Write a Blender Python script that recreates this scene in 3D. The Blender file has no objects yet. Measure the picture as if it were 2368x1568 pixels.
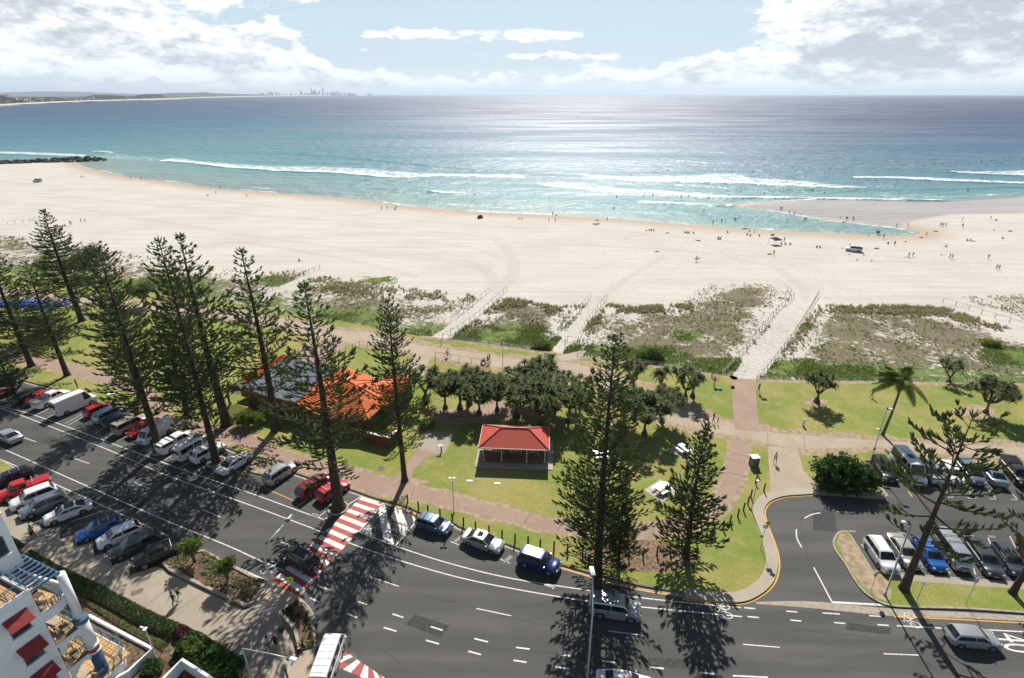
import bpy, bmesh, math, random
import numpy as np
from mathutils import Vector, Matrix, Euler
rad = math.radians
SC = bpy.context.scene
COL = SC.collection
# ------------------------------------------------------------------ camera
CAM_H, FPX, PITCH = 45.0, 1280.0, rad(23.85)
CX, CY = 1184.0, 784.0
cam_data = bpy.data.cameras.new('camera')
cam = bpy.data.objects.new('camera', cam_data)
COL.objects.link(cam)
cam.location = (0, 0, CAM_H)
cam.rotation_euler = (rad(90) - PITCH, 0, 0)
cam_data.sensor_width = 36.0
cam_data.lens = 36.0 * FPX / 2368.0
cam_data.clip_start = 0.5
cam_data.clip_end = 150000.0
SC.camera = cam
# ------------------------------------------------------------------ light
SUN_EL, SUN_AZ = rad(44.0), rad(7.0)          # azimuth measured from +Y towards +X
SKY_STRENGTH = 0.05
SUN_STRENGTH = 5.0
sun_data = bpy.data.lights.new('sun', 'SUN')
sun_data.energy = SUN_STRENGTH
sun_data.angle = rad(0.53)
sun_data.color = (1.0, 0.955, 0.89)
sun = bpy.data.objects.new('sun', sun_data)
COL.objects.link(sun)
_sd = Vector((math.sin(SUN_AZ) * math.cos(SUN_EL), math.cos(SUN_AZ) * math.cos(SUN_EL), math.sin(SUN_EL)))
sun.rotation_euler = (-_sd).to_track_quat('-Z', 'Y').to_euler()
sun.location = (20, 60, 120)
SC.view_settings.view_transform = 'Standard'
SC.view_settings.look = 'None'
SC.view_settings.exposure = 0.42
SC.view_settings.gamma = 1.0
SC.view_settings.use_curve_mapping = False
SC.cycles.max_bounces = 6
SC.cycles.diffuse_bounces = 2
SC.cycles.glossy_bounces = 3
SC.cycles.transmission_bounces = 3
SC.cycles.transparent_max_bounces = 6
SC.cycles.volume_bounces = 0
SC.cycles.sample_clamp_indirect = 6.0
SC.cycles.use_denoising = True
# ------------------------------------------------------------------ world: sky and clouds
world = bpy.data.worlds.new('World')
SC.world = world
world.use_nodes = True
wt = world.node_tree
wt.nodes.clear()
def N(tree, kind, **kw):
 n = tree.nodes.new(kind)
 for k, v in kw.items():
  setattr(n, k, v)
 return n
def L(tree, a, b):
 tree.links.new(a, b)
def setin(tree, sock, v):
 if hasattr(v, 'is_output') or isinstance(v, bpy.types.NodeSocket):
  tree.links.new(v, sock)
 else:
  sock.default_value = v
def mth(tree, op, a, b=0.0, c=None, clamp=False):
 n = tree.nodes.new('ShaderNodeMath')
 n.operation = op
 n.use_clamp = clamp
 setin(tree, n.inputs[0], a)
 setin(tree, n.inputs[1], b)
 if c is not None:
  setin(tree, n.inputs[2], c)
 return n.outputs[0]
def mixc(tree, fac, a, b, blend='MIX'):
 n = tree.nodes.new('ShaderNodeMix')
 n.data_type = 'RGBA'
 n.blend_type = blend
 setin(tree, n.inputs[0], fac)
 for i, v in ((6, a), (7, b)):
  if isinstance(v, (tuple, list)):
   v = (v[0], v[1], v[2], 1.0)
  setin(tree, n.inputs[i], v)
 return n.outputs[2]
def smooth(tree, v, lo, hi, t0=0.0, t1=1.0):
 n = tree.nodes.new('ShaderNodeMapRange')
 n.interpolation_type = 'SMOOTHSTEP'
 setin(tree, n.inputs[0], v)
 n.inputs[1].default_value = lo
 n.inputs[2].default_value = hi
 n.inputs[3].default_value = t0
 n.inputs[4].default_value = t1
 return n.outputs[0]
def noise(tree, vec, scale, detail=4.0, rough=0.55, dist=0.0, out=0):
 n = tree.nodes.new('ShaderNodeTexNoise')
 if vec is not None:
  tree.links.new(vec, n.inputs['Vector'])
 n.inputs['Scale'].default_value = scale
 n.inputs['Detail'].default_value = detail
 n.inputs['Roughness'].default_value = rough
 n.inputs['Distortion'].default_value = dist
 return n.outputs[out]
def build_world():
 t = wt
 sky = N(t, 'ShaderNodeTexSky')
 sky.sky_type = 'NISHITA'
 sky.sun_disc = False
 sky.sun_elevation = SUN_EL
 sky.sun_rotation = SUN_AZ
 sky.altitude = 10
 sky.air_density = 1.0
 sky.dust_density = 0.6
 sky.ozone_density = 1.2
 tc = N(t, 'ShaderNodeTexCoord')
 sep = N(t, 'ShaderNodeSeparateXYZ')
 L(t, tc.outputs['Generated'], sep.inputs[0])
 x, y, z = sep.outputs
 az = mth(t, 'ARCTAN2', x, y)
 el = mth(t, 'ARCSINE', z)
 mp = N(t, 'ShaderNodeMapping')
 mp.inputs['Scale'].default_value = (1.0, 1.0, 2.6)
 L(t, tc.outputs['Generated'], mp.inputs[0])
 v = mp.outputs[0]
 # soft cumulus masses where the photograph has them: azimuth, elevation, widths, amount
 def blob(a, e, sa, se, amp):
  da = mth(t, 'DIVIDE', mth(t, 'SUBTRACT', az, rad(a)), rad(sa))
  de = mth(t, 'DIVIDE', mth(t, 'SUBTRACT', el, rad(e)), rad(se))
  q = mth(t, 'ADD', mth(t, 'MULTIPLY', da, da), mth(t, 'MULTIPLY', de, de))
  return mth(t, 'MULTIPLY', mth(t, 'POWER', 2.718, mth(t, 'MULTIPLY', q, -1.0)), amp)
 acc = None
 for b in ((-38, 5.0, 13, 3.6, 0.36), (-24, 2.8, 9, 2.0, 0.30), (-12, 1.0, 16, 1.1, 0.27), (20, 1.8, 14, 1.9, 0.33), (34, 5.5, 12, 4.8, 0.46), (26, 7.0, 5, 2.0, .12), (39, 4.5, 9, 3.2, .16), (30, 3.0, 5, 1.8, .08),
    (-21, 7.2, 5, 1.1, 0.20), (-10, 4.9, 8, 0.55, 0.27), (3, 4.9, 6, 0.75, 0.30), (2, 3.2, 7, 0.45, 0.24),
    (-16, 5.0, 2.5, 2.0, -0.12), (13, 5.6, 8, 2.6, -0.22), (-14, 8.0, 5, 1.6, -0.1), (-55, 6, 16, 5, 0.3), (60, 6, 18, 6, 0.35)):
  s = blob(*b)
  acc = s if acc is None else mth(t, 'ADD', acc, s)
 n1 = noise(t, v, 19.0, 11.0, 0.60, 0.15)
 n2 = noise(t, v, 5.5, 4.0, 0.5)
 # outside the picture the same broken cloud goes on over the whole dome
 out_v = smooth(t, el, rad(9), rad(20), 0.0, -0.03)
 d = mth(t, 'ADD', mth(t, 'ADD', mth(t, 'MULTIPLY', n1, 0.86), mth(t, 'MULTIPLY', n2, 0.22)), mth(t, 'ADD', acc, out_v))
 dens = smooth(t, d, 0.67, 0.775)
 haze = smooth(t, el, rad(-0.5), rad(3.0), 0.75, 0.0)
 # grey undersides deep inside the masses
 mp2 = N(t, 'ShaderNodeMapping')
 mp2.inputs['Scale'].default_value = (1.0, 1.0, 2.6)
 mp2.inputs['Location'].default_value = (0.006, 0.0, 0.035)
 L(t, tc.outputs['Generated'], mp2.inputs[0])
 n3 = noise(t, mp2.outputs[0], 19.0, 9.0, 0.60, 0.15)
 puff = noise(t, v, 55.0, 7.0, 0.6)
 shade = mth(t, 'ADD', mth(t, 'ADD', mth(t, 'MULTIPLY', n3, 0.85), mth(t, 'MULTIPLY', puff, 0.32)), mth(t, 'MULTIPLY', acc, 0.50))
 grey = smooth(t, shade, 0.66, 0.94)
 k = 1.0 / SKY_STRENGTH
 white = (0.86 * k, 0.87 * k, 0.88 * k)
 dark = (0.42 * k, 0.455 * k, 0.51 * k)
 ccol = mixc(t, grey, white, dark)
 blue = mixc(t, smooth(t, el, rad(3), rad(28), 0.8, 0.0), sky.outputs[0], (0.49 * k, 0.61 * k, 0.71 * k))
 base = mixc(t, haze, blue, (0.69 * k, 0.74 * k, 0.785 * k))
 cl = mixc(t, dens, base, ccol)
 bg = N(t, 'ShaderNodeBackground')
 bg.inputs[1].default_value = SKY_STRENGTH
 L(t, cl, bg.inputs[0])
 o = N(t, 'ShaderNodeOutputWorld')
 L(t, bg.outputs[0], o.inputs[0])
build_world()
# ------------------------------------------------------------------ helpers
def ray(px, py):
 a, b = (px - CX) / FPX, (py - CY) / FPX
 cp, sp = math.cos(PITCH), math.sin(PITCH)
 return Vector((a, cp - b * sp, -sp - b * cp))
def G(px, py, z=0.0):
 """point of the horizontal plane z that the photograph shows at px, py (2368 x 1568 grid)"""
 r = ray(px, py)
 k = (z - CAM_H) / r.z
 return Vector((r.x * k, r.y * k, z))
def z_at(x, y, py):
 """height of the point above ground spot x, y that shows at image row py"""
 b = (py - CY) / FPX
 cp, sp = math.cos(PITCH), math.sin(PITCH)
 # (-(dy*sp + dz*cp)) / (dy*cp - dz*sp) = b
 dz = -y * (b * cp + sp) / (cp - b * sp)
 return CAM_H + dz
def project(p):
 cp, sp = math.cos(PITCH), math.sin(PITCH)
 dz = p[2] - CAM_H
 d = p[1] * cp - dz * sp
 return CX + FPX * p[0] / d, CY - FPX * (p[1] * sp + dz * cp) / d
class MB:
 def __init__(self):
  self.v, self.f, self.m = [], [], []
 def add(self, vs, fs, mi=0):
  o = len(self.v)
  self.v += [tuple(p) for p in vs]
  self.f += [tuple(i + o for i in f) for f in fs]
  self.m += [mi] * len(fs)
 def box(self, c, s, mi=0, rot=None):
  hx, hy, hz = s[0] / 2, s[1] / 2, s[2] / 2
  vs = [Vector((x, y, z)) for x in (-hx, hx) for y in (-hy, hy) for z in (-hz, hz)]
  if rot is not None:
   vs = [rot @ p for p in vs]
  vs = [p + Vector(c) for p in vs]
  self.add(vs, [(0, 1, 3, 2), (4, 6, 7, 5), (0, 4, 5, 1), (2, 3, 7, 6), (0, 2, 6, 4), (1, 5, 7, 3)], mi)
 def bar(self, a, b, w, h, mi=0):
  a, b = Vector(a), Vector(b)
  d = (b - a)
  l = d.length
  d.normalize()
  up = Vector((0, 0, 1)) if abs(d.z) < 0.95 else Vector((0, 1, 0))
  s = d.cross(up).normalized()
  u = s.cross(d)
  r = Matrix((d, s, u)).transposed()
  self.box((a + b) / 2, (l, w, h), mi, r)
 def tube(self, pts, rads, n=8, mi=0, cap=True):
  pts = [Vector(p) for p in pts]
  if not isinstance(rads, (list, tuple)):
   rads = [rads] * len(pts)
  o = len(self.v)
  prev = None
  for i, p in enumerate(pts):
   d = (pts[min(i + 1, len(pts) - 1)] - pts[max(i - 1, 0)]).normalized()
   if prev is None:
    up = Vector((0, 0, 1)) if abs(d.z) < 0.9 else Vector((1, 0, 0))
    s = d.cross(up).normalized()
   else:
    s = (prev - d * prev.dot(d)).normalized()
   prev = s
   u = d.cross(s)
   for k in range(n):
    a = 2 * math.pi * k / n
    self.v.append(tuple(p + (s * math.cos(a) + u * math.sin(a)) * rads[i]))
  for i in range(len(pts) - 1):
   for k in range(n):
    k2 = (k + 1) % n
    self.f.append((o + i * n + k, o + i * n + k2, o + (i + 1) * n + k2, o + (i + 1) * n + k))
    self.m.append(mi)
  if cap:
   self.f.append(tuple(o + k for k in range(n))[::-1]); self.m.append(mi)
   self.f.append(tuple(o + (len(pts) - 1) * n + k for k in range(n))); self.m.append(mi)
 def prism(self, poly, z0, z1, mi=0, mside=None, bottom=False):
  n = len(poly)
  a = sum(poly[i][0] * poly[(i + 1) % n][1] - poly[(i + 1) % n][0] * poly[i][1] for i in range(n))
  if a < 0:
   poly = poly[::-1]
  vs = [(p[0], p[1], z0) for p in poly] + [(p[0], p[1], z1) for p in poly]
  o = len(self.v)
  self.v += vs
  self.f.append(tuple(o + n + i for i in range(n))); self.m.append(mi)
  if bottom:
   self.f.append(tuple(o + i for i in range(n))[::-1]); self.m.append(mi)
  for i in range(n):
   j = (i + 1) % n
   self.f.append((o + i, o + j, o + n + j, o + n + i)); self.m.append(mi if mside is None else mside)
 def mesh(self, name, smooth_=False):
  me = bpy.data.meshes.new(name)
  me.from_pydata(self.v, [], self.f)
  me.polygons.foreach_set('material_index', self.m)
  if smooth_:
   me.polygons.foreach_set('use_smooth', [True] * len(self.f))
  me.update()
  return me
def mk(name, me, mats=(), parent=None, loc=None, rz=0.0):
 """link one mesh as one object"""
 if isinstance(me, MB):
  me = me.mesh(name)
 o = bpy.data.objects.new(name, me)
 COL.objects.link(o)
 if mats:
  if not isinstance(mats, (list, tuple)):
   mats = [mats]
  if len(me.materials) == 0:
   for m_ in mats:
    me.materials.append(m_)
 if parent is not None:
  o.parent = parent
 if loc is not None:
  o.location = loc
 if rz:
  o.rotation_euler = (0, 0, rz)
 return o
def tag(o, label=None, cat=None, group=None, kind=None):
 if label:
  o['label'] = label
 if cat:
  o['category'] = cat
 if group:
  o['group'] = group
 if kind:
  o['kind'] = kind
 return o
def empty(name, loc=(0, 0, 0), rz=0.0, label=None, cat=None, group=None):
 o = bpy.data.objects.new(name, None)
 o.empty_display_size = 0.3
 COL.objects.link(o)
 o.location = loc
 o.rotation_euler = (0, 0, rz)
 return tag(o, label, cat, group)
def copy_thing(src, loc, rz=0.0, label=None, group=None, scale=None):
 c = src.copy()
 COL.objects.link(c)
 c.location = loc
 c.rotation_euler = (0, 0, rz)
 if scale is not None:
  c.scale = scale if isinstance(scale, (tuple, list, Vector)) else (scale,) * 3
 if label:
  c['label'] = label
 if group:
  c['group'] = group
 for ch in src.children:
  d = ch.copy()
  COL.objects.link(d)
  d.parent = c
  for g in ch.children:
   e = g.copy()
   COL.objects.link(e)
   e.parent = d
 return c
def spline(pts, per=6, closed=False):
 """Catmull-Rom through 2-D/3-D points"""
 P = [Vector(p) for p in pts]
 n = len(P)
 out = []
 rng = range(n) if closed else range(n - 1)
 for i in rng:
  if closed:
   p0, p1, p2, p3 = P[(i - 1) % n], P[i], P[(i + 1) % n], P[(i + 2) % n]
  else:
   p0, p1, p2, p3 = P[max(i - 1, 0)], P[i], P[i + 1], P[min(i + 2, n - 1)]
  for k in range(per):
   u = k / per
   out.append(0.5 * ((2 * p1) + (p2 - p0) * u + (2 * p0 - 5 * p1 + 4 * p2 - p3) * u * u + (3 * p1 - p0 - 3 * p2 + p3) * u ** 3))
 if not closed:
  out.append(P[-1])
 return out
def GP(pts, z=0.0):
 return [G(x, y, z) for x, y in pts]
def offset_line(path, off):
 res = []
 for i, p in enumerate(path):
  a, b = path[max(i - 1, 0)], path[min(i + 1, len(path) - 1)]
  d = Vector((b[0] - a[0], b[1] - a[1]))
  if d.length < 1e-6:
   d = Vector((1, 0))
  d.normalize()
  res.append(Vector((p[0] - d.y * off, p[1] + d.x * off)))
 return res
def ribbon(mb, path, w0, w1, z, mi=0):
 a, b = offset_line(path, w0), offset_line(path, w1)
 n = len(path)
 vs = [(p.x, p.y, z) for p in a] + [(p.x, p.y, z) for p in b]
 fs = [(i, i + 1, n + i + 1, n + i) for i in range(n - 1)]
 mb.add(vs, [f[::-1] for f in fs] if w1 < w0 else fs, mi)
def kerb(mb, path, w0, w1, z0, z1, mi=0):
 a, b = offset_line(path, w0), offset_line(path, w1)
 n = len(path)
 vs = [(p.x, p.y, z0) for p in a] + [(p.x, p.y, z1) for p in a] + [(p.x, p.y, z1) for p in b] + [(p.x, p.y, z0) for p in b]
 fs = []
 for i in range(n - 1):
  for r in range(3):
   q = (r * n + i, r * n + i + 1, (r + 1) * n + i + 1, (r + 1) * n + i)
   fs.append(q if w1 > w0 else q[::-1])
 mb.add(vs, fs, mi)
def flat(name, poly, z, mat_, kind='structure'):
 bm = bmesh.new()
 vs = [bm.verts.new((p[0], p[1], z)) for p in poly]
 es = [bm.edges.new((vs[i], vs[(i + 1) % len(vs)])) for i in range(len(vs))]
 bmesh.ops.triangle_fill(bm, use_beauty=True, edges=es)
 for f in bm.faces:
  if f.normal.z < 0:
   f.normal_flip()
 me = bpy.data.meshes.new(name)
 bm.to_mesh(me)
 bm.free()
 o = mk(name, me, mat_)
 if kind:
  o['kind'] = kind
 return o
# ------------------------------------------------------------------ materials
def newmat(name):
 m_ = bpy.data.materials.new(name)
 m_.use_nodes = True
 t = m_.node_tree
 b = t.nodes['Principled BSDF']
 return m_, t, b
def coords(t, kind='Object'):
 n = t.nodes.new('ShaderNodeTexCoord')
 return n.outputs[kind]
def worldpos(t):
 return t.nodes.new('ShaderNodeNewGeometry').outputs['Position']
def mat(name, col, rough=0.6, var=0.12, scale=6.0, metal=0.0, spec=0.5, bump=0.0, coat=0.0, detail=4.0, world_=False, two=None):
 """procedural surface: colour broken by noise, optional relief"""
 m_, t, b = newmat(name)
 v = worldpos(t) if world_ else coords(t)
 n = noise(t, v, scale, detail, 0.6)
 f = smooth(t, n, 0.32, 0.68)
 c0 = tuple(max(0.0, c * (1 - var)) for c in col)
 c1 = two if two else tuple(min(1.0, c * (1 + var)) for c in col)
 L(t, mixc(t, f, c0, c1), b.inputs['Base Color'])
 b.inputs['Roughness'].default_value = rough
 b.inputs['Metallic'].default_value = metal
 b.inputs['Specular IOR Level'].default_value = spec
 if coat:
  b.inputs['Coat Weight'].default_value = coat
  b.inputs['Coat Roughness'].default_value = 0.08
 if bump:
  bp = t.nodes.new('ShaderNodeBump')
  bp.inputs['Strength'].default_value = bump
  bp.inputs['Distance'].default_value = 0.02
  L(t, noise(t, v, scale * 5, 3.0, 0.6), bp.inputs['Height'])
  L(t, bp.outputs[0], b.inputs['Normal'])
 return m_
# ================================================================== terrain, beach, sea
SEA_Z = -1.6
rng = np.random.default_rng(7)
def sdf_poly(P, poly):
 """signed distance of points P (n,2) to polygon: positive inside"""
 poly = np.asarray([(p[0], p[1]) for p in poly], float)
 x, y = P[:, 0], P[:, 1]
 best = np.full(len(P), 1e18)
 inside = np.zeros(len(P), bool)
 n = len(poly)
 for i in range(n):
  a, b = poly[i], poly[(i + 1) % n]
  e = b - a
  wx, wy = x - a[0], y - a[1]
  tt = np.clip((wx * e[0] + wy * e[1]) / max(e @ e, 1e-9), 0, 1)
  dx, dy = wx - e[0] * tt, wy - e[1] * tt
  best = np.minimum(best, dx * dx + dy * dy)
  c = ((a[1] > y) != (b[1] > y))
  if abs(e[1]) > 1e-12:
   xi = a[0] + (y - a[1]) / e[1] * e[0]
   inside ^= c & (x < xi)
 d = np.sqrt(best)
 return np.where(inside, d, -d)
def dist_line(P, line):
 line = np.asarray([(p[0], p[1]) for p in line], float)
 best = np.full(len(P), 1e18)
 for i in range(len(line) - 1):
  a, b = line[i], line[i + 1]
  e = b - a
  wx, wy = P[:, 0] - a[0], P[:, 1] - a[1]
  tt = np.clip((wx * e[0] + wy * e[1]) / max(e @ e, 1e-9), 0, 1)
  best = np.minimum(best, (wx - e[0] * tt) ** 2 + (wy - e[1] * tt) ** 2)
 return np.sqrt(best)
def sstep(v, a, b):
 t_ = np.clip((v - a) / (b - a), 0, 1)
 return t_ * t_ * (3 - 2 * t_)
_tab = rng.random((256, 256))
def vnoise(x, y):
 xi, yi = np.floor(x).astype(int), np.floor(y).astype(int)
 fx, fy = x - xi, y - yi
 fx, fy = fx * fx * (3 - 2 * fx), fy * fy * (3 - 2 * fy)
 g = lambda i, j: _tab[i % 256, j % 256]
 return (g(xi, yi) * (1 - fx) + g(xi + 1, yi) * fx) * (1 - fy) + (g(xi, yi + 1) * (1 - fx) + g(xi + 1, yi + 1) * fx) * fy
def fbm(x, y, o=4):
 s, a, tot = 0, 1.0, 0
 for k in range(o):
  s = s + a * vnoise(x * 2 ** k + 17.3 * k, y * 2 ** k + 9.1 * k)
  tot += a
  a *= 0.5
 return s / tot
SHORE_PX = [(-420, 392), (0, 377), (160, 373), (200, 384), (240, 397), (300, 409), (400, 421), (480, 433), (600, 443), (740, 453), (860, 465), (950, 477),
   (1100, 489), (1250, 496), (1400, 504), (1500, 511), (1579, 517), (1746, 530), (1913, 538), (2047, 544), (2120, 539), (2080, 527),
   (2013, 519), (1913, 508), (1813, 490), (1713, 478), (1690, 474), (1740, 469), (1800, 466), (1913, 461), (2013, 463), (2181, 466), (2368, 455), (2700, 432)]
_sh = spline(GP(SHORE_PX, SEA_Z), 4)
SHORE = [(p.x, p.y) for p in _sh] + [(900, _sh[-1].y), (900, 20), (-900, 20), (-900, _sh[0].y)]
FENCE_PX = [(-300, 600), (0, 628), (300, 664), (592, 706), (800, 742), (975, 776), (1130, 796), (1247, 811), (1335, 822), (1425, 833), (1625, 861), (1700, 872), (1776, 878), (2368, 887), (2800, 892)]
FENCE_W = [G(x, y, 0.12) for x, y in FENCE_PX]
_fx = np.array([p.x for p in FENCE_W]); _fy = np.array([p.y for p in FENCE_W])
def terrain_z(X, Y):
 X, Y = np.atleast_1d(np.asarray(X, float)), np.atleast_1d(np.asarray(Y, float))
 d = sdf_poly(np.stack([X, Y], 1), SHORE)
 t_ = Y - np.interp(X, _fx, _fy)
 dune = 0.10 + sstep(t_, 1, 26) * (0.75 + 0.5 * fbm(X * 0.09, Y * 0.09, 3)) * (1 - 0.55 * sstep(t_, 30, 62))
 dune += (sstep(t_, 4, 12) * (1 - sstep(t_, 30, 48))) * 0.35 * (fbm(X * 0.35, Y * 0.35, 3) - 0.5)
 beach = SEA_Z + np.where(d > 0, 0.0175 * d, 0.03 * d)
 beach += np.clip(d / 60, 0, 1) * 0.22 * (fbm(X * 0.05, Y * 0.12, 3) - 0.5)
 k = 0.25
 h = np.clip(0.5 + 0.5 * (beach - dune) / k, 0, 1)
 z = beach * (1 - h) + dune * h - k * h * (1 - h)
 return np.maximum(np.where(t_ < 1, np.minimum(z, 0.10), z), -6.0)
def T(px, py):
 """terrain point seen at px, py"""
 r = ray(px, py)
 z = 0.1
 p = None
 for _ in range(12):
  k = (z - CAM_H) / r.z
  p = Vector((r.x * k, r.y * k, z))
  z = 0.5 * z + 0.5 * float(terrain_z(p.x, p.y)[0])
 return Vector((p.x, p.y, float(terrain_z(p.x, p.y)[0])))
PATH_POLY_PX = {
 'a': [(590, 690), (700, 640), (738, 622), (745, 628), (640, 682), (600, 704)],
 'b': [(978, 800), (1000, 779), (1060, 740), (1135, 675), (1172, 676), (1110, 730), (1055, 770), (1022, 806)],
 'c': [(1262, 833), (1300, 782), (1345, 725), (1370, 690), (1405, 692), (1385, 720), (1345, 765), (1315, 795), (1288, 833)],
 'd': [(1690, 876), (1735, 815), (1790, 745), (1832, 690), (1900, 682), (1875, 720), (1830, 780), (1785, 840), (1755, 880)],
}
VEG_PX = [
 ([(-250, 560), (0, 545), (60, 540), (140, 570), (250, 585), (400, 612), (560, 632), (690, 628), (720, 634), (600, 686), (470, 712), (300, 700), (0, 660), (-250, 640)], 0.62),
 ([(592, 712), (660, 680), (740, 645), (830, 656), (930, 676), (1030, 690), (1100, 690), (1130, 684), (1050, 742), (975, 780), (800, 748)], 0.68),
 ([(1018, 786), (1110, 732), (1172, 688), (1230, 700), (1300, 716), (1362, 705), (1310, 770), (1258, 816), (1130, 800)], 0.80),
 ([(1320, 826), (1352, 764), (1400, 706), (1470, 716), (1555, 712), (1590, 690), (1650, 660), (1760, 655), (1826, 676), (1822, 700), (1760, 780), (1690, 868), (1625, 866), (1425, 838)], 0.78),
 ([(1748, 886), (1800, 828), (1862, 745), (1894, 716), (2010, 712), (2180, 720), (2270, 748), (2368, 778), (2700, 850), (2700, 898), (2368, 892)], 0.76),
 ([(2220, 690), (2300, 684), (2368, 680), (2700, 700), (2700, 790), (2368, 745)], 0.45),
]
GREEN_PX = [(830, 640, 1000, 662, 1), ]
GREEN_BLOBS = [(876, 649, 46, 9), (1200, 775, 120, 26), (1060, 790, 60, 14), (1600, 776, 40, 12), (1480, 820, 150, 22), (1650, 845, 80, 18), (1862, 755, 22, 9), (1830, 850, 70, 22),
    (1925, 862, 110, 18), (2330, 822, 60, 22), (2290, 790, 26, 9), (940, 770, 60, 10), (380, 655, 120, 20), (640, 650, 50, 12), (820, 735, 120, 10), (1330, 815, 50, 16)]
TRACKS_PX = [[(1140, 672), (1175, 640), (1178, 600), (1150, 560), (1120, 545)], [(1152, 676), (1190, 640), (1190, 600), (1165, 560), (1130, 540)],
    [(1145, 668), (1120, 630), (1060, 610), (960, 600), (860, 592)], [(1150, 664), (1128, 624), (1070, 604), (980, 596), (790, 580)],
    [(1385, 694), (1420, 665), (1470, 630), (1530, 596)], [(790, 520), (900, 528), (1050, 540), (1140, 552)], [(400, 480), (700, 505), (900, 520)], [(0, 440), (300, 468), (640, 505)], [(100, 470), (420, 520), (800, 575), (1000, 590)], [(0, 420), (250, 440), (560, 470), (900, 505), (1250, 530)], [(1300, 520), (1700, 560), (2100, 580), (2368, 575)], [(1180, 560), (1500, 575), (1900, 600), (2368, 610)], [(1000, 560), (1100, 575), (1160, 600)], [(560, 560), (800, 600), (960, 640)],
    [(1860, 690), (1850, 660), (1790, 620), (1700, 600)]]
def build_terrain():
 ys = [74.0]
 while ys[-1] < 520:
  ys.append(ys[-1] + max(0.55, ys[-1] ** 2 / (FPX * 45) * 0.9))
 ys = np.array(ys)
 nx = 620
 u = np.linspace(-1.22, 1.22, nx)
 Y, U = np.meshgrid(ys, u, indexing='ij')
 X = U * (Y + 25)
 x, y = X.ravel(), Y.ravel()
 z = terrain_z(x, y)
 z = np.minimum(z, np.where(y < 78, 0.08, 99))
 n0, n1 = len(ys), nx
 idx = np.arange(n0 * n1).reshape(n0, n1)
 q = np.stack([idx[:-1, :-1], idx[:-1, 1:], idx[1:, 1:], idx[1:, :-1]], -1).reshape(-1, 4)
 me = bpy.data.meshes.new('beach_sand')
 me.vertices.add(len(x))
 me.vertices.foreach_set('co', np.stack([x, y, z], 1).ravel())
 me.loops.add(q.size)
 me.loops.foreach_set('vertex_index', q.ravel())
 me.polygons.add(len(q))
 me.polygons.foreach_set('loop_start', np.arange(len(q)) * 4)
 me.polygons.foreach_set('loop_total', np.full(len(q), 4))
 me.polygons.foreach_set('use_smooth', np.ones(len(q), bool))
 me.update()
 P = np.stack([x, y], 1)
 d = sdf_poly(P, SHORE)
 veg = np.zeros(len(x))
 wob = (fbm(x * 0.16, y * 0.16, 4) - 0.5) * 9
 for poly, amt in VEG_PX:
  s = sdf_poly(P, [T(a, b) for a, b in poly])
  veg = np.maximum(veg, amt * sstep(s + wob, -4.0, 8.0))
 path = np.zeros(len(x))
 for poly in PATH_POLY_PX.values():
  s = sdf_poly(P, [T(a, b) for a, b in poly])
  path = np.maximum(path, sstep(s, -0.4, 0.4))
 veg *= 1 - path
 gr = np.zeros(len(x))
 for (a, b, rx, ry) in GREEN_BLOBS:
  c, e, f = T(a, b), T(a + rx, b), T(a, b - ry)
  q2 = ((x - c.x) / (e.x - c.x)) ** 2 + ((y - c.y) / (f.y - c.y)) ** 2
  gr = np.maximum(gr, 1 - sstep(np.sqrt(q2) + (fbm(x * 0.3, y * 0.3, 3) - 0.5) * 1.3, 0.55, 1.15))
 t_ = y - np.interp(x, _fx, _fy)
 gr = np.maximum(gr, 0.78 * sstep(t_, -2, 1) * (1 - sstep(t_ + (fbm(x * .12, y * .12, 3) - .5) * 14, 3, 15)))
 gr = np.maximum(gr, 0.42 * veg * sstep(fbm(x * .06 + 9, y * .06, 3), .42, .62))
 gr *= 1 - path
 wet = np.exp(-np.clip(d - 3, 0, None) / 9.0)
 bar = sdf_poly(P, [G(a, b, SEA_Z) for a, b in [(1640, 488), (1740, 470), (1913, 459), (2368, 452), (2700, 430), (2700, 486), (2368, 496), (2200, 500), (2120, 512), (2085, 527), (1913, 506)]])
 film = sstep(bar, -3, 4)
 wet = np.maximum(wet, film)
 tr = np.zeros(len(x))
 for ln in TRACKS_PX:
  dl = dist_line(P, spline([T(a, b) for a, b in ln], 5))
  tr = np.maximum(tr, 1 - sstep(np.abs(dl - 0.45), 0.25, 1.1))
 trod = np.zeros(len(x))
 for (a, b, rx, ry, am) in ((1560, 560, 260, 40, 0.8), (1900, 560, 500, 30, 0.5), (1300, 560, 120, 30, 0.4), (230, 520, 180, 14, 0.5), (2100, 590, 300, 40, 0.4), (1850, 640, 90, 60, 0.6), (1430, 640, 90, 40, 0.5)):
  c, e, f = T(a, b), T(a + rx, b), T(a, b - ry)
  trod = np.maximum(trod, am * np.exp(-(((x - c.x) / (e.x - c.x)) ** 2 + ((y - c.y) / (f.y - c.y)) ** 2)))
 for nm, arr in (('veg', veg), ('green', gr), ('wet', wet), ('film', film), ('track', tr), ('trod', np.maximum(trod, path * 0.9))):
  at = me.attributes.new(nm, 'FLOAT', 'POINT')
  at.data.foreach_set('value', arr.astype(np.float32))
 # material
 m_, t, b = newmat('sand')
 pos = worldpos(t)
 A = lambda nm: N(t, 'ShaderNodeAttribute', attribute_name=nm).outputs['Fac']
 big = noise(t, pos, 0.045, 5, 0.6)
 mid = noise(t, pos, 0.6, 5, 0.65)
 fine = noise(t, pos, 3.5, 3, 0.6)
 mp = N(t, 'ShaderNodeMapping'); mp.inputs['Scale'].default_value = (0.035, 0.55, 1); mp.inputs['Rotation'].default_value = (0, 0, rad(6))
 L(t, pos, mp.inputs[0])
 rake = noise(t, mp.outputs[0], 1.0, 5, 0.6)
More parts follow.
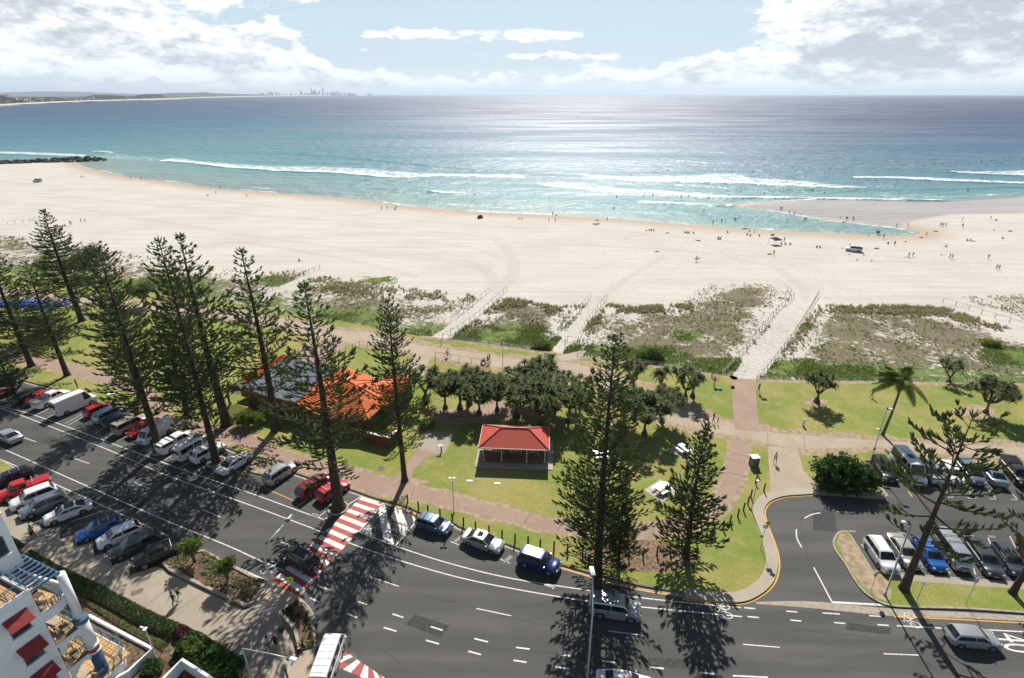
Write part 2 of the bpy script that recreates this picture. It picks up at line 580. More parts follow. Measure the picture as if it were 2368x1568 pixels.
 sand = mixc(t, smooth(t, big, 0.3, 0.7), (0.575, 0.536, 0.474), (0.515, 0.476, 0.416))
 sand = mixc(t, mth(t, 'MULTIPLY', smooth(t, rake, 0.42, 0.66, 0.0, 0.34), mth(t, 'SUBTRACT', 1.0, A('trod'))), sand, (0.36, 0.315, 0.255))
 foot = noise(t, pos, 1.15, 6, 0.72, 0.4)
 sand = mixc(t, mth(t, 'MULTIPLY', smooth(t, foot, 0.52, 0.66), mth(t, 'ADD', 0.18, mth(t, 'MULTIPLY', A('trod'), 0.6))), sand, (0.30, 0.26, 0.21))
 sand = mixc(t, mth(t, 'MULTIPLY', smooth(t, fine, 0.5, 0.72), mth(t, 'ADD', mth(t, 'MULTIPLY', A('trod'), 0.95), 0.22)), sand, (0.27, 0.23, 0.185))
 sand = mixc(t, mth(t, 'MULTIPLY', A('track'), 0.24), sand, (0.36, 0.315, 0.26))
 sand = mixc(t, smooth(t, A('wet'), 0.15, 0.85), sand, (0.42, 0.34, 0.255))
 sand = mixc(t, A('film'), sand, mixc(t, smooth(t, rake, 0.35, 0.65), (0.30, 0.245, 0.205), (0.40, 0.34, 0.30)))
 litter = noise(t, pos, 0.8, 7, 0.72, 0.5)
 vg = mth(t, 'ADD', mth(t, 'MULTIPLY', A('veg'), 0.62), mth(t, 'SUBTRACT', litter, 0.52))
 brown = mixc(t, smooth(t, noise(t, pos, 2.4, 5, 0.7), 0.35, 0.65), (0.095, 0.074, 0.044), (0.225, 0.180, 0.115))
 brown = mixc(t, smooth(t, noise(t, pos, 0.23, 6, 0.7), 0.46, 0.64, 0, 0.8), brown, (0.125, 0.145, 0.045))
 c = mixc(t, smooth(t, mth(t, 'ADD', vg, mth(t, 'MULTIPLY', mth(t, 'SUBTRACT', noise(t, pos, 0.13, 4, 0.6), 0.5), 0.75)), 0.27, 0.41), sand, brown)
 gv = mth(t, 'ADD', mth(t, 'MULTIPLY', A('green'), 0.55), mth(t, 'SUBTRACT', noise(t, pos, 0.9, 6, 0.7, 0.3), 0.5))
 green = mixc(t, smooth(t, mid, 0.35, 0.65), (0.062, 0.112, 0.014), (0.150, 0.195, 0.036))
 c = mixc(t, smooth(t, gv, 0.24, 0.40), c, green)
 L(t, c, b.inputs['Base Color'])
 L(t, mth(t, 'SUBTRACT', 0.95, mth(t, 'MULTIPLY', A('film'), 0.72)), b.inputs['Roughness'])
 b.inputs['Specular IOR Level'].default_value = 0.35
 bp = N(t, 'ShaderNodeBump'); bp.inputs['Distance'].default_value = 0.22
 L(t, mth(t, 'MULTIPLY', mth(t, 'SUBTRACT', 1.0, A('wet')), 0.75), bp.inputs['Strength'])
 h = mth(t, 'ADD', mth(t, 'MULTIPLY', fine, 0.5), mth(t, 'ADD', mth(t, 'MULTIPLY', mid, 0.7), mth(t, 'MULTIPLY', rake, 0.25)))
 L(t, h, bp.inputs['Height'])
 L(t, bp.outputs[0], b.inputs['Normal'])
 mk('beach_sand', me, m_)['kind'] = 'structure'
build_terrain()
# each wave: upper edge (crest side), lower edge (front)
WAVES_PX = [
 ([(367, 371), (405, 366), (460, 372), (521, 378), (602, 383), (700, 385), (789, 387), (899, 394), (990, 400), (1123, 402), (1224, 402)],
  [(370, 373), (430, 377), (501, 385), (618, 395), (700, 399), (789, 402), (916, 412), (990, 408), (1090, 409), (1207, 412)]),
 ([(1341, 403), (1400, 405), (1458, 408), (1579, 406), (1640, 402), (1696, 401), (1746, 411), (1850, 418), (2004, 435)],
  [(1350, 408), (1420, 413), (1500, 417), (1579, 421), (1650, 423), (1713, 425), (1847, 432), (2004, 437)]),
 ([(1217, 421), (1290, 422), (1357, 426), (1458, 436), (1579, 443), (1680, 452), (1813, 456), (1960, 459), (2181, 463)],
  [(1274, 432), (1340, 437), (1407, 442), (1500, 447), (1579, 454), (1680, 459), (1813, 459), (1960, 461.5), (2181, 465)]),
 ([(990, 443), (1040, 443), (1083, 445)], [(1000, 446), (1040, 449), (1083, 447.5)]),
 ([(1967, 408), (2080, 407), (2160, 411), (2248, 415), (2368, 420), (2600, 428)], [(1970, 412), (2080, 414), (2147, 417), (2248, 422), (2368, 425), (2600, 432)]),
 ([(2191, 396), (2260, 396), (2368, 394), (2600, 392)], [(2195, 399), (2280, 404), (2368, 407), (2600, 410)]),
 ([(-300, 350), (13, 350), (90, 353), (200, 357)], [(-300, 356), (13, 356), (90, 359), (200, 362)]),
 ([(214, 347), (230, 347), (250, 349)], [(214, 351), (230, 352), (262, 353)]),
 ([(1690, 476), (1600, 470), (1480, 466)], [(1690, 478), (1600, 474), (1480, 469)]),
]
THIN_PX = [([(1150, 455), (1300, 462), (1450, 470), (1600, 478), (1700, 478)], [(1100, 470), (1250, 486), (1400, 486), (1550, 490), (1690, 482)]),
   ([(1700, 412), (1850, 420), (1960, 426), (2100, 428)], [(1800, 436), (1900, 436), (2050, 440)]),
   ([(880, 404), (1224, 404), (1340, 408), (1341, 424)], [(900, 416), (1100, 414), (1240, 422), (1330, 426)]),
   ([(200, 362), (250, 352), (400, 366)], [(205, 368), (260, 368), (380, 376)]),
   ([(2000, 442), (2200, 448), (2368, 444)], [(2000, 458), (2200, 462), (2368, 452)])]
def build_sea():
 ys = [176.0]
 while ys[-1] < 60000:
  ys.append(ys[-1] + max(0.6, ys[-1] ** 2 / (FPX * 46) * 0.62))
 ys = np.array(ys)
 nx = 440
 u = np.sign(np.linspace(-1, 1, nx)) * np.abs(np.linspace(-1, 1, nx)) ** 1.0 * 1.25
 Y, U = np.meshgrid(ys, u, indexing='ij')
 X = U * (Y + 20)
 x, y = X.ravel(), Y.ravel()
 P = np.stack([x, y], 1)
 near = y < 1200
 s = np.full(len(x), 1000.0)
 s[near] = -sdf_poly(P[near], SHORE)
 s = np.where(near, s, y - 200)
 foam = np.zeros(len(x)); lift = np.zeros(len(x)); face = np.zeros(len(x))
 nb = (y < 520) & (s > -20)
 Pn = P[nb]
 xx, yy = x[nb], y[nb]
 wob = (fbm(xx * 0.12, yy * 0.25, 4) - 0.5) * 7
 fn = np.zeros(nb.sum()); ln = np.zeros(nb.sum()); fc = np.zeros(nb.sum())
 for up, lo in WAVES_PX:
  pu, pl = spline(GP(up, SEA_Z), 4), spline(GP(lo, SEA_Z), 4)
  sd = sdf_poly(Pn, list(pu) + list(pl)[::-1])
  df, du = dist_line(Pn, pl), dist_line(Pn, pu)
  body_ = sstep(sd + wob * 0.6, -2.2, 1.6) * (0.62 + 0.42 * np.exp(-df / 3.5))
  tail_ = 0.50 * np.exp(-(du / 9.0) ** 1.5) * (sd < 0) * (du < df) * sstep(fbm(xx * .05, yy * .12, 3), .3, .6)
  fn = np.maximum(fn, np.maximum(body_, tail_))
  ln = np.maximum(ln, 0.55 * np.exp(-(np.clip(-sd, 0, None) / 1.2) ** 2) * np.exp(-(df / 5.0) ** 2))
  fc = np.maximum(fc, np.exp(-(df / 2.2) ** 2) * (sd < 0) * (sd > -5))
 for up, lo in THIN_PX:
  pu, pl = GP(up, SEA_Z), GP(lo, SEA_Z)
  sd = sdf_poly(Pn, list(pu) + list(pl)[::-1])
  fn = np.maximum(fn, 0.50 * sstep(sd + wob, -6, 7) * (.7 + .5 * fbm(xx * .08, yy * .3, 3)))
 # swash along the water's edge
 sn = s[nb]
 sw = fbm(xx * 0.03, yy * 0.03, 3)
 fn = np.maximum(fn, (0.55 + 0.35 * (sw > 0.5)) * np.exp(-((sn - 1.2) / 1.1) ** 2) * (xx < 190))
 fn = np.maximum(fn, 0.75 * sstep(sw, 0.45, 0.62) * np.exp(-((sn - 7 - 8 * fbm(xx * 0.02, yy * 0.0, 2)) / 1.3) ** 2) * (xx < 60))
 foam[nb] = fn; lift[nb] = ln; face[nb] = fc
 # green unbroken face of the next swell
 ridge = spline(GP([(700, 358), (789, 364), (900, 374), (1010, 385), (1123, 394), (1230, 399), (1345, 403)], SEA_Z), 5)
 dr = dist_line(Pn, ridge)
 rg = np.exp(-(dr / 2.6) ** 2)
 face[nb] = np.maximum(face[nb], rg * 0.95); lift[nb] += 0.7 * np.exp(-(dr / 4.0) ** 2)
 for ln_ in ([(1579, 372), (1800, 384), (1980, 392), (2200, 398), (2500, 402)], [(1650, 352), (1900, 366), (2150, 376), (2500, 384)], [(1800, 322), (2050, 334), (2368, 344)],
    [(1700, 340), (1900, 346), (2200, 360), (2500, 366)], [(885, 437), (950, 441), (1000, 444)], [(1579, 428), (1760, 437), (1990, 440), (2150, 438), (2368, 432)],
    [(2050, 310), (2250, 318), (2500, 324)], [(500, 350), (700, 358)], [(1900, 352), (2100, 366), (2368, 372)]):
  dl = dist_line(Pn, spline(GP(ln_, SEA_Z), 5))
  face[nb] = np.maximum(face[nb], 0.75 * np.exp(-(dl / 2.4) ** 2)); lift[nb] += 0.45 * np.exp(-(dl / 4.0) ** 2)
 att = np.clip((s - 4) / 60, 0, 1) * np.clip(1 - (y - 700) / 600, 0, 1)
 ph = (y * 0.985 + x * 0.16 + 14 * fbm(x * 0.006, y * 0.01, 3)) * 2 * math.pi
 sw_ = np.sin(ph / 27.0) * 0.5 + 0.25 * np.sin(ph / 15.3 + x * 0.02)
 z = SEA_Z + 0.02 + lift + att * 0.22 * sw_ * (0.5 + fbm(x * 0.012, y * 0.012, 2))
 n0, n1 = len(ys), nx
 idx = np.arange(n0 * n1).reshape(n0, n1)
 q = np.stack([idx[:-1, :-1], idx[:-1, 1:], idx[1:, 1:], idx[1:, :-1]], -1).reshape(-1, 4)
 me = bpy.data.meshes.new('sea_water')
 me.vertices.add(len(x)); me.vertices.foreach_set('co', np.stack([x, y, z], 1).ravel())
 me.loops.add(q.size); me.loops.foreach_set('vertex_index', q.ravel())
 me.polygons.add(len(q)); me.polygons.foreach_set('loop_start', np.arange(len(q)) * 4); me.polygons.foreach_set('loop_total', np.full(len(q), 4))
 me.polygons.foreach_set('use_smooth', np.ones(len(q), bool))
 me.update()
 # shelf: shallower left, deeper right and offshore, with the glitter's lightness at left tinted in
 sh = np.clip(s, 0, None) * (1.0 + 0.60 * np.clip((x / y - .12) / .55, -1.0, 1.1)) + (fbm(x * 0.01, y * 0.02, 3) - 0.5) * 40 * np.clip(s / 60, 0, 1)
 for nm, arr in (('shelf_glitter', sh), ('foam', foam), ('face', face)):
  at = me.attributes.new(nm, 'FLOAT', 'POINT')
  at.data.foreach_set('value', arr.astype(np.float32))
 m_, t, b = newmat('sea')
 pos = worldpos(t)
 A = lambda nm: N(t, 'ShaderNodeAttribute', attribute_name=nm).outputs['Fac']
 rp = N(t, 'ShaderNodeValToRGB')
 e = rp.color_ramp
 for i, (p_, c_) in enumerate([(0.0, (0.30, 0.305, 0.255)), (0.05, (0.215, 0.310, 0.275)), (0.14, (0.116, 0.258, 0.262)), (0.28, (0.060, 0.182, 0.230)), (0.45, (0.042, 0.122, 0.192)), (0.70, (0.027, 0.078, 0.150)), (1.0, (0.014, 0.040, 0.105))]):
  el = e.elements[i] if i < 2 else e.elements.new(p_)
  el.position = p_
  el.color = (*c_, 1)
 L(t, mth(t, 'POWER', mth(t, 'DIVIDE', A('shelf_glitter'), 1400.0, clamp=True), 0.5), rp.inputs[0])
 mpw = N(t, 'ShaderNodeMapping'); mpw.inputs['Scale'].default_value = (0.004, 0.02, 1); mpw.inputs['Rotation'].default_value = (0, 0, rad(-9))
 L(t, pos, mpw.inputs[0])
 streak = noise(t, mpw.outputs[0], 1.0, 6, 0.6)
 col = mixc(t, smooth(t, streak, 0.35, 0.7, 0.0, 0.55), rp.outputs[0], mixc(t, 0.5, rp.outputs[0], (0.01, 0.03, 0.09)))
 col = mixc(t, mth(t, 'MULTIPLY', A('face'), 0.75), col, (0.02, 0.185, 0.17))
 mpf = N(t, 'ShaderNodeMapping'); mpf.inputs['Scale'].default_value = (0.7, 1.1, 1)
 L(t, pos, mpf.inputs[0])
 fnz = noise(t, mpf.outputs[0], 0.42, 9, 0.74, 0.9)
 fm = smooth(t, mth(t, 'ADD', A('foam'), mth(t, 'MULTIPLY', mth(t, 'SUBTRACT', fnz, 0.5), 2.1)), 0.48, 0.80)
 col = mixc(t, fm, col, (0.80, 0.82, 0.82))
 L(t, col, b.inputs['Base Color'])
 sepw = N(t, 'ShaderNodeSeparateXYZ'); L(t, pos, sepw.inputs[0])
 offs = smooth(t, sepw.outputs[1], 240, 1200, 0.42, 0.56)        # the sheltered water inshore is smoother
 slick = smooth(t, streak, 0.40, 0.62)
 L(t, mth(t, 'ADD', mth(t, 'SUBTRACT', offs, mth(t, 'MULTIPLY', slick, 0.10)), mth(t, 'MULTIPLY', fm, 0.4)), b.inputs['Roughness'])
 L(t, mth(t, 'ADD', 0.22, mth(t, 'MULTIPLY', slick, 0.38)), b.inputs['Specular IOR Level'])
 b.inputs['IOR'].default_value = 1.33
 # ripples at three sizes
 mpr = N(t, 'ShaderNodeMapping'); mpr.inputs['Scale'].default_value = (0.6, 1.0, 1); mpr.inputs['Rotation'].default_value = (0, 0, rad(-8))
 L(t, pos, mpr.inputs[0])
 r1 = noise(t, mpr.outputs[0], 0.9, 4, 0.6)
 r2 = noise(t, mpr.outputs[0], 0.16, 3, 0.55)
 h = mth(t, 'ADD', mth(t, 'MULTIPLY', r1, 0.55), mth(t, 'MULTIPLY', r2, 2.2))
 bp = N(t, 'ShaderNodeBump'); bp.inputs['Distance'].default_value = 1.0; bp.inputs['Strength'].default_value = 0.85
 L(t, h, bp.inputs['Height']); L(t, bp.outputs[0], b.inputs['Normal'])
 mk('sea_water', me, m_)['kind'] = 'structure'
build_sea()
# ================================================================== roads, kerbs, lawns, paths, markings
ZL = 0.12                                                   # lawns and pavements stand a kerb above the road
def asphalt_mat():
 m_, t, b = newmat('asphalt')
 p = worldpos(t)
 big = noise(t, p, 0.09, 4, 0.6)
 fine = noise(t, p, 9.0, 3, 0.7)
 mp = N(t, 'ShaderNodeMapping'); mp.inputs['Scale'].default_value = (0.05, 0.5, 1); mp.inputs['Rotation'].default_value = (0, 0, rad(14))
 L(t, p, mp.inputs[0])
 lane = noise(t, mp.outputs[0], 1.0, 3, 0.5)
 c = mixc(t, smooth(t, big, 0.3, 0.7), (0.070, 0.068, 0.063), (0.086, 0.083, 0.076))
 c = mixc(t, smooth(t, lane, 0.42, 0.66, 0, 0.75), c, (0.118, 0.113, 0.104))
 c = mixc(t, smooth(t, fine, 0.35, 0.7, 0, 0.45), c, (0.054, 0.052, 0.049))
 vor = N(t, 'ShaderNodeTexVoronoi'); vor.feature = 'DISTANCE_TO_EDGE'; vor.inputs['Scale'].default_value = 0.11
 mv = N(t, 'ShaderNodeMapping'); L(t, p, mv.inputs[0])
 wb = mixc(t, 0.12, mv.outputs[0], N(t, 'ShaderNodeTexNoise').outputs[1])
 L(t, mv.outputs[0], vor.inputs['Vector'])
 crack = smooth(t, mth(t, 'ADD', vor.outputs[0], mth(t, 'MULTIPLY', noise(t, p, 1.5, 4, 0.7), 0.05)), 0.022, 0.030, 0.10, 0.0)
 c = mixc(t, crack, c, (0.03, 0.03, 0.03))
 patch = smooth(t, noise(t, p, 0.035, 2, 0.4), 0.50, 0.53, 0, 0.30)
 c = mixc(t, patch, c, (0.055, 0.054, 0.052))
 stain = smooth(t, noise(t, p, 0.32, 4, 0.6), 0.62, 0.76, 0, 0.5)
 c = mixc(t, stain, c, (0.038, 0.037, 0.036))
 L(t, c, b.inputs['Base Color'])
 b.inputs['Roughness'].default_value = 0.82
 b.inputs['Specular IOR Level'].default_value = 0.3
 bp = N(t, 'ShaderNodeBump'); bp.inputs['Strength'].default_value = 0.25; bp.inputs['Distance'].default_value = 0.01
 L(t, fine, bp.inputs['Height']); L(t, bp.outputs[0], b.inputs['Normal'])
 return m_
def lawn_mat():
 m_, t, b = newmat('lawn')
 p = worldpos(t)
 big = noise(t, p, 0.10, 5, 0.62, 0.3)
 mid = noise(t, p, 0.55, 5, 0.68)
 fine = noise(t, p, 5.5, 4, 0.7)
 c = mixc(t, smooth(t, big, 0.36, 0.62), (0.330, 0.285, 0.090), (0.180, 0.235, 0.038))
 c = mixc(t, smooth(t, mid, 0.45, 0.78, 0, 0.6), c, (0.36, 0.295, 0.145))
 c = mixc(t, smooth(t, fine, 0.4, 0.75, 0, 0.55), c, (0.085, 0.110, 0.024))
 bare = smooth(t, mth(t, 'ADD', noise(t, p, 0.16, 4, 0.6), mth(t, 'MULTIPLY', fine, 0.18)), 0.70, 0.82, 0, 0.6)
 c = mixc(t, bare, c, (0.36, 0.285, 0.185))
 L(t, c, b.inputs['Base Color'])
 b.inputs['Roughness'].default_value = 0.9
 b.inputs['Specular IOR Level'].default_value = 0.2
 bp = N(t, 'ShaderNodeBump'); bp.inputs['Strength'].default_value = 0.9; bp.inputs['Distance'].default_value = 0.06
 L(t, fine, bp.inputs['Height']); L(t, bp.outputs[0], b.inputs['Normal'])
 return m_
def paving_mat(name, a, b_, joint=0.0, rot=0.0, size=(3.0, 3.0)):
 m_, t, b = newmat(name)
 p = worldpos(t)
 c = mixc(t, smooth(t, noise(t, p, 0.25, 5, 0.6), 0.3, 0.7), a, b_)
 c = mixc(t, smooth(t, noise(t, p, 2.2, 5, 0.7), 0.45, 0.75, 0, 0.35), c, tuple(x * 0.62 for x in a))
 c = mixc(t, smooth(t, noise(t, p, 14, 2, 0.6), 0.4, 0.7, 0, 0.25), c, tuple(x * 0.7 for x in a))
 L(t, c, b.inputs['Base Color'])
 b.inputs['Roughness'].default_value = 0.85
 b.inputs['Specular IOR Level'].default_value = 0.3
 return m_
M_ASPH = asphalt_mat()
M_LAWN = lawn_mat()
M_CONC = paving_mat('concrete_path', (0.315, 0.265, 0.20), (0.375, 0.32, 0.25))
M_PROM = paving_mat('promenade_concrete', (0.36, 0.285, 0.205), (0.42, 0.34, 0.25))
M_BRICK = paving_mat('brown_path', (0.305, 0.205, 0.155), (0.355, 0.25, 0.19))
M_PALE = paving_mat('pale_concrete', (0.36, 0.31, 0.235), (0.42, 0.365, 0.28))
M_KERB = mat('kerb_concrete', (0.33, 0.285, 0.225), 0.85, 0.18, 2.5, spec=0.3, bump=0.2, world_=True)
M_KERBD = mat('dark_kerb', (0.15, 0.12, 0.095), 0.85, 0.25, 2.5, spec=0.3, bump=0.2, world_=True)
M_SLAB = mat('slab_concrete', (0.40, 0.36, 0.29), 0.85, 0.12, 2.0, spec=0.3, world_=True)
def paint_mat(name, col, wear=0.45):
 m_, t, b = newmat(name)
 p = worldpos(t)
 n = noise(t, p, 3.0, 6, 0.75)
 L(t, mixc(t, smooth(t, n, 0.48, 0.66, 0, wear), col, (0.12, 0.115, 0.105)), b.inputs['Base Color'])
 b.inputs['Roughness'].default_value = 0.7
 return m_
M_WHITE = paint_mat('white_paint', (0.62, 0.61, 0.57))
M_ZEBRAW = paint_mat('zebra_white', (0.74, 0.71, 0.64), 0.6)
M_ZEBRAR = paint_mat('zebra_red', (0.36, 0.062, 0.052), 0.3)
M_YEL = paint_mat('yellow_paint', (0.62, 0.32, 0.035), 0.3)
# --- road: one sheet under everything inland
rd = MB()
rd.prism([(-330, 10), (330, 10)] + [(p.x, p.y - 4.0) for p in FENCE_W if abs(p.x) < 330][::-1], -0.4, 0.0)
mk('road', rd, M_ASPH)['kind'] = 'structure'
M_PATCH = mat('asphalt_repair', (0.050, 0.049, 0.047), 0.85, 0.25, 3.0, spec=0.3, world_=True, detail=6)
for k_, q_ in enumerate([[(1500, 1520), (1640, 1528), (1636, 1548), (1494, 1540)], [(960, 1420), (1040, 1448), (1020, 1475), (938, 1444)], [(300, 1150), (350, 1170), (322, 1186), (272, 1164)], [(1880, 1180), (1930, 1182), (1936, 1230), (1880, 1226)], [(2150, 1200), (2260, 1205), (2262, 1222), (2148, 1216)], [(1960, 1440), (2060, 1452), (2058, 1468), (1955, 1456)], [(120, 1010), (170, 1030), (140, 1042), (92, 1021)]]):
 flat('asphalt_patch', GP(q_), 0.003, M_PATCH)
ckm = MB(); rc_ = random.Random(9)
for pts_ in ([(928, 1362), (1090, 1404), (1240, 1440), (1420, 1470)], [(1180, 1500), (1290, 1512), (1400, 1540)], [(200, 1085), (300, 1130), (420, 1172)], [(1790, 1440), (1900, 1462), (2040, 1478)], [(1850, 1200), (1870, 1290), (1900, 1360)], [(2000, 1180), (2150, 1176), (2330, 1186)], [(860, 1480), (930, 1540)], [(60, 985), (180, 1035)]):
 p_ = [Vector((v.x + rc_.uniform(-.12, .12), v.y + rc_.uniform(-.12, .12))) for v in spline(GP(pts_), 12)]
 ribbon(ckm, p_, -.022, .022, 0.0034)
mk('asphalt_crack', ckm, M_PATCH)['kind'] = 'structure'
# --- park lawn
KERB_PARK = [(-260, 770), (-120, 818), (25, 867), (53, 878), (160, 907), (271, 944), (403, 992), (528, 1034), (583, 1057), (633, 1074), (720, 1104), (802, 1127), (860, 1147), (905, 1160), (943, 1170),
    (969, 1182), (1048, 1207), (1071, 1219), (1165, 1252), (1240, 1282), (1297, 1303), (1350, 1318), (1416, 1336), (1482, 1352), (1582, 1367), (1650, 1374), (1705, 1376),
    (1741, 1362), (1768, 1338), (1779, 1310), (1780, 1284), (1771, 1249), (1758, 1215), (1750, 1185), (1754, 1165), (1769, 1149), (1800, 1138), (1840, 1134), (1892, 1132), (1960, 1136), (2043, 1142)]
KERB_CORNER = KERB_PARK[24:]
kp = [G(x, y, ZL) for x, y in KERB_PARK]
kp_s = spline(kp[:25], 3)[:-1] + spline(kp[24:], 5)
lot_top = [G(x, y, ZL) for x, y in [(2008, 1098), (2000, 1064), (2120, 1072), (2250, 1083), (2368, 1093), (2800, 1130)]]
far_edge = [Vector((p.x, p.y - 0.35)) for p in FENCE_W][::-1]
lawn_poly = [Vector((p.x, p.y)) for p in kp_s] + [Vector((p.x, p.y)) for p in lot_top] + far_edge
flat('park_lawn', lawn_poly, ZL, M_LAWN)
mbk = MB()
kl = [Vector((p.x, p.y)) for p in kp_s] + [Vector((p.x, p.y)) for p in lot_top[:1]]
kerb(mbk, kl, -0.16, 0.02, -0.05, ZL + 0.02)
kerb(mbk, [Vector((p.x, p.y)) for p in lot_top], -0.14, 0.02, -0.05, ZL + 0.02)
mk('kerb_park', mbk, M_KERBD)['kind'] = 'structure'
mbg = MB()
ribbon(mbg, kl, -0.60, -0.16, 0.006)
mk('gutter_park', mbg, M_KERB)['kind'] = 'structure'
# broad pale kerb round the bend into the car park
bend = spline([G(x, y, ZL) for x, y in KERB_CORNER], 5)
mbb = MB()
kerb(mbb, [Vector((p.x, p.y)) for p in bend], -0.80, 0.40, -0.05, ZL + 0.026)
mk('bend_kerb', mbb, M_PALE)['kind'] = 'structure'
mby = MB()
ribbon(mby, [Vector((p.x, p.y)) for p in bend], -1.02, -0.86, 0.012)
yl = spline([G(x, y) for x, y in [(1300, 1313), (1383, 1340), (1482, 1365), (1600, 1383), (1711, 1396)]], 6)
ribbon(mby, yl, -0.07, 0.07, 0.012)
ribbon(mby, spline([G(x, y) for x, y in [(2068, 1426.5), (2200, 1432), (2368, 1441), (2600, 1452)]], 4), -0.07, 0.07, 0.016)
ribbon(mby, [G(x, y) for x, y in [(895, 1166), (930, 1177), (966, 1191)]], -0.07, 0.07, 0.016)
# --- kerb island with the lower car park row
ISL = [(1960, 1227), (1941, 1229), (1929, 1242), (1926, 1259), (1934, 1277), (1952, 1302), (1973, 1337), (1994, 1365), (2022, 1386), (2057, 1400), (2127, 1405), (2233, 1408), (2368, 1417), (2700, 1440)]
isl_o = spline([G(x, y, ZL) for x, y in ISL], 5)
isl_i = [G(x, y, ZL) for x, y in [(2700, 1355), (2368, 1347), (2103, 1327), (2043, 1322), (2018, 1318), (1992, 1276), (1966, 1234)]]
isl = [Vector((p.x, p.y)) for p in isl_o] + [Vector((p.x, p.y)) for p in isl_i]
flat('car_park_island', isl, ZL, M_LAWN)
mbi = MB()
kerb(mbi, [Vector((p.x, p.y)) for p in isl_o], -0.02, 0.18, -0.05, ZL + 0.022)
kerb(mbi, [Vector((p.x, p.y)) for p in isl_i], -0.02, 0.16, -0.05, ZL + 0.018)
mk('kerb_island', mbi, M_KERB)['kind'] = 'structure'
flat('car_park_footpath', [G(x, y) for x, y in [(2056, 1342), (2075, 1326), (2103, 1329), (2368, 1348.5), (2700, 1356), (2700, 1375), (2368, 1365), (2110, 1346)]], ZL + 0.005, M_CONC)
M_DIRT = mat('bare_soil', (0.33, 0.25, 0.165), 0.95, 0.25, 1.6, spec=0.2, bump=0.4, world_=True, detail=6)
flat('island_soil', spline([G(x, y) for x, y in [(1950, 1236), (1936, 1256), (1955, 1296), (1985, 1345), (2012, 1374), (2050, 1393), (2062, 1372), (2046, 1338), (2020, 1322), (1990, 1280)]], 4, True), ZL + 0.004, M_DIRT)
M_MULCH = mat('leaf_litter', (0.155, 0.095, 0.055), 0.95, 0.5, 4.0, spec=0.2, bump=0.6, world_=True, detail=7, two=(0.30, 0.215, 0.135))
flat('leaf_litter_bed', spline([G(x, y) for x, y in [(1330, 1290), (1380, 1262), (1480, 1250), (1560, 1262), (1610, 1285), (1600, 1310), (1520, 1325), (1420, 1318)]], 5, True), ZL + 0.004, M_MULCH)
for k, (cx_, cy_, rx_, ry_) in enumerate([(470, 880, 40, 16), (350, 940, 60, 14), (630, 1085, 60, 12), (940, 1118, 50, 10), (1889, 935, 26, 12), (2260, 955, 50, 18), (1585, 935, 30, 12), (1465, 895, 30, 10), (1100, 960, 120, 20)]):
 flat('bare_ground', spline([G(cx_ + rx_ * math.cos(a) * (1 + 0.25 * math.sin(3 * a + k)), cy_ + ry_ * math.sin(a) * (1 + 0.2 * math.cos(2 * a + k))) for a in np.linspace(0, 2 * math.pi, 10, endpoint=False)], 4, True), ZL + 0.0035 + 0.0002 * k, M_DIRT)
# --- paths on the lawn
PROM_U = [(-300, 640), (0, 668), (300, 700), (592, 728), (760, 762), (860, 771), (960, 797), (1090, 816), (1180, 830), (1240, 836), (1300, 838), (1345, 846), (1420, 870), (1500, 905), (1560, 940), (1650, 968), (1775, 1000), (1900, 1011), (2050, 1022), (2368, 1036), (2800, 1056)]
PROM_L = [(2800, 1080), (2368, 1060), (2200, 1050), (2120, 1045), (2020, 1036), (1860, 1040), (1780, 1028), (1700, 1010), (1640, 1000), (1560, 980), (1480, 950), (1420, 910), (1340, 872), (1240, 862), (1120, 846), (1000, 826), (900, 806), (760, 786), (592, 748), (300, 716), (0, 684), (-300, 656)]
flat('promenade', spline([G(x, y) for x, y in PROM_U], 4) + spline([G(x, y) for x, y in PROM_L], 4), ZL + 0.008, M_PROM)
flat('promenade_ramp', [G(x, y) for x, y in [(1775, 1034), (1843, 1040), (1858, 1090), (1895, 1131), (1840, 1133), (1782, 1142)]], ZL + 0.012, M_PROM)
flat('beach_ramp', [G(x, y) for x, y in [(1693, 880), (1740, 878), (1746, 900), (1757, 1000), (1700, 995), (1694, 940)]], ZL + 0.012, M_BRICK)
flat('link_path', [G(x, y) for x, y in [(960, 800), (1010, 812), (990, 840), (985, 875), (930, 905), (890, 900), (930, 862), (955, 832)]], ZL + 0.0085, M_PROM)
flat('slab_by_posts', [G(x, y) for x, y in [(1280, 828), (1330, 815), (1356, 812), (1340, 832), (1300, 836)]], ZL + 0.013, M_PALE)
flat('brown_link', spline([G(x, y) for x, y in [(700, 800), (750, 790), (800, 795), (775, 820), (740, 845), (690, 830)]], 4, True), ZL + 0.009, M_BRICK)
BR_U = [(-200, 760), (0, 806), (90, 828), (180, 848), (300, 885), (372, 925), (390, 965), (470, 985), (560, 1000), (650, 1042), (740, 1068), (835, 1092), (885, 1105), (961, 1128), (1060, 1150), (1184, 1181), (1260, 1200), (1340, 1213), (1400, 1222), (1450, 1221), (1520, 1210), (1590, 1196), (1640, 1166), (1668, 1120), (1688, 1060), (1690, 1020)]
BR_L = [(1728, 1020), (1729, 1060), (1715, 1110), (1690, 1160), (1655, 1195), (1600, 1222), (1530, 1238), (1455, 1246), (1395, 1243), (1330, 1236), (1250, 1225), (1184, 1209), (1060, 1180), (985, 1160), (930, 1152), (860, 1140), (802, 1122), (720, 1098), (640, 1066), (590, 1042), (520, 1022), (440, 1000), (372, 982), (352, 950), (330, 920), (280, 898), (170, 868), (90, 850), (0, 828), (-200, 782)]
flat('brown_footpath', spline([G(x, y) for x, y in BR_U], 5) + spline([G(x, y) for x, y in BR_L], 5), ZL + 0.006, M_BRICK)
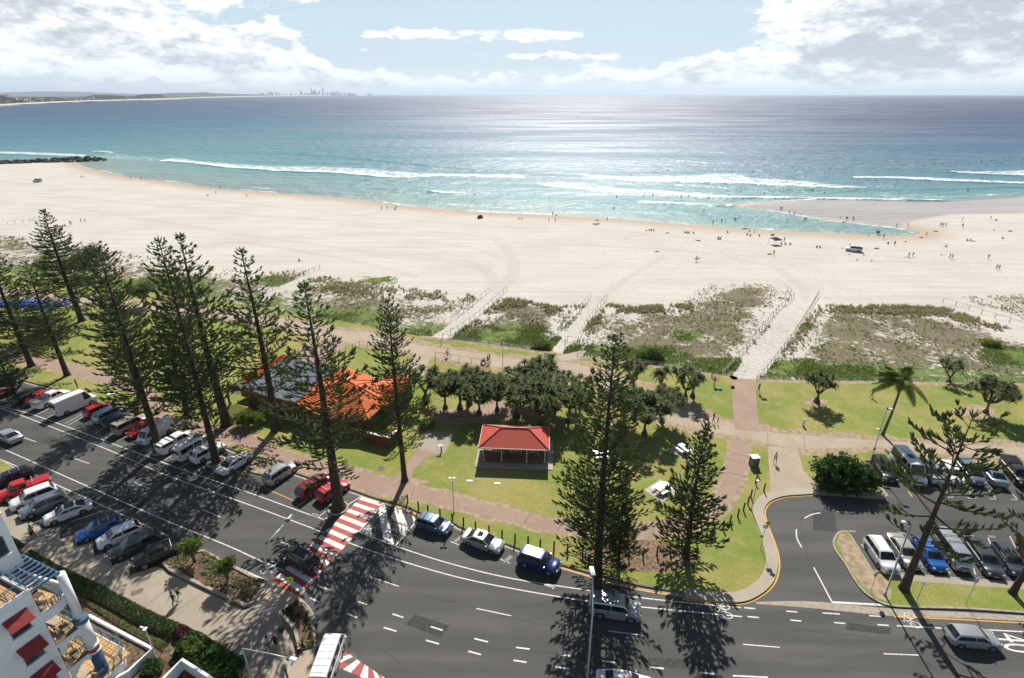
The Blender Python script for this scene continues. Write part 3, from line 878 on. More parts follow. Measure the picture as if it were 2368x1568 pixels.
flat('brick_court', [G(x, y) for x, y in [(905, 1108), (930, 1090), (960, 1048), (985, 1008), (1050, 1012), (1030, 1048), (985, 1060), (955, 1090), (950, 1118)]], ZL + 0.0095, M_BRICK)
flat('grey_court', [G(x, y) for x, y in [(985, 995), (1050, 1005), (1028, 1050), (1000, 1050), (960, 1036)]], ZL + 0.013, M_CONC)
flat('court_link', [G(x, y) for x, y in [(1105, 955), (1140, 925), (1175, 930), (1150, 965), (1120, 985)]], ZL + 0.0095, M_BRICK)
def ragged(name, path, w0, w1, z, m_, seed):
 rnd_ = np.random.default_rng(seed)
 pts = [Vector((p.x, p.y)) for p in spline(path, 14)]
 a = offset_line(pts, w0)
 V_ = []
 for i, p in enumerate(pts):
  q = offset_line(pts[max(0, i - 1):i + 2], w1 * (0.15 + 1.25 * float(fbm(np.array([p.x * .35 + seed]), np.array([p.y * .35]), 4)[0])))[1 if i else 0]
  V_ += [(a[i].x, a[i].y, z), (q.x, q.y, z)]
 n_ = len(pts)
 fs_ = [(2 * i, 2 * i + 1, 2 * i + 3, 2 * i + 2) for i in range(n_ - 1)]
 mb_ = MB(); mb_.add(V_, fs_ if w1 < w0 else [f[::-1] for f in fs_])
 mk(name, mb_, m_)['kind'] = 'structure'
ragged('worn_verge', GP(PROM_U), -.3, 2.2, ZL + .0022, M_DIRT, 1)
ragged('worn_verge', GP(PROM_L), -.3, 1.8, ZL + .0024, M_DIRT, 2)
ragged('worn_verge', GP(BR_U), -.2, .7, ZL + .0026, M_DIRT, 3)
ragged('worn_verge', GP(BR_L), -.2, .7, ZL + .0028, M_DIRT, 4)
ragged('worn_verge', [G(x, y) for x, y in FENCE_PX[5:]], -.2, -1.6, ZL + .0030, M_DIRT, 5)
jt = MB()
for pts in ([(1056, 1156), (1062, 1180)], [(1225, 1192), (1210, 1215)], [(1300, 1208), (1290, 1230)], [(1505, 1214), (1515, 1241)], [(1680, 1094), (1726, 1104)], [(1690, 1050), (1730, 1058)], [(1775, 1002), (1776, 1030)], [(1858, 1008), (1860, 1038)], [(960, 1128), (950, 1156)]):
 ribbon(jt, GP(pts), -0.03, 0.03, ZL + 0.0145)
M_JOINT = mat('joint', (0.10, 0.085, 0.07), 0.9, 0.1, 2, world_=True)
# --- near footpath, garden bed and corner
NEAR = [(-200, 1160), (0, 1174), (26, 1174), (30, 1191), (50, 1189), (45, 1210), (65, 1206), (101, 1226), (137, 1218), (136, 1248), (174, 1236), (175, 1265), (213, 1254), (214, 1288), (252, 1278), (256, 1311), (296, 1296), (299, 1331), (358, 1313), (378, 1317),
  (392, 1327), (567, 1410), (585, 1399), (617, 1346), (650, 1366), (682, 1382), (690, 1388), (712, 1412), (727, 1445), (731, 1475), (731, 1500), (720, 1540), (712, 1600), (700, 1700), (-200, 1700)]
near_w = [G(x, y, ZL) for x, y in NEAR]
flat('near_footpath', near_w, ZL, M_CONC)
nk = MB()
kerb(nk, [Vector((p.x, p.y)) for p in near_w[:20]], 0.0, 0.12, -0.05, ZL + 0.004)
mk('kerb_bays', nk, M_KERB)['kind'] = 'structure'
ck = MB()
kerb(ck, [Vector((p.x, p.y)) for p in spline(near_w[23:29], 4)], -0.05, 0.30, -0.05, ZL + 0.02)
mk('kerb_corner', ck, M_PALE)['kind'] = 'structure'
BED = [(378, 1304), (420, 1287), (470, 1277), (530, 1308), (592, 1342), (617, 1346), (585, 1396), (567, 1403), (480, 1362), (395, 1321)]
bed_w = [G(x, y, ZL) for x, y in BED]
M_BED = mat('garden_soil', (0.085, 0.055, 0.035), 0.95, 0.4, 3.0, spec=0.2, bump=0.8, world_=True, detail=6, two=(0.20, 0.135, 0.09))
bd = MB(); bd.prism([(p.x, p.y) for p in bed_w], 0.0, 0.30)
mk('garden_bed', bd, M_BED)['kind'] = 'structure'
rk = MB()
kerb(rk, [Vector((p.x, p.y)) for p in bed_w], -0.14, 0.14, -0.02, 0.42)
kerb(rk, [Vector((p.x, p.y)) for p in bed_w[-1:] + bed_w[:1]], -0.14, 0.14, -0.02, 0.42)
mk('bed_edging', rk, M_KERB)['kind'] = 'structure'
CB = [(690, 1391), (708, 1412), (722, 1445), (726, 1475), (727, 1498), (695, 1508), (690, 1490), (678, 1455), (655, 1432), (645, 1424), (668, 1405)]
cb = MB(); cb.prism([(p.x, p.y) for p in GP(CB)], 0.0, 0.25)
mk('corner_garden_bed', cb, M_BED)['kind'] = 'structure'
cw = MB()
kerb(cw, [Vector((p.x, p.y)) for p in spline(GP([(640, 1422), (660, 1436), (682, 1462), (692, 1495), (694, 1512)]), 4)], -0.14, 0.14, 0.05, 0.62)
mk('corner_bed_wall', cw, M_KERB)['kind'] = 'structure'
flat('crossing_ramp', GP([(620, 1349), (688, 1384), (655, 1413), (640, 1424), (590, 1400)]), ZL + 0.005, M_PROM)
flat('tactile_strip', GP([(571, 1402), (586, 1394), (648, 1424), (646, 1436)]), ZL + 0.008, M_PALE)
flat('tactile_strip', GP([(678, 1502), (690, 1502), (665, 1568), (640, 1620), (622, 1612)]), ZL + 0.008, M_PALE)
flat('crossing_ramp', GP([(693, 1511), (731, 1503), (716, 1600), (660, 1600)]), ZL + 0.005, M_PROM)
for pts in ([(340, 1400), (430, 1338)], [(475, 1445), (560, 1376)], [(510, 1475), (645, 1440)], [(100, 1240), (140, 1255), (310, 1335)], [(400, 1420), (490, 1360)], [(300, 1370), (380, 1318)], [(60, 1235), (110, 1200)], [(0, 1220), (60, 1190)], [(580, 1530), (660, 1450)], [(210, 1310), (250, 1290)]):
 ribbon(jt, GP(pts), -0.02, 0.02, ZL + 0.005)
mk('paving_joints', jt, M_JOINT)['kind'] = 'structure'
GS = [(-150, 1030), (0, 1066), (44, 1092), (48, 1100), (0, 1120), (-150, 1180)]
flat('verge', GP(GS), ZL + 0.002, M_LAWN)
nk2 = MB(); kerb(nk2, [Vector((p.x, p.y)) for p in GP(GS[:4])], 0.0, 0.18, -0.05, ZL + 0.02)
mk('kerb_verge', nk2, M_PROM)['kind'] = 'structure'
# concrete dish drain along the car park mouth
flat('dish_drain', spline(GP([(1745, 1392), (1860, 1390), (1960, 1398), (2070, 1408), (2233, 1416), (2368, 1424), (2700, 1446)]), 3) + spline(GP([(2700, 1460), (2368, 1437), (2233, 1430), (2068, 1425), (1960, 1415), (1860, 1405), (1752, 1397)]), 3), 0.009, M_KERB)
# --- painted lines
wl = MB()
def line(px, w=0.12, z=0.005, sp=0):
 p = spline(GP(px), sp) if sp else GP(px)
 ribbon(wl, p, -w / 2, w / 2, z)
line([(-200, 880), (-60, 920), (20, 944), (86, 962), (263, 1027), (425, 1087), (592, 1145), (690, 1181), (748, 1201)], 0.13, sp=3)
line([(832, 1231), (930, 1268), (1040, 1303), (1184, 1338), (1360, 1365), (1439, 1377), (1560, 1391), (1714, 1405)], 0.13, sp=4)
line([(-200, 893), (-100, 915), (20, 950), (250, 1040), (375, 1095), (592, 1173), (744, 1230), (814, 1258), (937, 1300), (1060, 1335), (1184, 1361), (1356, 1390), (1476, 1403), (1716, 1426)], 0.13, sp=4)
line([(-200, 955), (-80, 1004), (0, 1035), (163, 1107), (375, 1200), (522, 1260), (592, 1292), (655, 1319)], 0.13, sp=3)
line([(-150, 1012), (0, 1062), (133, 1122), (265, 1182), (390, 1240)], 0.13, sp=3)
line([(475, 1278), (592, 1332), (640, 1352)], 0.16)
for px in [[(52, 1011), (84, 1022)], [(172, 1060), (206, 1072)], [(309, 1115), (346, 1130)], [(467, 1178), (510, 1196)], [(647, 1252), (674, 1262)], [(856, 1334), (922, 1356)], [(1101, 1407), (1182, 1424)], [(1405, 1459), (1486, 1469)], [(1718, 1490), (1803, 1497)], [(2043, 1512), (2125, 1515)], [(-60, 968), (-20, 982)]]:
 line(px, 0.11)
def tr3(a): return [(592 + x * .2922, 1110 + y * .2922) for x, y in a]
def tr4(a): return [(1184 + x * .3315, 1048.3 + y * .3315) for x, y in a]
def tr5(a): return [(1776 + x * .3511, 1017.5 + y * .3511) for x, y in a]
for a in [[(515, 845), (585, 870)], [(430, 935), (505, 968)], [(797, 958), (878, 987)], [(718, 1056), (802, 1090)], [(1080, 1060), (1166, 1088)], [(1010, 1167), (1112, 1198)], [(1383, 1160), (1477, 1190)], [(1344, 1268), (1448, 1298)], [(1728, 1255), (1836, 1282)], [(1680, 1355), (1780, 1382)]]:
 line(tr3(a), 0.15)
for a in [[(28, 1354), (124, 1366)], [(10, 1444), (102, 1458)], [(318, 1401), (408, 1415)], [(305, 1490), (400, 1503)], [(630, 1449), (722, 1460)], [(588, 1531), (685, 1544)], [(963, 1491), (1060, 1502)], [(1315, 1529), (1412, 1539)], [(1540, 1552), (1786, 1563)], [(1620, 1077), (1697, 1084)], [(1642, 1139), (1722, 1146)]]:
 line(tr4(a), 0.15)
for a in [[(120, 1128), (193, 1134)], [(147, 1187), (220, 1193)], [(360, 1140), (473, 1147)], [(434, 1203), (509, 1209)], [(667, 1158), (742, 1162)], [(721, 1217), (795, 1222)], [(1143, 1240), (848, 1224)], [(1425, 1250), (1900, 1275)], [(455, 473), (573, 478)], [(300, 838), (425, 1074)]]:
 line(tr5(a), 0.14, z=0.013)
line(tr5([(240, 515), (290, 490), (345, 480)]), 0.14, sp=4)
line(tr5([(187, 588), (190, 645), (222, 708)]), 0.14, sp=4)
flat('give_way_line', GP(tr5([(425, 1062), (800, 1083), (795, 1096), (425, 1076)])), 0.014, M_WHITE)
# bays, park side
for px in [[(20, 943), (48, 921)], [(60, 950), (95, 925)], [(86, 958), (112, 946)], [(109, 966), (130, 957)], [(150, 980), (190, 958)], [(158, 983), (192, 964)], [(193, 995), (220, 982)], [(217, 1004), (250, 985)], [(244, 1013), (285, 990)], [(268, 1021), (305, 1003)], [(300, 1033), (340, 1010)],
   [(328, 1042), (360, 1023)], [(355, 1053), (400, 1028)], [(381, 1063), (430, 1035)], [(418, 1080), (460, 1058)], [(450, 1093), (500, 1063)], [(685, 1173), (724, 1145)], [(736, 1196), (778, 1163)]]:
 line(px, 0.10)
# bays, near side
for px in [[(140, 1150), (178, 1131)], [(168, 1205), (248, 1179)], [(78, 1120), (120, 1104)], [(258, 1215), (290, 1199)], [(310, 1240), (338, 1226)], [(350, 1262), (390, 1244)]]:
 line(px, 0.10)
# lower and upper car park rows
for px in [[(2042, 1268), (2075, 1320)], [(2095, 1268), (2134, 1323)], [(2150, 1272), (2198, 1327)], [(2229, 1238), (2256, 1329)], [(2283, 1239), (2320, 1332)], [(2335, 1240), (2385, 1335)], [(1992, 1258), (2030, 1312)],
   [(2110, 1055), (2206, 1151)], [(2165, 1058), (2257, 1153)], [(2220, 1065), (2307, 1156)], [(2270, 1070), (2356, 1158)], [(2330, 1080), (2410, 1160)]]:
 line(px, 0.10)
line([(1258, 1352), (1283, 1359)], 0.1); line([(1284, 1350), (1278, 1362)], 0.1)
line([(1042, 1252), (1061, 1260)], 0.1); line([(1062, 1241), (1050, 1257)], 0.1)
line([(1157, 1293), (1178, 1302)], 0.1); line([(1179, 1284), (1166, 1300)], 0.1)
mk('road_lines', wl, M_WHITE)['kind'] = 'structure'
for px in [[(528, 1091), (543, 1103), (580, 1078), (592, 1062)], [(543, 1103), (570, 1088)], [(585, 1056), (590, 1060), (630, 1074)], [(609, 1122), (617, 1131), (680, 1158), (700, 1143)], [(609, 1122), (620, 1115)]]:
 ribbon(mby, GP(px), -0.06, 0.06, 0.0055)
for px in [[(2089, 1098), (2097, 1110)], [(2100, 1136), (2110, 1149)]]:
 ribbon(mby, GP(px), -0.08, 0.08, 0.0055)
mk('yellow_lines', mby, M_YEL)['kind'] = 'structure'
# hatched keep-clear wedge beside the crossing
hz = MB()
for a in [[(960, 200), (1020, 195), (1092, 512), (1010, 470)], [(1090, 215), (1152, 235), (1208, 385), (1150, 452)], [(905, 330), (920, 445), (835, 410), (870, 370)], [(1235, 280), (1262, 300), (1255, 340), (1250, 340)]]:
 p = GP(tr3(a), 0.006)
 hz.add(p, [(0, 1, 2, 3) if (p[1] - p[0]).cross(p[2] - p[1]).z > 0 else (3, 2, 1, 0)])
ribbon(hz, GP(tr3([(1255, 345), (1105, 518)])), -0.06, 0.06, 0.006)
mk('hatched_paint', hz, M_ZEBRAW)['kind'] = 'structure'
def zebra(q, n, start_white=True):
 """red crossing with white bars laid across it: q = four image corners, bars step from edge 0-1 to edge 3-2"""
 a, b, c, d = GP(q)
 base = flat('crossing_red', [a, b, c, d], 0.007, M_ZEBRAR)
 for k in range(n):
  t0, t1 = (k + (0.06 if start_white else 0.5)) / n, (k + (0.53 if start_white else 0.97)) / n
  p = [a.lerp(d, t0), b.lerp(c, t0), b.lerp(c, t1), a.lerp(d, t1)]
  m_ = MB()
  f = (0, 1, 2, 3) if (p[1] - p[0]).cross(p[2] - p[1]).z > 0 else (3, 2, 1, 0)
  m_.add([(v.x, v.y, 0.004) for v in p], [f])
  mk('zebra_bar', m_, M_ZEBRAW, parent=base, loc=(0, 0, 0.0085))
 return base
zebra([(838, 1148), (888, 1163), (690, 1384), (629, 1344)], 12)
zebra([(738, 1524), (800, 1508), (890, 1568), (935, 1610)][::-1], 5)
ed = MB()
ribbon(ed, GP([(837, 1147), (748, 1203)]), -0.06, 0.06, 0.0115)
ribbon(ed, GP([(888, 1164), (830, 1231)]), -0.10, 0.02, 0.0115)
mk('crossing_edge_line', ed, M_ZEBRAW)['kind'] = 'structure'
# ================================================================== vegetation
def leaf_mat(name, col, col2, trans=0.25, rough=0.55, scale=1.6):
 m_, t, b = newmat(name)
 p = worldpos(t)
 oi = N(t, 'ShaderNodeObjectInfo')
 n = noise(t, p, scale, 4, 0.6)
 c = mixc(t, smooth(t, n, 0.3, 0.7), col, col2)
 c = mixc(t, mth(t, 'MULTIPLY', oi.outputs['Random'], 0.25), c, tuple(x * 0.6 for x in col))
 L(t, c, b.inputs['Base Color'])
 b.inputs['Roughness'].default_value = rough
 b.inputs['Specular IOR Level'].default_value = 0.3
 tr = N(t, 'ShaderNodeBsdfTranslucent')
 L(t, mixc(t, 0.5, c, (min(1, col2[0] * 1.6), min(1, col2[1] * 1.6), col2[2])), tr.inputs[0])
 mx = N(t, 'ShaderNodeMixShader')
 mx.inputs[0].default_value = trans
 L(t, b.outputs[0], mx.inputs[1]); L(t, tr.outputs[0], mx.inputs[2])
 L(t, mx.outputs[0], t.nodes['Material Output'].inputs[0])
 return m_
M_BARK = mat('pine_bark', (0.062, 0.047, 0.036), 0.9, 0.4, 7, spec=0.2, bump=0.8)
M_NEEDLE = leaf_mat('pine_needles', (0.042, 0.066, 0.022), (0.088, 0.118, 0.040), 0.25)
M_PANDL = leaf_mat('pandanus_leaves', (0.056, 0.084, 0.020), (0.125, 0.155, 0.042), 0.25, 0.7, 0.9)
M_PANDT = mat('pandanus_bark', (0.14, 0.105, 0.075), 0.9, 0.3, 5, spec=0.2, bump=0.6)
M_PALML = leaf_mat('palm_leaflets', (0.090, 0.135, 0.026), (0.190, 0.225, 0.050), 0.35, 0.45)
M_PALMD = leaf_mat('dry_palm_leaflets', (0.22, 0.16, 0.05), (0.30, 0.24, 0.08), 0.3, 0.6)
M_SHRUB = leaf_mat('shrub_leaves', (0.024, 0.056, 0.010), (0.062, 0.118, 0.020), 0.2)
M_HEDGE = leaf_mat('hedge_leaves', (0.030, 0.065, 0.016), (0.065, 0.120, 0.028), 0.2)
M_BRIGHT = leaf_mat('bright_leaves', (0.085, 0.150, 0.025), (0.180, 0.230, 0.045), 0.3)
M_DUNE = leaf_mat('dune_grass_blades', (0.215, 0.205, 0.120), (0.350, 0.320, 0.210), 0.4, 0.7, 0.6)
M_DUNEG = leaf_mat('dune_creeper_leaves', (0.085, 0.155, 0.016), (0.180, 0.250, 0.036), 0.35, 0.6, 0.8)
M_OLIVE = leaf_mat('dune_herb_leaves', (0.115, 0.165, 0.030), (0.200, 0.245, 0.060), 0.4, 0.7, 0.5)
M_STICK = mat('dry_sticks', (0.30, 0.25, 0.19), 0.9, 0.3, 3, spec=0.2)
class QM:
 """fast triangle/quad soup"""
 def __init__(self):
  self.v, self.f, self.m = [], [], []
 def strip(self, pts, w, side, mi=0):
  o = len(self.v)
  for p, ww in zip(pts, w):
   self.v.append(p - side * ww); self.v.append(p + side * ww)
  for i in range(len(pts) - 1):
   a = o + 2 * i
   self.f.append((a, a + 1, a + 3, a + 2)); self.m.append(mi)
 def build(self, name):
  me = bpy.data.meshes.new(name)
  me.from_pydata([tuple(p) for p in self.v], [], self.f)
  me.polygons.foreach_set('material_index', self.m)
  me.update()
  return me
def spray(q, rnd, base, d, length, up, mi=0, w=0.13):
 """one rope of needles: a tapered strip and a second one crossing it, curling upward"""
 d = d.normalized()
 s = d.cross(Vector((0, 0, 1)))
 if s.length < 1e-3:
  s = Vector((1, 0, 0))
 s.normalize()
 u = s.cross(d).normalized()
 p0 = base
 p1 = base + d * length * 0.5 + Vector((0, 0, up * length * 0.12))
 p2 = base + d * length * 0.92 + Vector((0, 0, up * length * 0.42))
 a = rnd.uniform(0, math.pi)
 s1 = s * math.cos(a) + u * math.sin(a)
 s2 = s * -math.sin(a) + u * math.cos(a)
 q.strip([p0, p1, p2], [w * 0.55, w, w * 0.35], s1, mi)
 q.strip([p0, p1, p2], [w * 0.55, w, w * 0.35], s2, mi)
def pine_mesh(seed, h=24.0, spread=4.2, clear=0.22, gap=0.75, per=6, dens=1.0, shape=0.9, tuft=False, droop=0.06, r0=0.38):
 rnd = random.Random(seed)
 tb = MB()
 lean = (rnd.uniform(-.25, .25), rnd.uniform(-.25, .25))
 def axis(z):
  f = z / h
  return Vector((lean[0] * math.sin(f * 3.0) , lean[1] * math.sin(f * 2.4), z))
 zs = [-0.3, 0.0, 0.4, 1.2] + [h * f for f in (0.15, 0.3, 0.45, 0.6, 0.75, 0.88, 1.0)]
 rr = [r0 * 1.7, r0 * 1.45, r0 * 1.15, r0] + [r0 * (1 - f * 0.96) for f in (0.15, 0.3, 0.45, 0.6, 0.75, 0.88, 1.0)]
 tb.tube([axis(z) for z in zs], rr, 9)
 q = QM()
 z = h * clear
 tw = 0
 while z < h * 0.985:
  f = (z - h * clear) / (h * (1 - clear))
  L0 = spread * ((1 - f) ** shape) * (0.62 + 0.38 * min(1, f / 0.22)) + 0.22
  n = per if f < 0.9 else max(4, per - 1)
  tw += rnd.uniform(0.3, 0.9)
  for k in range(n):
   if rnd.random() < 0.10 + (0.18 if f < 0.2 else 0):
    continue
   az = tw + 2 * math.pi * k / n + rnd.uniform(-.22, .22)
   Lb = L0 * rnd.uniform(0.72, 1.12)
   d = Vector((math.cos(az), math.sin(az), 0))
   z0 = z + rnd.uniform(-.18, .18)
   rise = 0.16 + 0.30 * f
   pts = []
   for j in range(5):
    u = j / 4
    pts.append(axis(z0) + d * Lb * u + Vector((0, 0, Lb * (rise * u * u - droop * math.sin(u * math.pi) - 0.03 * u))))
   rb = max(0.02, 0.075 * (Lb / 4))
   tb.tube(pts, [rb, rb * .8, rb * .6, rb * .4, rb * .2], 4, 0, False)
   s = Vector((-d.y, d.x, 0))
   step = (0.24 if not tuft else .28) / dens
   t_ = min(0.5, Lb * 0.18) if not tuft else Lb * 0.40
   sd = 1
   while t_ < Lb * 1.0:
    u = t_ / Lb
    j = min(3, int(u * 4)); v = u * 4 - j
    p = pts[j].lerp(pts[j + 1], v)
    ll = (0.42 + 0.85 * (1 - u)) * min(1.0, 0.22 + Lb / 3.4) * rnd.uniform(0.7, 1.2)
    if u < 0.3:
     ll *= 0.75
    dd = (d * (0.62 + 0.25 * u) + s * sd * 0.85 + Vector((0, 0, 0.15 + 0.25 * rnd.random())))
    spray(q, rnd, p, dd, ll, 0.9, 0, (0.052 + 0.02 * rnd.random()) * (1.5 if tuft else 1))
    if ll > 0.55:
     pm = p + dd.normalized() * ll * 0.5
     for e in (-1, 1):
      spray(q, rnd, pm, dd + s * e * 0.7 + d * 0.5 + Vector((0, 0, .3)), ll * 0.55, 0.9, 0, 0.045 * (1.5 if tuft else 1))
    sd = -sd
    t_ += step * rnd.uniform(0.7, 1.3)
   for e in (-0.5, -.2, 0.2, 0.5):
    spray(q, rnd, pts[4] - d * 0.15, d + s * e + Vector((0, 0, 0.4)), 0.5 * min(1, 0.25 + Lb / 3), 1.0, 0, 0.055)
  z += gap * (1 - 0.45 * f) * rnd.uniform(0.85, 1.15)
 for k in range(6):
  a = k * 1.05
  spray(q, rnd, axis(h * 0.97), Vector((math.cos(a), math.sin(a), 0.9)), 0.5, 1, 0, 0.06)
 return tb.mesh('trunk', True), q.build('crown')
PINES = {
 'full': pine_mesh(3, 24, 4.5, 0.18, 0.92, 6, 1.05, 0.70),
 'full2': pine_mesh(11, 24, 4.7, 0.20, 1.0, 6, 1.0, 0.62),
 'cone': pine_mesh(21, 24, 4.6, 0.08, 0.94, 6, 1.05, 0.74),
 'spire': pine_mesh(8, 20, 4.7, 0.14, 0.84, 6, 1.05, 0.86, droop=0.02),
 'airy': pine_mesh(14, 20, 4.7, 0.20, 1.12, 5, 0.95, 0.90, droop=0.03),
 'young': pine_mesh(5, 12, 2.5, 0.06, 0.62, 5, 1.25, 0.85, r0=0.2),
 'sparse': pine_mesh(31, 15, 5.2, 0.30, 1.22, 4, 1.05, 0.47, True, -0.02, r0=0.34),
}
def pine(kind, base, top, label, spread=1.0, rz=0.0, group='norfolk pines along the park and road', zg=0.12):
 b = G(base[0], base[1], zg)
 h = z_at(b.x, b.y, top) - zg
 tm, cm = PINES[kind]
 h0 = {'full': 24, 'full2': 24, 'cone': 24, 'spire': 20, 'airy': 20, 'young': 12, 'sparse': 15}[kind]
 s = h / h0
 e = empty('pine_tree', b, rz, label, 'tree', group)
 e.scale = (s * spread, s * spread, s)
 mk('trunk', tm, M_BARK, e)
 mk('crown', cm, M_NEEDLE, e)
 return e
pine('cone', (73, 846), 545, 'tall dark pine at the left edge in front of the blue playground shade', 1.3, 0.3)
pine('full', (156, 868), 600, 'dark pine on the lawn behind the shaded ute, second along from the left edge', 1.35, 1.1)
pine('spire', (190, 742), 483, 'narrow pointed pine whose tip stands out alone against the white sand at far left', 1.35, 2.0)
pine('full2', (370, 1042), 566, 'tall pine in a round kerbed pit beside the white van facing the road', 1.12, 0.7, zg=0.05)
pine('full', (325, 924), 640, 'pine on the lawn right behind the one with the white van', 1.25, 2.6)
pine('full', (500, 1068), 543, 'tall pine in the kerbed pit between the white hatchback and white sedan', 0.95, 4.1, zg=0.05)
pine('airy', (525, 982), 536, 'tall pointed pine on the lawn beside the tin roofed corner of the toilet block', 1.25, 1.7)
pine('young', (432, 958), 720, 'shorter pine on the lawn between the two parking bay pines', 1.2, 0.4)
pine('airy', (640, 992), 570, 'slender pointed pine rising at the left end of the orange roof', 1.15, 3.3)
pine('airy', (783, 1175), 650, 'tall airy pine in the round pit by the zebra crossing, before the orange roof', 1.20, 5.0, zg=0.05)
pine('full2', (936, 1112), 688, 'tall pine with dense lower boughs at the right end of the orange roof', 0.92, 0.2)
pine('cone', (1381, 1323), 772, 'tallest full cone shaped pine, right of the red roofed shelter', 1.12, 0.9)
pine('young', (1430, 1305), 1100, 'young drooping pine close behind the trunk of the tallest pine', 0.85, 2.2)
pine('young', (1586, 1287), 985, 'lone medium young pine beside the brown path bend and timber posts', 1.15, 1.5)
pine('sparse', (2090, 1362), 950, 'sparse tufted pine with long bare limbs on the car park island', 0.82, 0.35)
pine('sparse', (2341, 1372), 1085, 'sparse tufted pine leaning in at the right edge of the island', 0.85, 2.5)
pine('young', (38, 918), 770, 'small bushy pine at the left edge above the dark parked cars', 1.0, 2.9)
# ---- pandanus: stilted trunk, forking limbs, a head of strap leaves at each tip
def pandanus_mesh(seed, h=4.6, heads=14, spread=2.4, base_roots=True):
 rnd = random.Random(seed)
 tb, q = MB(), QM()
 fork = h * rnd.uniform(0.34, 0.45)
 tb.tube([(0, 0, -0.1), (0, 0, 0.3), (0.05, 0, fork * 0.6), (0, 0.05, fork)], [0.34, 0.22, 0.17, 0.16], 8)
 if base_roots:
  for k in range(9):
   a = k * 0.7 + rnd.random() * .3
   tb.tube([(0.1 * math.cos(a), 0.1 * math.sin(a), 0.95), (0.33 * math.cos(a), 0.33 * math.sin(a), 0.4), (0.48 * math.cos(a), 0.48 * math.sin(a), -0.1)], [0.05, 0.06, 0.06], 5)
 tips = []
 limbs = max(3, heads // 4)
 for k in range(limbs):
  a = 2 * math.pi * k / limbs + rnd.uniform(-.3, .3)
  r = spread * rnd.uniform(0.35, 0.6)
  p1 = Vector((math.cos(a) * r, math.sin(a) * r, fork + (h - fork) * rnd.uniform(.35, .6)))
  tb.tube([(0, 0, fork - 0.1), (p1.x * .45, p1.y * .45, fork + 0.25), p1], [0.13, 0.11, 0.09], 6)
  for j in range(max(2, heads // limbs)):
   b = a + rnd.uniform(-.85, .85)
   r2 = spread * rnd.uniform(0.3, 1.0)
   p2 = Vector((math.cos(b) * r2, math.sin(b) * r2, h * rnd.uniform(0.74, 1.0) - 0.10 * r2))
   tb.tube([p1, p1.lerp(p2, .5) + Vector((0, 0, -.12)), p2], [0.08, 0.065, 0.06], 5)
   tips.append(p2)
 for p in tips:
  n = 34
  for i in range(n):
   a = i * 2.4 + rnd.random()
   el = rnd.uniform(-0.15, 1.35)
   d = Vector((math.cos(a) * math.cos(el), math.sin(a) * math.cos(el), math.sin(el)))
   ln = rnd.uniform(0.85, 1.35)
   s = d.cross(Vector((0, 0, 1))).normalized()
   m1 = p + d * ln * 0.55
   m2 = p + d * ln * 0.9 + Vector((0, 0, -0.30 * ln))
   q.strip([p, m1, m2], [0.07, 0.075, 0.012], s, 1 if el < .15 and rnd.random() < .55 else 0)
 return tb.mesh('trunk', True), q.build('crown')
PAND = [pandanus_mesh(1, 4.4, 26, 2.3), pandanus_mesh(2, 5.0, 44, 2.8), pandanus_mesh(3, 3.6, 10, 1.7), pandanus_mesh(4, 5.4, 64, 3.5), pandanus_mesh(6, 3.2, 4, 0.6)]
def pandanus(i, base, label, s=1.0, rz=0.0, zg=0.12, group='pandanus trees in the park'):
 b = G(base[0], base[1], zg) if zg is not None else T(*base)
 e = empty('pandanus_tree', b, rz, label, 'tree', group)
 e.scale = (s * .88,) * 3
 mk('trunk', PAND[i][0], M_PANDT, e)
 mk('crown', PAND[i][1], [M_PANDL, M_PALMD], e)
pandanus(2, (985, 930), 'thin crooked pandanus nearest the right end of the orange roof', 1.73, 0.4)
pandanus(1, (1064, 945), 'broad pandanus at the left end of the shady clump behind the red shelter', 1.28, 1.0)
pandanus(0, (1085, 935), 'slim pandanus squeezed between two broad ones in the left of the clump', 1.41, 2.0)
pandanus(3, (1108, 958), 'wide dense pandanus behind the left edge of the red shelter roof', 1.15, 0.2)
pandanus(1, (1195, 965), 'pandanus directly behind the middle of the red shelter roof', 1.34, 3.0)
pandanus(3, (1250, 985), 'thick pandanus behind the right corner of the red shelter roof', 1.28, 1.4)
pandanus(0, (1245, 905), 'open flat topped pandanus beside the concrete turning circle', 1.47, 0.9)
pandanus(1, (1315, 975), 'dark pandanus just left of the tallest pine', 1.22, 4.0)
pandanus(3, (1490, 1005), 'big spreading pandanus to the right of the tallest pine', 1.18, 2.2)
pandanus(1, (1440, 985), 'pandanus half hidden behind the right boughs of the tallest pine', 1.28, 5.2)
pandanus(0, (1463, 890), 'round headed pandanus by the fence behind the tallest pine', 1.09, 0.1)
pandanus(4, (1525, 912), 'small single stem pandanus with drooping skirt on the lawn', 1.60, 0.6)
pandanus(0, (1584, 922), 'flat topped pandanus with forked trunk, left of the beach path entrance', 1.22, 2.8)
pandanus(4, (1601, 918), 'little pandanus standing against the flat topped one near the beach path', 1.09, 1.0)
pandanus(0, (1888, 930), 'lone dark pandanus on the lawn between beach path and palm', 1.22, 4.4)
pandanus(2, (2191, 890), 'low two headed pandanus behind the fence to the right of the palm', 1.34, 0.0, zg=None)
pandanus(3, (2279, 955), 'largest many trunked pandanus at the right of the lawn', 1.05, 0.8)
pandanus(1, (335, 710), 'dark pandanus beyond the pines at the left, beside the dune', 1.09, 0.3)
pandanus(0, (340, 705), 'thin branched pandanus leaning over the promenade at the left', 1.22, 1.9)
pandanus(2, (480, 700), 'small pandanus between two pines near the dune fence', 1.15, 2.4)
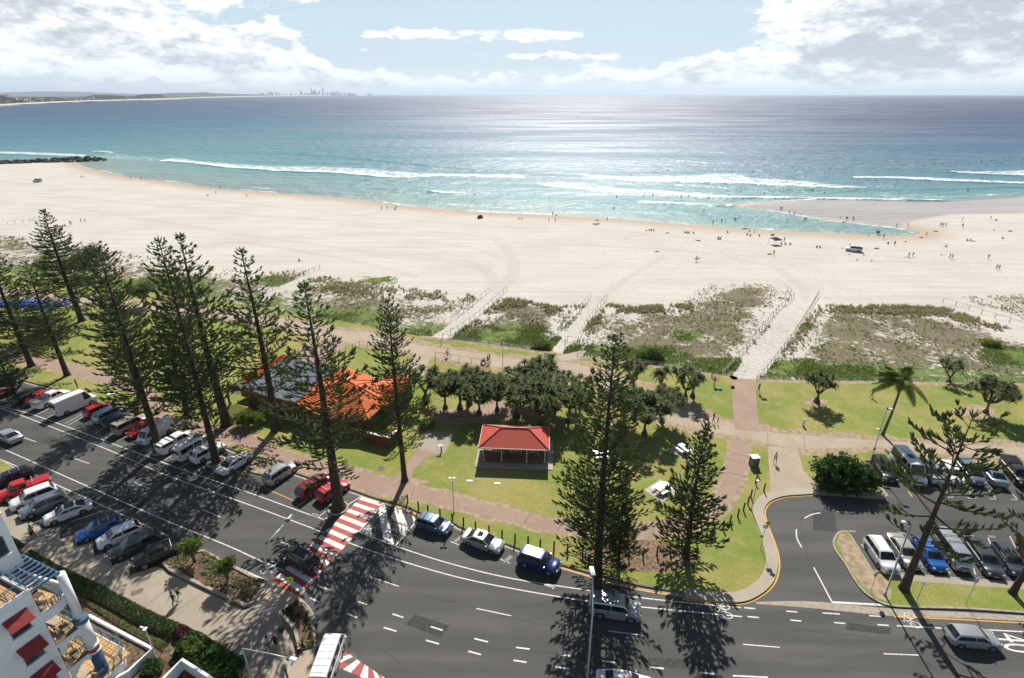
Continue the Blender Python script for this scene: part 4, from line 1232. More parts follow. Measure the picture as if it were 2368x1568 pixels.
for i_, b_, l_, s_, r_ in ((3, (1150, 950), 'pandanus wedged between the wide dense one and the shelter roof', 1.1, 2.5), (1, (1285, 945), 'pandanus behind the cream bin enclosure end of the clump', 1.2, 1.2), (1, (1030, 945), 'leafy pandanus low at the left of the clump', 1.1, 5.0), (3, (1215, 925), 'tall pandanus at the back of the clump near the turning circle', 1.1, 0.5), (1, (1530, 975), 'outer pandanus at the right end of the big spreading one', 1.15, 3.6), (2, (1345, 930), 'small pandanus between the bin enclosure and tallest pine', 1.3, 0.2)):
 pandanus(i_, b_, l_, s_, r_)
# ---- coconut palm
def palm():
 b = G(2041, 1006, 0.12)
 e = empty('palm_tree', b, 0, 'tall leaning coconut palm with windswept fronds on the lawn', 'tree')
 zc = z_at(b.x + 0.5, b.y, 878)
 tb = MB()
 pts = [Vector((0, 0, -0.1)), Vector((0.04, 0, 0.6)), Vector((0.28, 0, zc * 0.35)), Vector((0.40, 0, zc * 0.7)), Vector((0.30, 0, zc - 0.15))]
 tb.tube(pts, [0.30, 0.22, 0.17, 0.15, 0.14], 9)
 mk('trunk', tb.mesh('trunk', True), M_PANDT, e)
 top = pts[-1]
 rnd = random.Random(4)
 for k in range(17):
  az = k * 2.399 + rnd.uniform(-.2, .2)
  el = [1.25, 1.0, 0.75, 0.5, 0.25, 0.0][k % 6] + rnd.uniform(-.1, .1)
  ln = rnd.uniform(3.3, 4.1)
  d = Vector((math.cos(az) * math.cos(el), math.sin(az) * math.cos(el), math.sin(el)))
  d = (d + Vector((-0.38, -0.1, 0))).normalized()
  rib = [top + d * ln * u + Vector((-0.5 * u * u, 0, -ln * (0.20 + 0.42 * max(0, math.cos(el))) * u * u)) for u in np.linspace(0, 1, 8)]
  q = QM()
  s0 = d.cross(Vector((0, 0, 1))).normalized()
  q.strip(rib, [0.04, .035, .03, .03, .025, .02, .015, .008], s0, 0)
  for i in range(44):
   u = 0.10 + 0.88 * i / 43
   j = min(6, int(u * 7)); p = rib[j].lerp(rib[j + 1], u * 7 - j)
   tdir = (rib[j + 1] - rib[j]).normalized()
   for sd in (-1, 1):
    ll = 0.95 * math.sin(math.pi * min(0.96, u * 0.85 + 0.12)) + 0.12
    a = (s0 * sd + tdir * 0.75 + Vector((-.22, 0, -.35))).normalized()
    q.strip([p, p + a * ll * .6 + Vector((0, 0, .03)), p + a * ll + Vector((-.05, 0, -.16))], [0.045, 0.055, 0.012], tdir, 0)
  mk('frond', q.build('frond'), M_PALMD if k % 6 == 5 else M_PALML, e)
palm()
# ---- leafy shrubs and bushy trees made of leaf clumps
def clump_mesh(seed, lobes, leaf=0.16, n=2600, name='crown'):
 """leaf-sized faces spread through overlapping lobes (x, y, z, r)"""
 rnd = np.random.default_rng(seed)
 V, F = [], []
 w = np.array([l[3] ** 2 for l in lobes]); w = w / w.sum()
 pick = rnd.choice(len(lobes), n, p=w)
 u = rnd.normal(size=(n, 3)); u /= np.linalg.norm(u, axis=1)[:, None]
 rr = rnd.random(n) ** 0.28
 bump = 1 + 0.30 * np.sin(u[:, 0] * 7 + seed) * np.sin(u[:, 1] * 6) + 0.15 * np.sin(u[:, 2] * 9 + u[:, 0] * 5)
 LB = np.array(lobes)[pick]
 C = LB[:, :3] + u * (LB[:, 3] * rr * bump)[:, None] * np.array([1, 1, 0.85])
 a = rnd.normal(size=(n, 3)) + u * 0.6; a /= np.linalg.norm(a, axis=1)[:, None]
 b = np.cross(a, rnd.normal(size=(n, 3))); b /= np.linalg.norm(b, axis=1)[:, None]
 s = leaf * rnd.uniform(0.6, 1.3, n)[:, None]
 P = np.stack([C - a * s, C + b * s * 0.5, C + a * s, C - b * s * 0.5], 1).reshape(-1, 3)
 me = bpy.data.meshes.new(name)
 me.from_pydata(P.tolist(), [], np.arange(4 * n).reshape(n, 4).tolist())
 me.update()
 return me
def shrub(name, base, lobes, label, cat, m_, leaf=0.16, n=2600, stems=3, zg=0.12, seed=1, group=None, rb=0.06):
 b = G(base[0], base[1], zg) if zg is not None else T(*base)
 e = empty(name, b, 0, label, cat, group)
 tb = MB()
 for k in range(stems):
  l = lobes[k % len(lobes)]
  tb.tube([(0.06 * k, 0.04 * k, -0.05), (l[0] * .35, l[1] * .35, l[2] * .45), (l[0] * .8, l[1] * .8, l[2] * .95)], [rb * 1.4, rb, rb * .4], 5)
 mk('trunk' if cat == 'tree' else 'stem', tb.mesh('stem', True), M_PANDT, e)
 mk('crown' if cat == 'tree' else 'foliage', clump_mesh(seed, lobes, leaf, n), m_, e)
 return e
shrub('shrub', (1945, 1128), [(-1.5, 0.6, 2.2, 1.9), (0.2, 0.8, 2.6, 1.7), (1.9, 0, 1.9, 1.7), (-.6, -.6, 1.5, 1.6), (3.2, -.3, 1.5, 1.3), (-2.3, -.4, 1.2, 1.2), (1.0, -.8, 1.2, 1.3)],
  'big dense dark green shrub where the car park lane turns', 'shrub', M_SHRUB, 0.19, 14000, 5, seed=3)
shrub('bushy_tree', (222, 640), [(-2.2, 0, 6.0, 2.4), (1.2, 0, 7.2, 2.2), (3.2, 0, 5.8, 2.0), (-0.5, 0, 4.0, 2.6), (-3.2, 0, 3.2, 2.2)],
  'round headed wispy tree behind the pines beside the white sand', 'tree', M_NEEDLE, 0.22, 5200, 4, seed=9, rb=0.16)
shrub('dune_bush', (1250, 806), [(0, 0, .8, 1.3), (1.2, .2, .7, 1.1), (-1.2, 0, .6, .9)], 'rounded yellow green bush against the fence of the middle dune', 'bush', M_BRIGHT, 0.14, 2600, 3, None, 5)
shrub('dune_bush', (1505, 835), [(0, 0, .8, 1.5), (1.5, .4, .7, 1.2), (-1.6, .4, .6, 1.1), (.6, 1.2, .9, 1.1)], 'largest dark green bush in the dune behind the tallest pine', 'bush', M_SHRUB, 0.15, 3200, 3, None, 6)
shrub('dune_bush', (2290, 800), [(0, 0, .5, .9), (1.1, -.2, .4, .8), (-1.0, .1, .4, .7)], 'low bright lime bush in the right hand dune', 'bush', M_BRIGHT, 0.13, 1800, 3, None, 7)
shrub('dune_bush', (120, 610), [(0, 0, .8, 2.4), (3, .5, .7, 1.8), (-3, .3, .6, 1.8), (6, 0, .6, 1.5)], 'low spreading bright green scrub behind the left pines', 'bush', M_BRIGHT, 0.2, 2600, 3, None, 8)
shrub('shrub', (575, 985), [(0, 0, 1.4, 1.3), (1.3, .3, 1.2, 1.1), (-1.2, 0, 1.0, 1.0), (.3, -.4, 2.0, .9)], 'yellow green shrub by the wall under the tin roof', 'shrub', M_BRIGHT, 0.17, 2600, 3, seed=12)
shrub('shrub', (985, 990), [(0, 0, .8, .9), (.6, .5, .6, .7), (-.5, -.3, .5, .6)], 'bright green shrub at the right side of the toilet block', 'shrub', M_BRIGHT, 0.13, 1500, 3, seed=13)
shrub('street_tree', (448, 1300), [(0, 0, 2.0, .95), (.5, .2, 2.3, .75), (-.5, 0, 2.2, .7)], 'small round tree in the garden bed beside the black wagon', 'tree', M_BRIGHT, 0.12, 2600, 4, seed=15, zg=0.3)
shrub('street_tree', (527, 1345), [(0, 0, 2.0, .85), (.5, .25, 2.4, .65), (-.4, -.1, 2.0, .6)], 'small bright green tree at the right of the garden bed', 'tree', M_BRIGHT, 0.12, 2400, 4, seed=16, zg=0.3)
# ---- dune grasses and creepers: uncountable tufts over the dunes
PATH_W = [np.array([(p.x, p.y) for p in [T(a, b) for a, b in pl]]) for pl in PATH_POLY_PX.values()]
def scatter(polys, n, seed, dens_exp=1.0):
 rnd = np.random.default_rng(seed)
 out = []
 for poly, amt in polys:
  W = np.array([(p.x, p.y) for p in [T(a, b) for a, b in poly]])
  lo, hi = W.min(0), W.max(0)
  m_ = int(n * amt)
  P = rnd.uniform(lo, hi, (m_ * 3, 2))
  s = sdf_poly(P, W)
  keep = (s > rnd.exponential(1.2, len(P)) - 1.0) & (fbm(P[:, 0] * .22, P[:, 1] * .22, 3) > rnd.uniform(0.30, 0.62, len(P)))
  for pp in PATH_W:
   keep &= sdf_poly(P, pp) < -0.15
  out.append(P[keep][:m_])
 return np.concatenate(out)
def tufts(name, P, m_, size, blades, seed, label=None, flatness=0.5):
 rnd = np.random.default_rng(seed)
 n = len(P)
 Z = terrain_z(P[:, 0], P[:, 1])
 k = blades
 base = np.repeat(np.column_stack([P, Z]), k, 0)
 N_ = n * k
 a = rnd.uniform(0, 2 * np.pi, N_)
 el = rnd.uniform(flatness, 1.4, N_)
 ln = np.repeat(rnd.uniform(0.5, 1.35, n), k) * size * rnd.uniform(0.6, 1.2, N_)
 d = np.column_stack([np.cos(a) * np.cos(el), np.sin(a) * np.cos(el), np.sin(el)])
 off = np.column_stack([np.cos(a), np.sin(a), np.zeros(N_)]) * (size * 0.35 * rnd.random(N_))[:, None]
 s = np.column_stack([-np.sin(a), np.cos(a), np.zeros(N_)]) * (ln * 0.17)[:, None]
 b0 = base + off
 p1, p2, p3 = b0 - s, b0 + s, b0 + d * ln[:, None]
 V = np.stack([p1, p2, p3], 1).reshape(-1, 3)
 me = bpy.data.meshes.new(name)
 me.vertices.add(len(V)); me.vertices.foreach_set('co', V.ravel())
 me.loops.add(len(V)); me.loops.foreach_set('vertex_index', np.arange(len(V)))
 me.polygons.add(N_); me.polygons.foreach_set('loop_start', np.arange(N_) * 3); me.polygons.foreach_set('loop_total', np.full(N_, 3))
 me.update()
 tag(mk(name, me, m_), label, kind='stuff')
RIM = [([(592, 690), (740, 640), (900, 662), (1100, 686), (1090, 700), (900, 690), (700, 672), (600, 706)], 1.0),
  ([(1165, 690), (1230, 700), (1300, 712), (1360, 706), (1350, 724), (1180, 712)], 0.5),
  ([(1395, 706), (1470, 712), (1600, 704), (1600, 716), (1480, 724), (1390, 724)], 0.5),
  ([(1880, 708), (1990, 706), (2180, 712), (2270, 742), (2340, 762), (2300, 770), (2180, 730), (1990, 722), (1876, 720)], 1.5),
  ([(0, 545), (160, 568), (420, 606), (560, 628), (700, 628), (690, 648), (540, 652), (300, 620), (0, 575)], 1.2),
  ([(1340, 770), (1395, 712), (1410, 716), (1352, 775)], .35), ([(1740, 812), (1826, 690), (1832, 694), (1752, 822)], .3), ([(1800, 820), (1880, 716), (1896, 720), (1815, 826)], .4), ([(1010, 790), (1170, 690), (1180, 696), (1030, 792)], .4)]
tufts('dune_grass', scatter(RIM, 1000, 3), M_DUNE, 0.62, 12, 5, 'grey green grass tufts along the dune edges')
tufts('dune_scrub', scatter([(p, a) for p, a in VEG_PX], 1500, 8), M_STICK, 0.34, 6, 6, 'brown dry litter and scrub over the dunes', 0.15)
tufts('dune_herb', scatter([(p, a * .6) for p, a in VEG_PX], 3200, 18), M_OLIVE, 0.34, 8, 16, 'scattered low herbs over the dunes', 0.0)
GRP = []
for (a, b, rx, ry) in GREEN_BLOBS:
 GRP.append(([(a - rx, b), (a - rx * .7, b - ry * .8), (a, b - ry), (a + rx * .7, b - ry * .8), (a + rx, b), (a + rx * .7, b + ry * .8), (a, b + ry), (a - rx * .7, b + ry * .8)], rx * ry / 1500.0))
tufts('dune_creeper', scatter(GRP, 1500, 28), M_DUNEG, 0.26, 6, 26, 'green creeper mats in the dunes', -0.1)
# ================================================================== vehicles
def paint(name, col, metal=0.0):
 m_, t, b = newmat('paint_' + name)
 n = noise(t, coords(t), 2.0, 4, 0.6)
 L(t, mixc(t, smooth(t, n, 0.3, 0.75), col, tuple(c * 0.88 for c in col)), b.inputs['Base Color'])
 b.inputs['Metallic'].default_value = metal
 b.inputs['Roughness'].default_value = 0.32 if metal else 0.38
 b.inputs['Coat Weight'].default_value = 0.25 if max(col) < .06 else 0.5
 b.inputs['Coat Roughness'].default_value = 0.06
 return m_
PAINT = {k: paint(k, c, m_) for k, c, m_ in (
 ('white', (0.74, 0.74, 0.73), 0), ('silver', (0.46, 0.47, 0.48), 0.55), ('paleblue', (0.40, 0.45, 0.52), 0.5), ('red', (0.46, 0.012, 0.012), 0), ('darkred', (0.16, 0.010, 0.012), 0.2),
 ('blue', (0.018, 0.115, 0.42), 0.1), ('deepblue', (0.012, 0.030, 0.140), 0.25), ('navy', (0.012, 0.016, 0.040), 0.2), ('black', (0.010, 0.010, 0.012), 0), ('grey', (0.085, 0.090, 0.100), 0.45),
 ('champagne', (0.47, 0.44, 0.38), 0.45), ('steel', (0.22, 0.255, 0.30), 0.5), ('teal', (0.27, 0.33, 0.36), 0.5), ('maroon', (0.20, 0.028, 0.030), 0.2), ('beige', (0.42, 0.38, 0.32), 0.3), ('bluegreen', (0.10, 0.16, 0.23), 0.5))}
def glass_mat():
 m_, t, b = newmat('car_glass')
 n = noise(t, coords(t), 1.7, 3, 0.5)
 L(t, mixc(t, smooth(t, n, 0.4, 0.65), (0.010, 0.012, 0.014), (0.035, 0.038, 0.040)), b.inputs['Base Color'])
 b.inputs['Roughness'].default_value = 0.06
 b.inputs['Specular IOR Level'].default_value = 0.55
 return m_
M_CGLASS = glass_mat()
M_TYRE = mat('tyre_rubber', (0.022, 0.022, 0.022), 0.85, 0.2, 12, spec=0.3)
M_RIM = mat('wheel_alloy', (0.36, 0.37, 0.38), 0.35, 0.1, 8, metal=0.7)
M_DPLAST = mat('dark_plastic', (0.028, 0.028, 0.030), 0.6, 0.2, 8)
M_LAMPC = mat('headlamp_lens', (0.62, 0.64, 0.66), 0.12, 0.1, 6)
M_LAMPR = mat('tail_lamp_lens', (0.42, 0.012, 0.010), 0.15, 0.15, 6)
M_ALLOY = mat('bare_metal', (0.50, 0.51, 0.52), 0.35, 0.12, 5, metal=0.8)
M_PLATE = mat('number_plate', (0.62, 0.62, 0.55), 0.5, 0.05, 8)
# L, W, H, wheelbase, front axle from nose, wheel radius, bonnet, belt, boot(rear deck), windscreen base x, roof front, roof rear, rear glass base (fractions of L from nose)
SPEC = {
 'hatch':  (4.25, 1.77, 1.47, 2.60, 0.86, 0.315, 0.86, 0.96, 0.95, .235, .400, .875, .975),
 'sedan':  (4.75, 1.82, 1.45, 2.75, 0.92, 0.320, 0.84, 0.95, 0.98, .250, .410, .700, .860),
 'coupe':  (4.65, 1.80, 1.42, 2.70, 0.90, 0.330, 0.83, 0.94, 0.97, .250, .430, .680, .890),
 'wagon':  (4.80, 1.83, 1.50, 2.75, 0.93, 0.325, 0.85, 0.96, 0.96, .245, .395, .900, .980),
 'suv':    (4.55, 1.84, 1.70, 2.66, 0.90, 0.355, 0.98, 1.08, 1.06, .235, .375, .890, .975),
 'fourwd': (4.80, 1.90, 1.86, 2.85, 0.92, 0.390, 1.06, 1.16, 1.16, .225, .330, .945, .985),
 'mpv':    (4.75, 1.82, 1.62, 2.80, 0.92, 0.325, 0.92, 1.00, 1.00, .160, .350, .900, .980),
 'van':    (4.90, 1.72, 1.98, 2.60, 1.05, 0.330, 1.02, 1.12, 1.12, .045, .165, .965, .990),
 'hivan':  (5.80, 1.98, 2.55, 3.55, 1.02, 0.360, 1.10, 1.20, 1.20, .120, .235, .975, .990),
 'ute':    (5.20, 1.83, 1.78, 3.08, 0.92, 0.380, 1.04, 1.13, 1.10, .215, .315, .560, .590),
}
def interp(x, pts):
 for (a, u), (b, v) in zip(pts, pts[1:]):
  if x <= b:
   k = 0 if b == a else (x - a) / (b - a)
   k = max(0, min(1, k))
   return u + (v - u) * k
 return pts[-1][1]
_cache = {}
def car_meshes(kind):
 if kind in _cache:
  return _cache[kind]
 Ln, W, H, wb, fo, r, hh, hb, ht, f0, f1, f2, f3 = SPEC[kind]
 hx = Ln / 2
 xw0, xw1, xr1, xr0 = (hx - f * Ln for f in (f0, f1, f2, f3))
 xf = hx - fo
 xrw = xf - wb
 w = W / 2
 R = r + 0.075
 xs = {-hx, -hx + .06, -hx + .16, -hx + .34, hx, hx - .05, hx - .14, hx - .30, hx - .55, xw0, xr0, 0.0, xf + R + .02, xf - R - .02, xrw - R - .02, xrw + R + .02}
 for xc in (xf, xrw):
  for k in range(9):
   xs.add(xc - R * math.cos(math.pi * k / 8))
 xs = sorted(x for x in xs if -hx <= x <= hx)
 van = kind in ('van', 'hivan')
 ztop = [(-hx, ht - .16), (-hx + .10, ht - .04), (-hx + .3, ht), (min(xr0, xw0 - .1), hb), (xw0, hb), (min(hx - .42, xw0 + .3), hh), (max(hx - .40, xw0 + .31), hh - .015), (hx - .16, hh - .09), (hx - .05, hh - .22), (hx, hh - .36)]
 if van:
  ztop = [(-hx, hb), (xw0, hb), (hx - .12, hb - .08), (hx - .04, hb - .22), (hx, hb - .42)]
 ztop = sorted(ztop)
 V, F, n = [], [], 0
 ring = 14
 for x in xs:
  e = max(0, (abs(x) - (hx - .75)) / .75)
  ww = w * (1 - (.15 if not van else .07) * e ** 2.2)
  if abs(abs(x) - hx) < 1e-6:
   ww *= .93
  zt = interp(x, ztop)
  zb = 0.22 + (0.10 * e ** 2 if x > 0 else 0.14 * e ** 2)
  za = zb
  for xc in (xf, xrw):
   if abs(x - xc) < R - 1e-6:
    za = max(za, math.sqrt(R * R - (x - xc) ** 2) + r * .98)
  za = min(za, zt - .12)
  zm = max(zb + (zt - zb) * .66, za + .03)
  half = [(0, zb), (ww * .60, zb), (ww * .965, za), (ww, za + (zm - za) * .45), (ww * .995, zm), (ww * .965, zt - .055), (ww * .90, zt - .005), (0, zt + .03)]
  V += [(x, -y, z) for y, z in half] + [(x, y, z) for y, z in half[1:-1][::-1]]
 for i in range(len(xs) - 1):
  for k in range(ring):
   k2 = (k + 1) % ring
   F.append((i * ring + k, (i + 1) * ring + k, (i + 1) * ring + k2, i * ring + k2))
 F.append(tuple(range(ring)))
 F.append(tuple((len(xs) - 1) * ring + k for k in range(ring))[::-1])
 # cabin
 wb_, wr = w * .915, w * (.73 if not van else .84)
 if kind in ('fourwd',):
  wr = w * .79
 rz = [(xr0, hb - .02), (xr1, H - .035), (xr1 + .22 * Ln * .5, H), ((xr1 + xw1) / 2, H + .005), (xw1 - .12, H - .012), (xw1, H - .045), (xw0, hb - .02)]
 rz = sorted(rz)
 def roofz(x):
  return interp(x, rz)
 def yside(z):
  return wb_ + (wr - wb_) * max(0, min(1, (z - hb) / (H - hb))) ** 1.15
 cs = sorted({xr0, xr0 + (xr1 - xr0) * .35, xr0 + (xr1 - xr0) * .7, xr1, xr1 + .15, (xr1 + xw1) / 2, xw1 - .14, xw1, xw1 + (xw0 - xw1) * .35, xw1 + (xw0 - xw1) * .7, xw0})
 cr = 9
 o = len(V)
 for x in cs:
  z = roofz(x)
  k = (z - hb) / (H - hb)
  y = yside(z)
  zc = .035
  half = [(wb_, hb - .06), (yside(hb + (z - hb) * .5), hb - .02 + (z - hb) * .5), (yside(z - .10 * k), z - .075 * k), (y - .045, z), ]
  V += [(x, -a, b) for a, b in half] + [(x, 0, z + zc)] + [(x, a, b) for a, b in half[::-1]]
 for i in range(len(cs) - 1):
  for k in range(cr - 1):
   F.append((o + i * cr + k, o + (i + 1) * cr + k, o + (i + 1) * cr + k + 1, o + i * cr + k + 1))
 F.append(tuple(o + k for k in range(cr)))
 F.append(tuple(o + (len(cs) - 1) * cr + k for k in range(cr))[::-1])
 body = bpy.data.meshes.new('body')
 body.from_pydata(V, [], F)
 bm = bmesh.new(); bm.from_mesh(body)
 bmesh.ops.recalc_face_normals(bm, faces=bm.faces)
 bm.to_mesh(body); bm.free()
 body.polygons.foreach_set('use_smooth', [True] * len(body.polygons))
 body.set_sharp_from_angle(angle=rad(38))
 out = {'body': body, 'side': []}
 def side_panel(xa, xb, z0=None, top=.115):
  """glass between xa (front) and xb (rear)"""
  m_ = MB()
  n_ = 7
  lo, hi = [], []
  for i in range(n_):
   x = xa + (xb - xa) * i / (n_ - 1)
   zt = min(roofz(x) - top * .8, H - top)
   zb = hb + .035
   zt = max(zt, zb + .02)
   lo.append((x, yside(zb) + .012, zb)); hi.append((x, yside(zt) + .014, zt))
  mid = [((a[0]), max(yside((a[2] + b[2]) / 2) + .014, (a[1] + b[1]) / 2 + .004), (a[2] + b[2]) / 2) for a, b in zip(lo, hi)]
  m_.add(lo + mid + hi, [(i, i + 1, n_ + i + 1, n_ + i) for i in range(n_ - 1)] + [(n_ + i, n_ + i + 1, 2 * n_ + i + 1, 2 * n_ + i) for i in range(n_ - 1)])
  a = m_.mesh('side_window', True)
  m2 = MB(); m2.add([(x, -y, z) for x, y, z in m_.v], [f[::-1] for f in m_.f])
  return [a, m2.mesh('side_window', True)]
 xA = xw0 - (xw0 - xw1) * .22
 xC = xr0 + (xr1 - xr0) * (.35 if kind in ('sedan', 'coupe') else .55)
 if kind == 'van' or kind == 'hivan':
  out['side'] += side_panel(xw0 - .06, xw0 - 1.15)
  out['vanwin'] = side_panel(xw0 - 1.35, xw0 - 2.45) + side_panel(xw0 - 2.55, xr1 + .15)
 elif kind == 'ute':
  xm = (xA + xr1) / 2
  out['side'] += side_panel(xA, xm + .05) + side_panel(xm - .05, xr1 + .06)
 else:
  xm = (xA + xC) / 2 + .12
  out['side'] += side_panel(xA, xm + .035) + side_panel(xm - .035, xC)
 def top_panel(xa, xb, inset=.10):
  m_ = MB()
  vs = []
  for i in range(4):
   x = xa + (xb - xa) * i / 3
   z = roofz(x)
   y = yside(z) - inset
   nrm = .014
   for j in range(5):
    t_ = -1 + j / 2
    vs.append((x + (nrm if xa > 0 else -nrm), y * t_, z + .035 * (1 - abs(t_)) + nrm))
  m_.add(vs, [(i * 5 + j, i * 5 + j + 1, (i + 1) * 5 + j + 1, (i + 1) * 5 + j) for i in range(3) for j in range(4)])
  return m_
 out['front'] = top_panel(xw0 - .07 * (xw0 - xw1), xw1 + .06 * (xw0 - xw1)).mesh('windscreen', True)
 ra, rb = xr1 - .05 * (xr1 - xr0), xr0 + .14 * (xr1 - xr0)
 if van:
  m_ = MB()
  for y in (-.42, .42):
   m_.box((-hx - .004, y * w, hb + (H - hb) * .46), (.02, w * .62, (H - hb) * .52))
  out['rear'] = m_.mesh('rear_window')
  # square tail: bring the body out to the tailgate
 else:
  out['rear'] = top_panel(ra, rb).mesh('rear_window', True)
 ty = MB(); ty.tube([(0, -.10, 0), (0, -.085, 0), (0, .085, 0), (0, .10, 0)], [r * .90, r, r, r * .90], 20)
 out['tyre'] = ty.mesh('tyre', False)
 rm = MB()
 rm.tube([(0, .088, 0), (0, .104, 0)], [r * .66, r * .62], 16)
 for k in range(5):
  a = 2 * math.pi * k / 5
  rm.bar((0.05 * math.cos(a), .108, .05 * math.sin(a)), (r * .6 * math.cos(a), .108, r * .6 * math.sin(a)), .05, .016, 0)
 out['rim'] = rm.mesh('rim')
 def lens(sx, sy, sz):
  bm2 = bmesh.new()
  bmesh.ops.create_uvsphere(bm2, u_segments=10, v_segments=6, radius=1.0)
  bmesh.ops.scale(bm2, vec=(sx, sy, sz), verts=bm2.verts)
  me = bpy.data.meshes.new('lens'); bm2.to_mesh(me); bm2.free()
  me.polygons.foreach_set('use_smooth', [True] * len(me.polygons))
  return me
 out['head'] = lens(.20, .17, .085)
 out['tail'] = lens(.09, .15 if not van else .07, .10 if not van else .24)
 mi = MB(); mi.box((0, .06, 0), (.10, .20, .13)); mi.box((.04, -.06, -.03), (.05, .10, .04))
 out['mirror'] = mi.mesh('mirror')
 pl = MB(); pl.box((0, 0, 0), (.016, .37, .11)); out['plate'] = pl.mesh('number_plate')
 gr = MB(); gr.box((0, 0, 0), (.05, W * .44, .13)); gr.box((-.01, 0, -.20), (.05, W * .62, .12)); out['grille'] = gr.mesh('grille')
 hd = MB(); hd.box((0, 0, 0), (.18, .022, .03)); out['handle'] = hd.mesh('door_handle')
 out['geo'] = dict(hx=hx, w=w, xf=xf, xrw=xrw, r=r, hb=hb, hh=hh, ht=ht, H=H, xw0=xw0, xw1=xw1, xr1=xr1, xr0=xr0, wr=wr, L=Ln, van=van)
 _cache[kind] = out
 return out
_painted = {}
def car(kind, colour, rear, front, side, label, cat='car', name='parked_car', group='cars in the parking bays', extras=(), zg=0.0, at=None, windows=False, roof=None, wheel_z=0.0):
 cm = car_meshes(kind)
 g = cm['geo']
 if at is not None:
  c, yaw = Vector(at[0]), at[1]
 else:
  Rp, Fp = G(*rear, zg), G(*front, zg)
  d = (Fp - Rp); d.z = 0; d.normalize()
  sgn = 1 if side == 'L' else -1                     # the wheels we see are on this side
  left = Vector((-d.y, d.x, 0))
  mid = (Fp + Rp) / 2 - left * sgn * (g['w'] - .09)
  c = mid - d * (g['xf'] + g['xrw']) / 2
  yaw = math.atan2(d.y, d.x)
 e = empty(name, (c.x, c.y, zg), yaw, label, cat, group)
 key = (kind, colour)
 if key not in _painted:
  _painted[key] = cm['body'].copy()
  _painted[key].materials.append(PAINT[colour])
 mk('body', _painted[key], (), e)
 mk('windscreen', cm['front'], M_CGLASS, e)
 mk('rear_window', cm['rear'], M_CGLASS, e)
 for s in cm['side']:
  mk('side_window', s, M_CGLASS, e)
 if windows and 'vanwin' in cm:
  for s in cm['vanwin']:
   mk('side_window', s, M_CGLASS, e)
 for x in (g['xf'], g['xrw']):
  for s in (1, -1):
   wh = mk('wheel', cm['tyre'], M_TYRE, e, (x, s * (g['w'] - .125), g['r']))
   rim = mk('rim', cm['rim'], M_RIM, wh)
   if s < 0:
    rim.rotation_euler = (0, 0, math.pi)
 zh = g['hh'] - .20 if not g['van'] else g['hb'] - .26
 for s in (1, -1):
  mk('headlight', cm['head'], M_LAMPC, e, (g['hx'] - .17, s * g['w'] * .70, zh), s * -.45)
  mk('taillight', cm['tail'], M_LAMPR, e, (-g['hx'] + (.09 if not g['van'] else .04), s * g['w'] * (.74 if not g['van'] else .86), g['ht'] - .20), s * .35)
  mr = mk('mirror', cm['mirror'], M_DPLAST if colour in ('black', 'navy') else _painted[key].materials[0], e, (g['xw0'] - .28, s * (g['w'] + .03), g['hb'] + .03), 0 if s > 0 else math.pi)
  for x in (.25, -.75):
   mk('door_handle', cm['handle'], M_DPLAST, e, (x + .1, s * (g['w'] + .004), g['hb'] - .13))
 mk('grille', cm['grille'], M_DPLAST, e, (g['hx'] - .012, 0, zh - .10))
 mk('number_plate', cm['plate'], M_PLATE, e, (g['hx'] + .03, 0, .42))
 mk('number_plate', cm['plate'], M_PLATE, e, (-g['hx'] - .012, 0, .62))
 H = g['H']
 xm = (g['xw1'] + g['xr1']) / 2
 for x_ in extras:
  if x_ == 'racks' or x_ == 'silver_racks':
   for dx in (.42, -.48):
    m_ = MB(); m_.box((0, 0, 0), (.06, g['wr'] * 1.9, .035))
    for s in (1, -1):
     m_.box((0, s * g['wr'] * .9, -.05), (.09, .05, .08))
    mk('roof_rack', m_, M_ALLOY if x_ == 'silver_racks' else M_DPLAST, e, (xm + dx, 0, H + .13))
  elif x_ == 'rails':
   for s in (1, -1):
    m_ = MB(); m_.tube([(g['xw1'] - .25, 0, -.02), (g['xw1'] - .35, 0, .05), (g['xr1'] + .25, 0, .05), (g['xr1'] + .12, 0, -.02)], .02, 6)
    mk('roof_rail', m_, M_ALLOY if colour != 'black' else M_ALLOY, e, (0, s * g['wr'] * .86, H))
  elif x_ == 'sunroof':
   m_ = MB(); m_.box((0, 0, 0), (.62, g['wr'] * 1.1, .012)); mk('sunroof', m_, M_CGLASS, e, (g['xw1'] - .62, 0, H + .040))
  elif x_ == 'blackroof':
   m_ = MB(); m_.box((0, 0, 0), (g['xw1'] - g['xr1'] - .25, g['wr'] * 1.72, .014)); mk('roof_panel', m_, M_CGLASS, e, (xm - .02, 0, H + .036))
  elif x_ == 'hatches':
   for dx in (.5, -.5, -1.3):
    m_ = MB(); m_.box((0, 0, 0), (.12, g['wr'] * 1.5, .02)); mk('roof_strip', m_, M_CGLASS, e, (xm + dx, 0, H + .042))
  elif x_ == 'spare':
   m_ = MB(); m_.tube([(-.11, 0, 0), (.0, 0, 0), (.03, 0, 0)], [.31, .34, .30], 16); mk('spare_wheel_cover', m_, PAINT[colour], e, (-g['hx'] - .02, .1, .92))
  elif x_ == 'tonneau':
   m_ = MB(); m_.box((0, 0, 0), (1.46, g['w'] * 1.72, .07)); mk('tray_cover', m_, PAINT[colour], e, (-g['hx'] + .82, 0, g['ht'] + .03))
   m_ = MB(); m_.tube([(0, -g['w'] * .86, 0), (0, -g['w'] * .8, .42), (0, g['w'] * .8, .42), (0, g['w'] * .86, 0)], .035, 6); mk('sports_bar', m_, M_ALLOY, e, (-g['hx'] + 1.62, 0, g['ht']))
  elif x_ == 'tray':
   m_ = MB(); m_.box((0, 0, 0), (1.9, g['w'] * 1.96, .06))
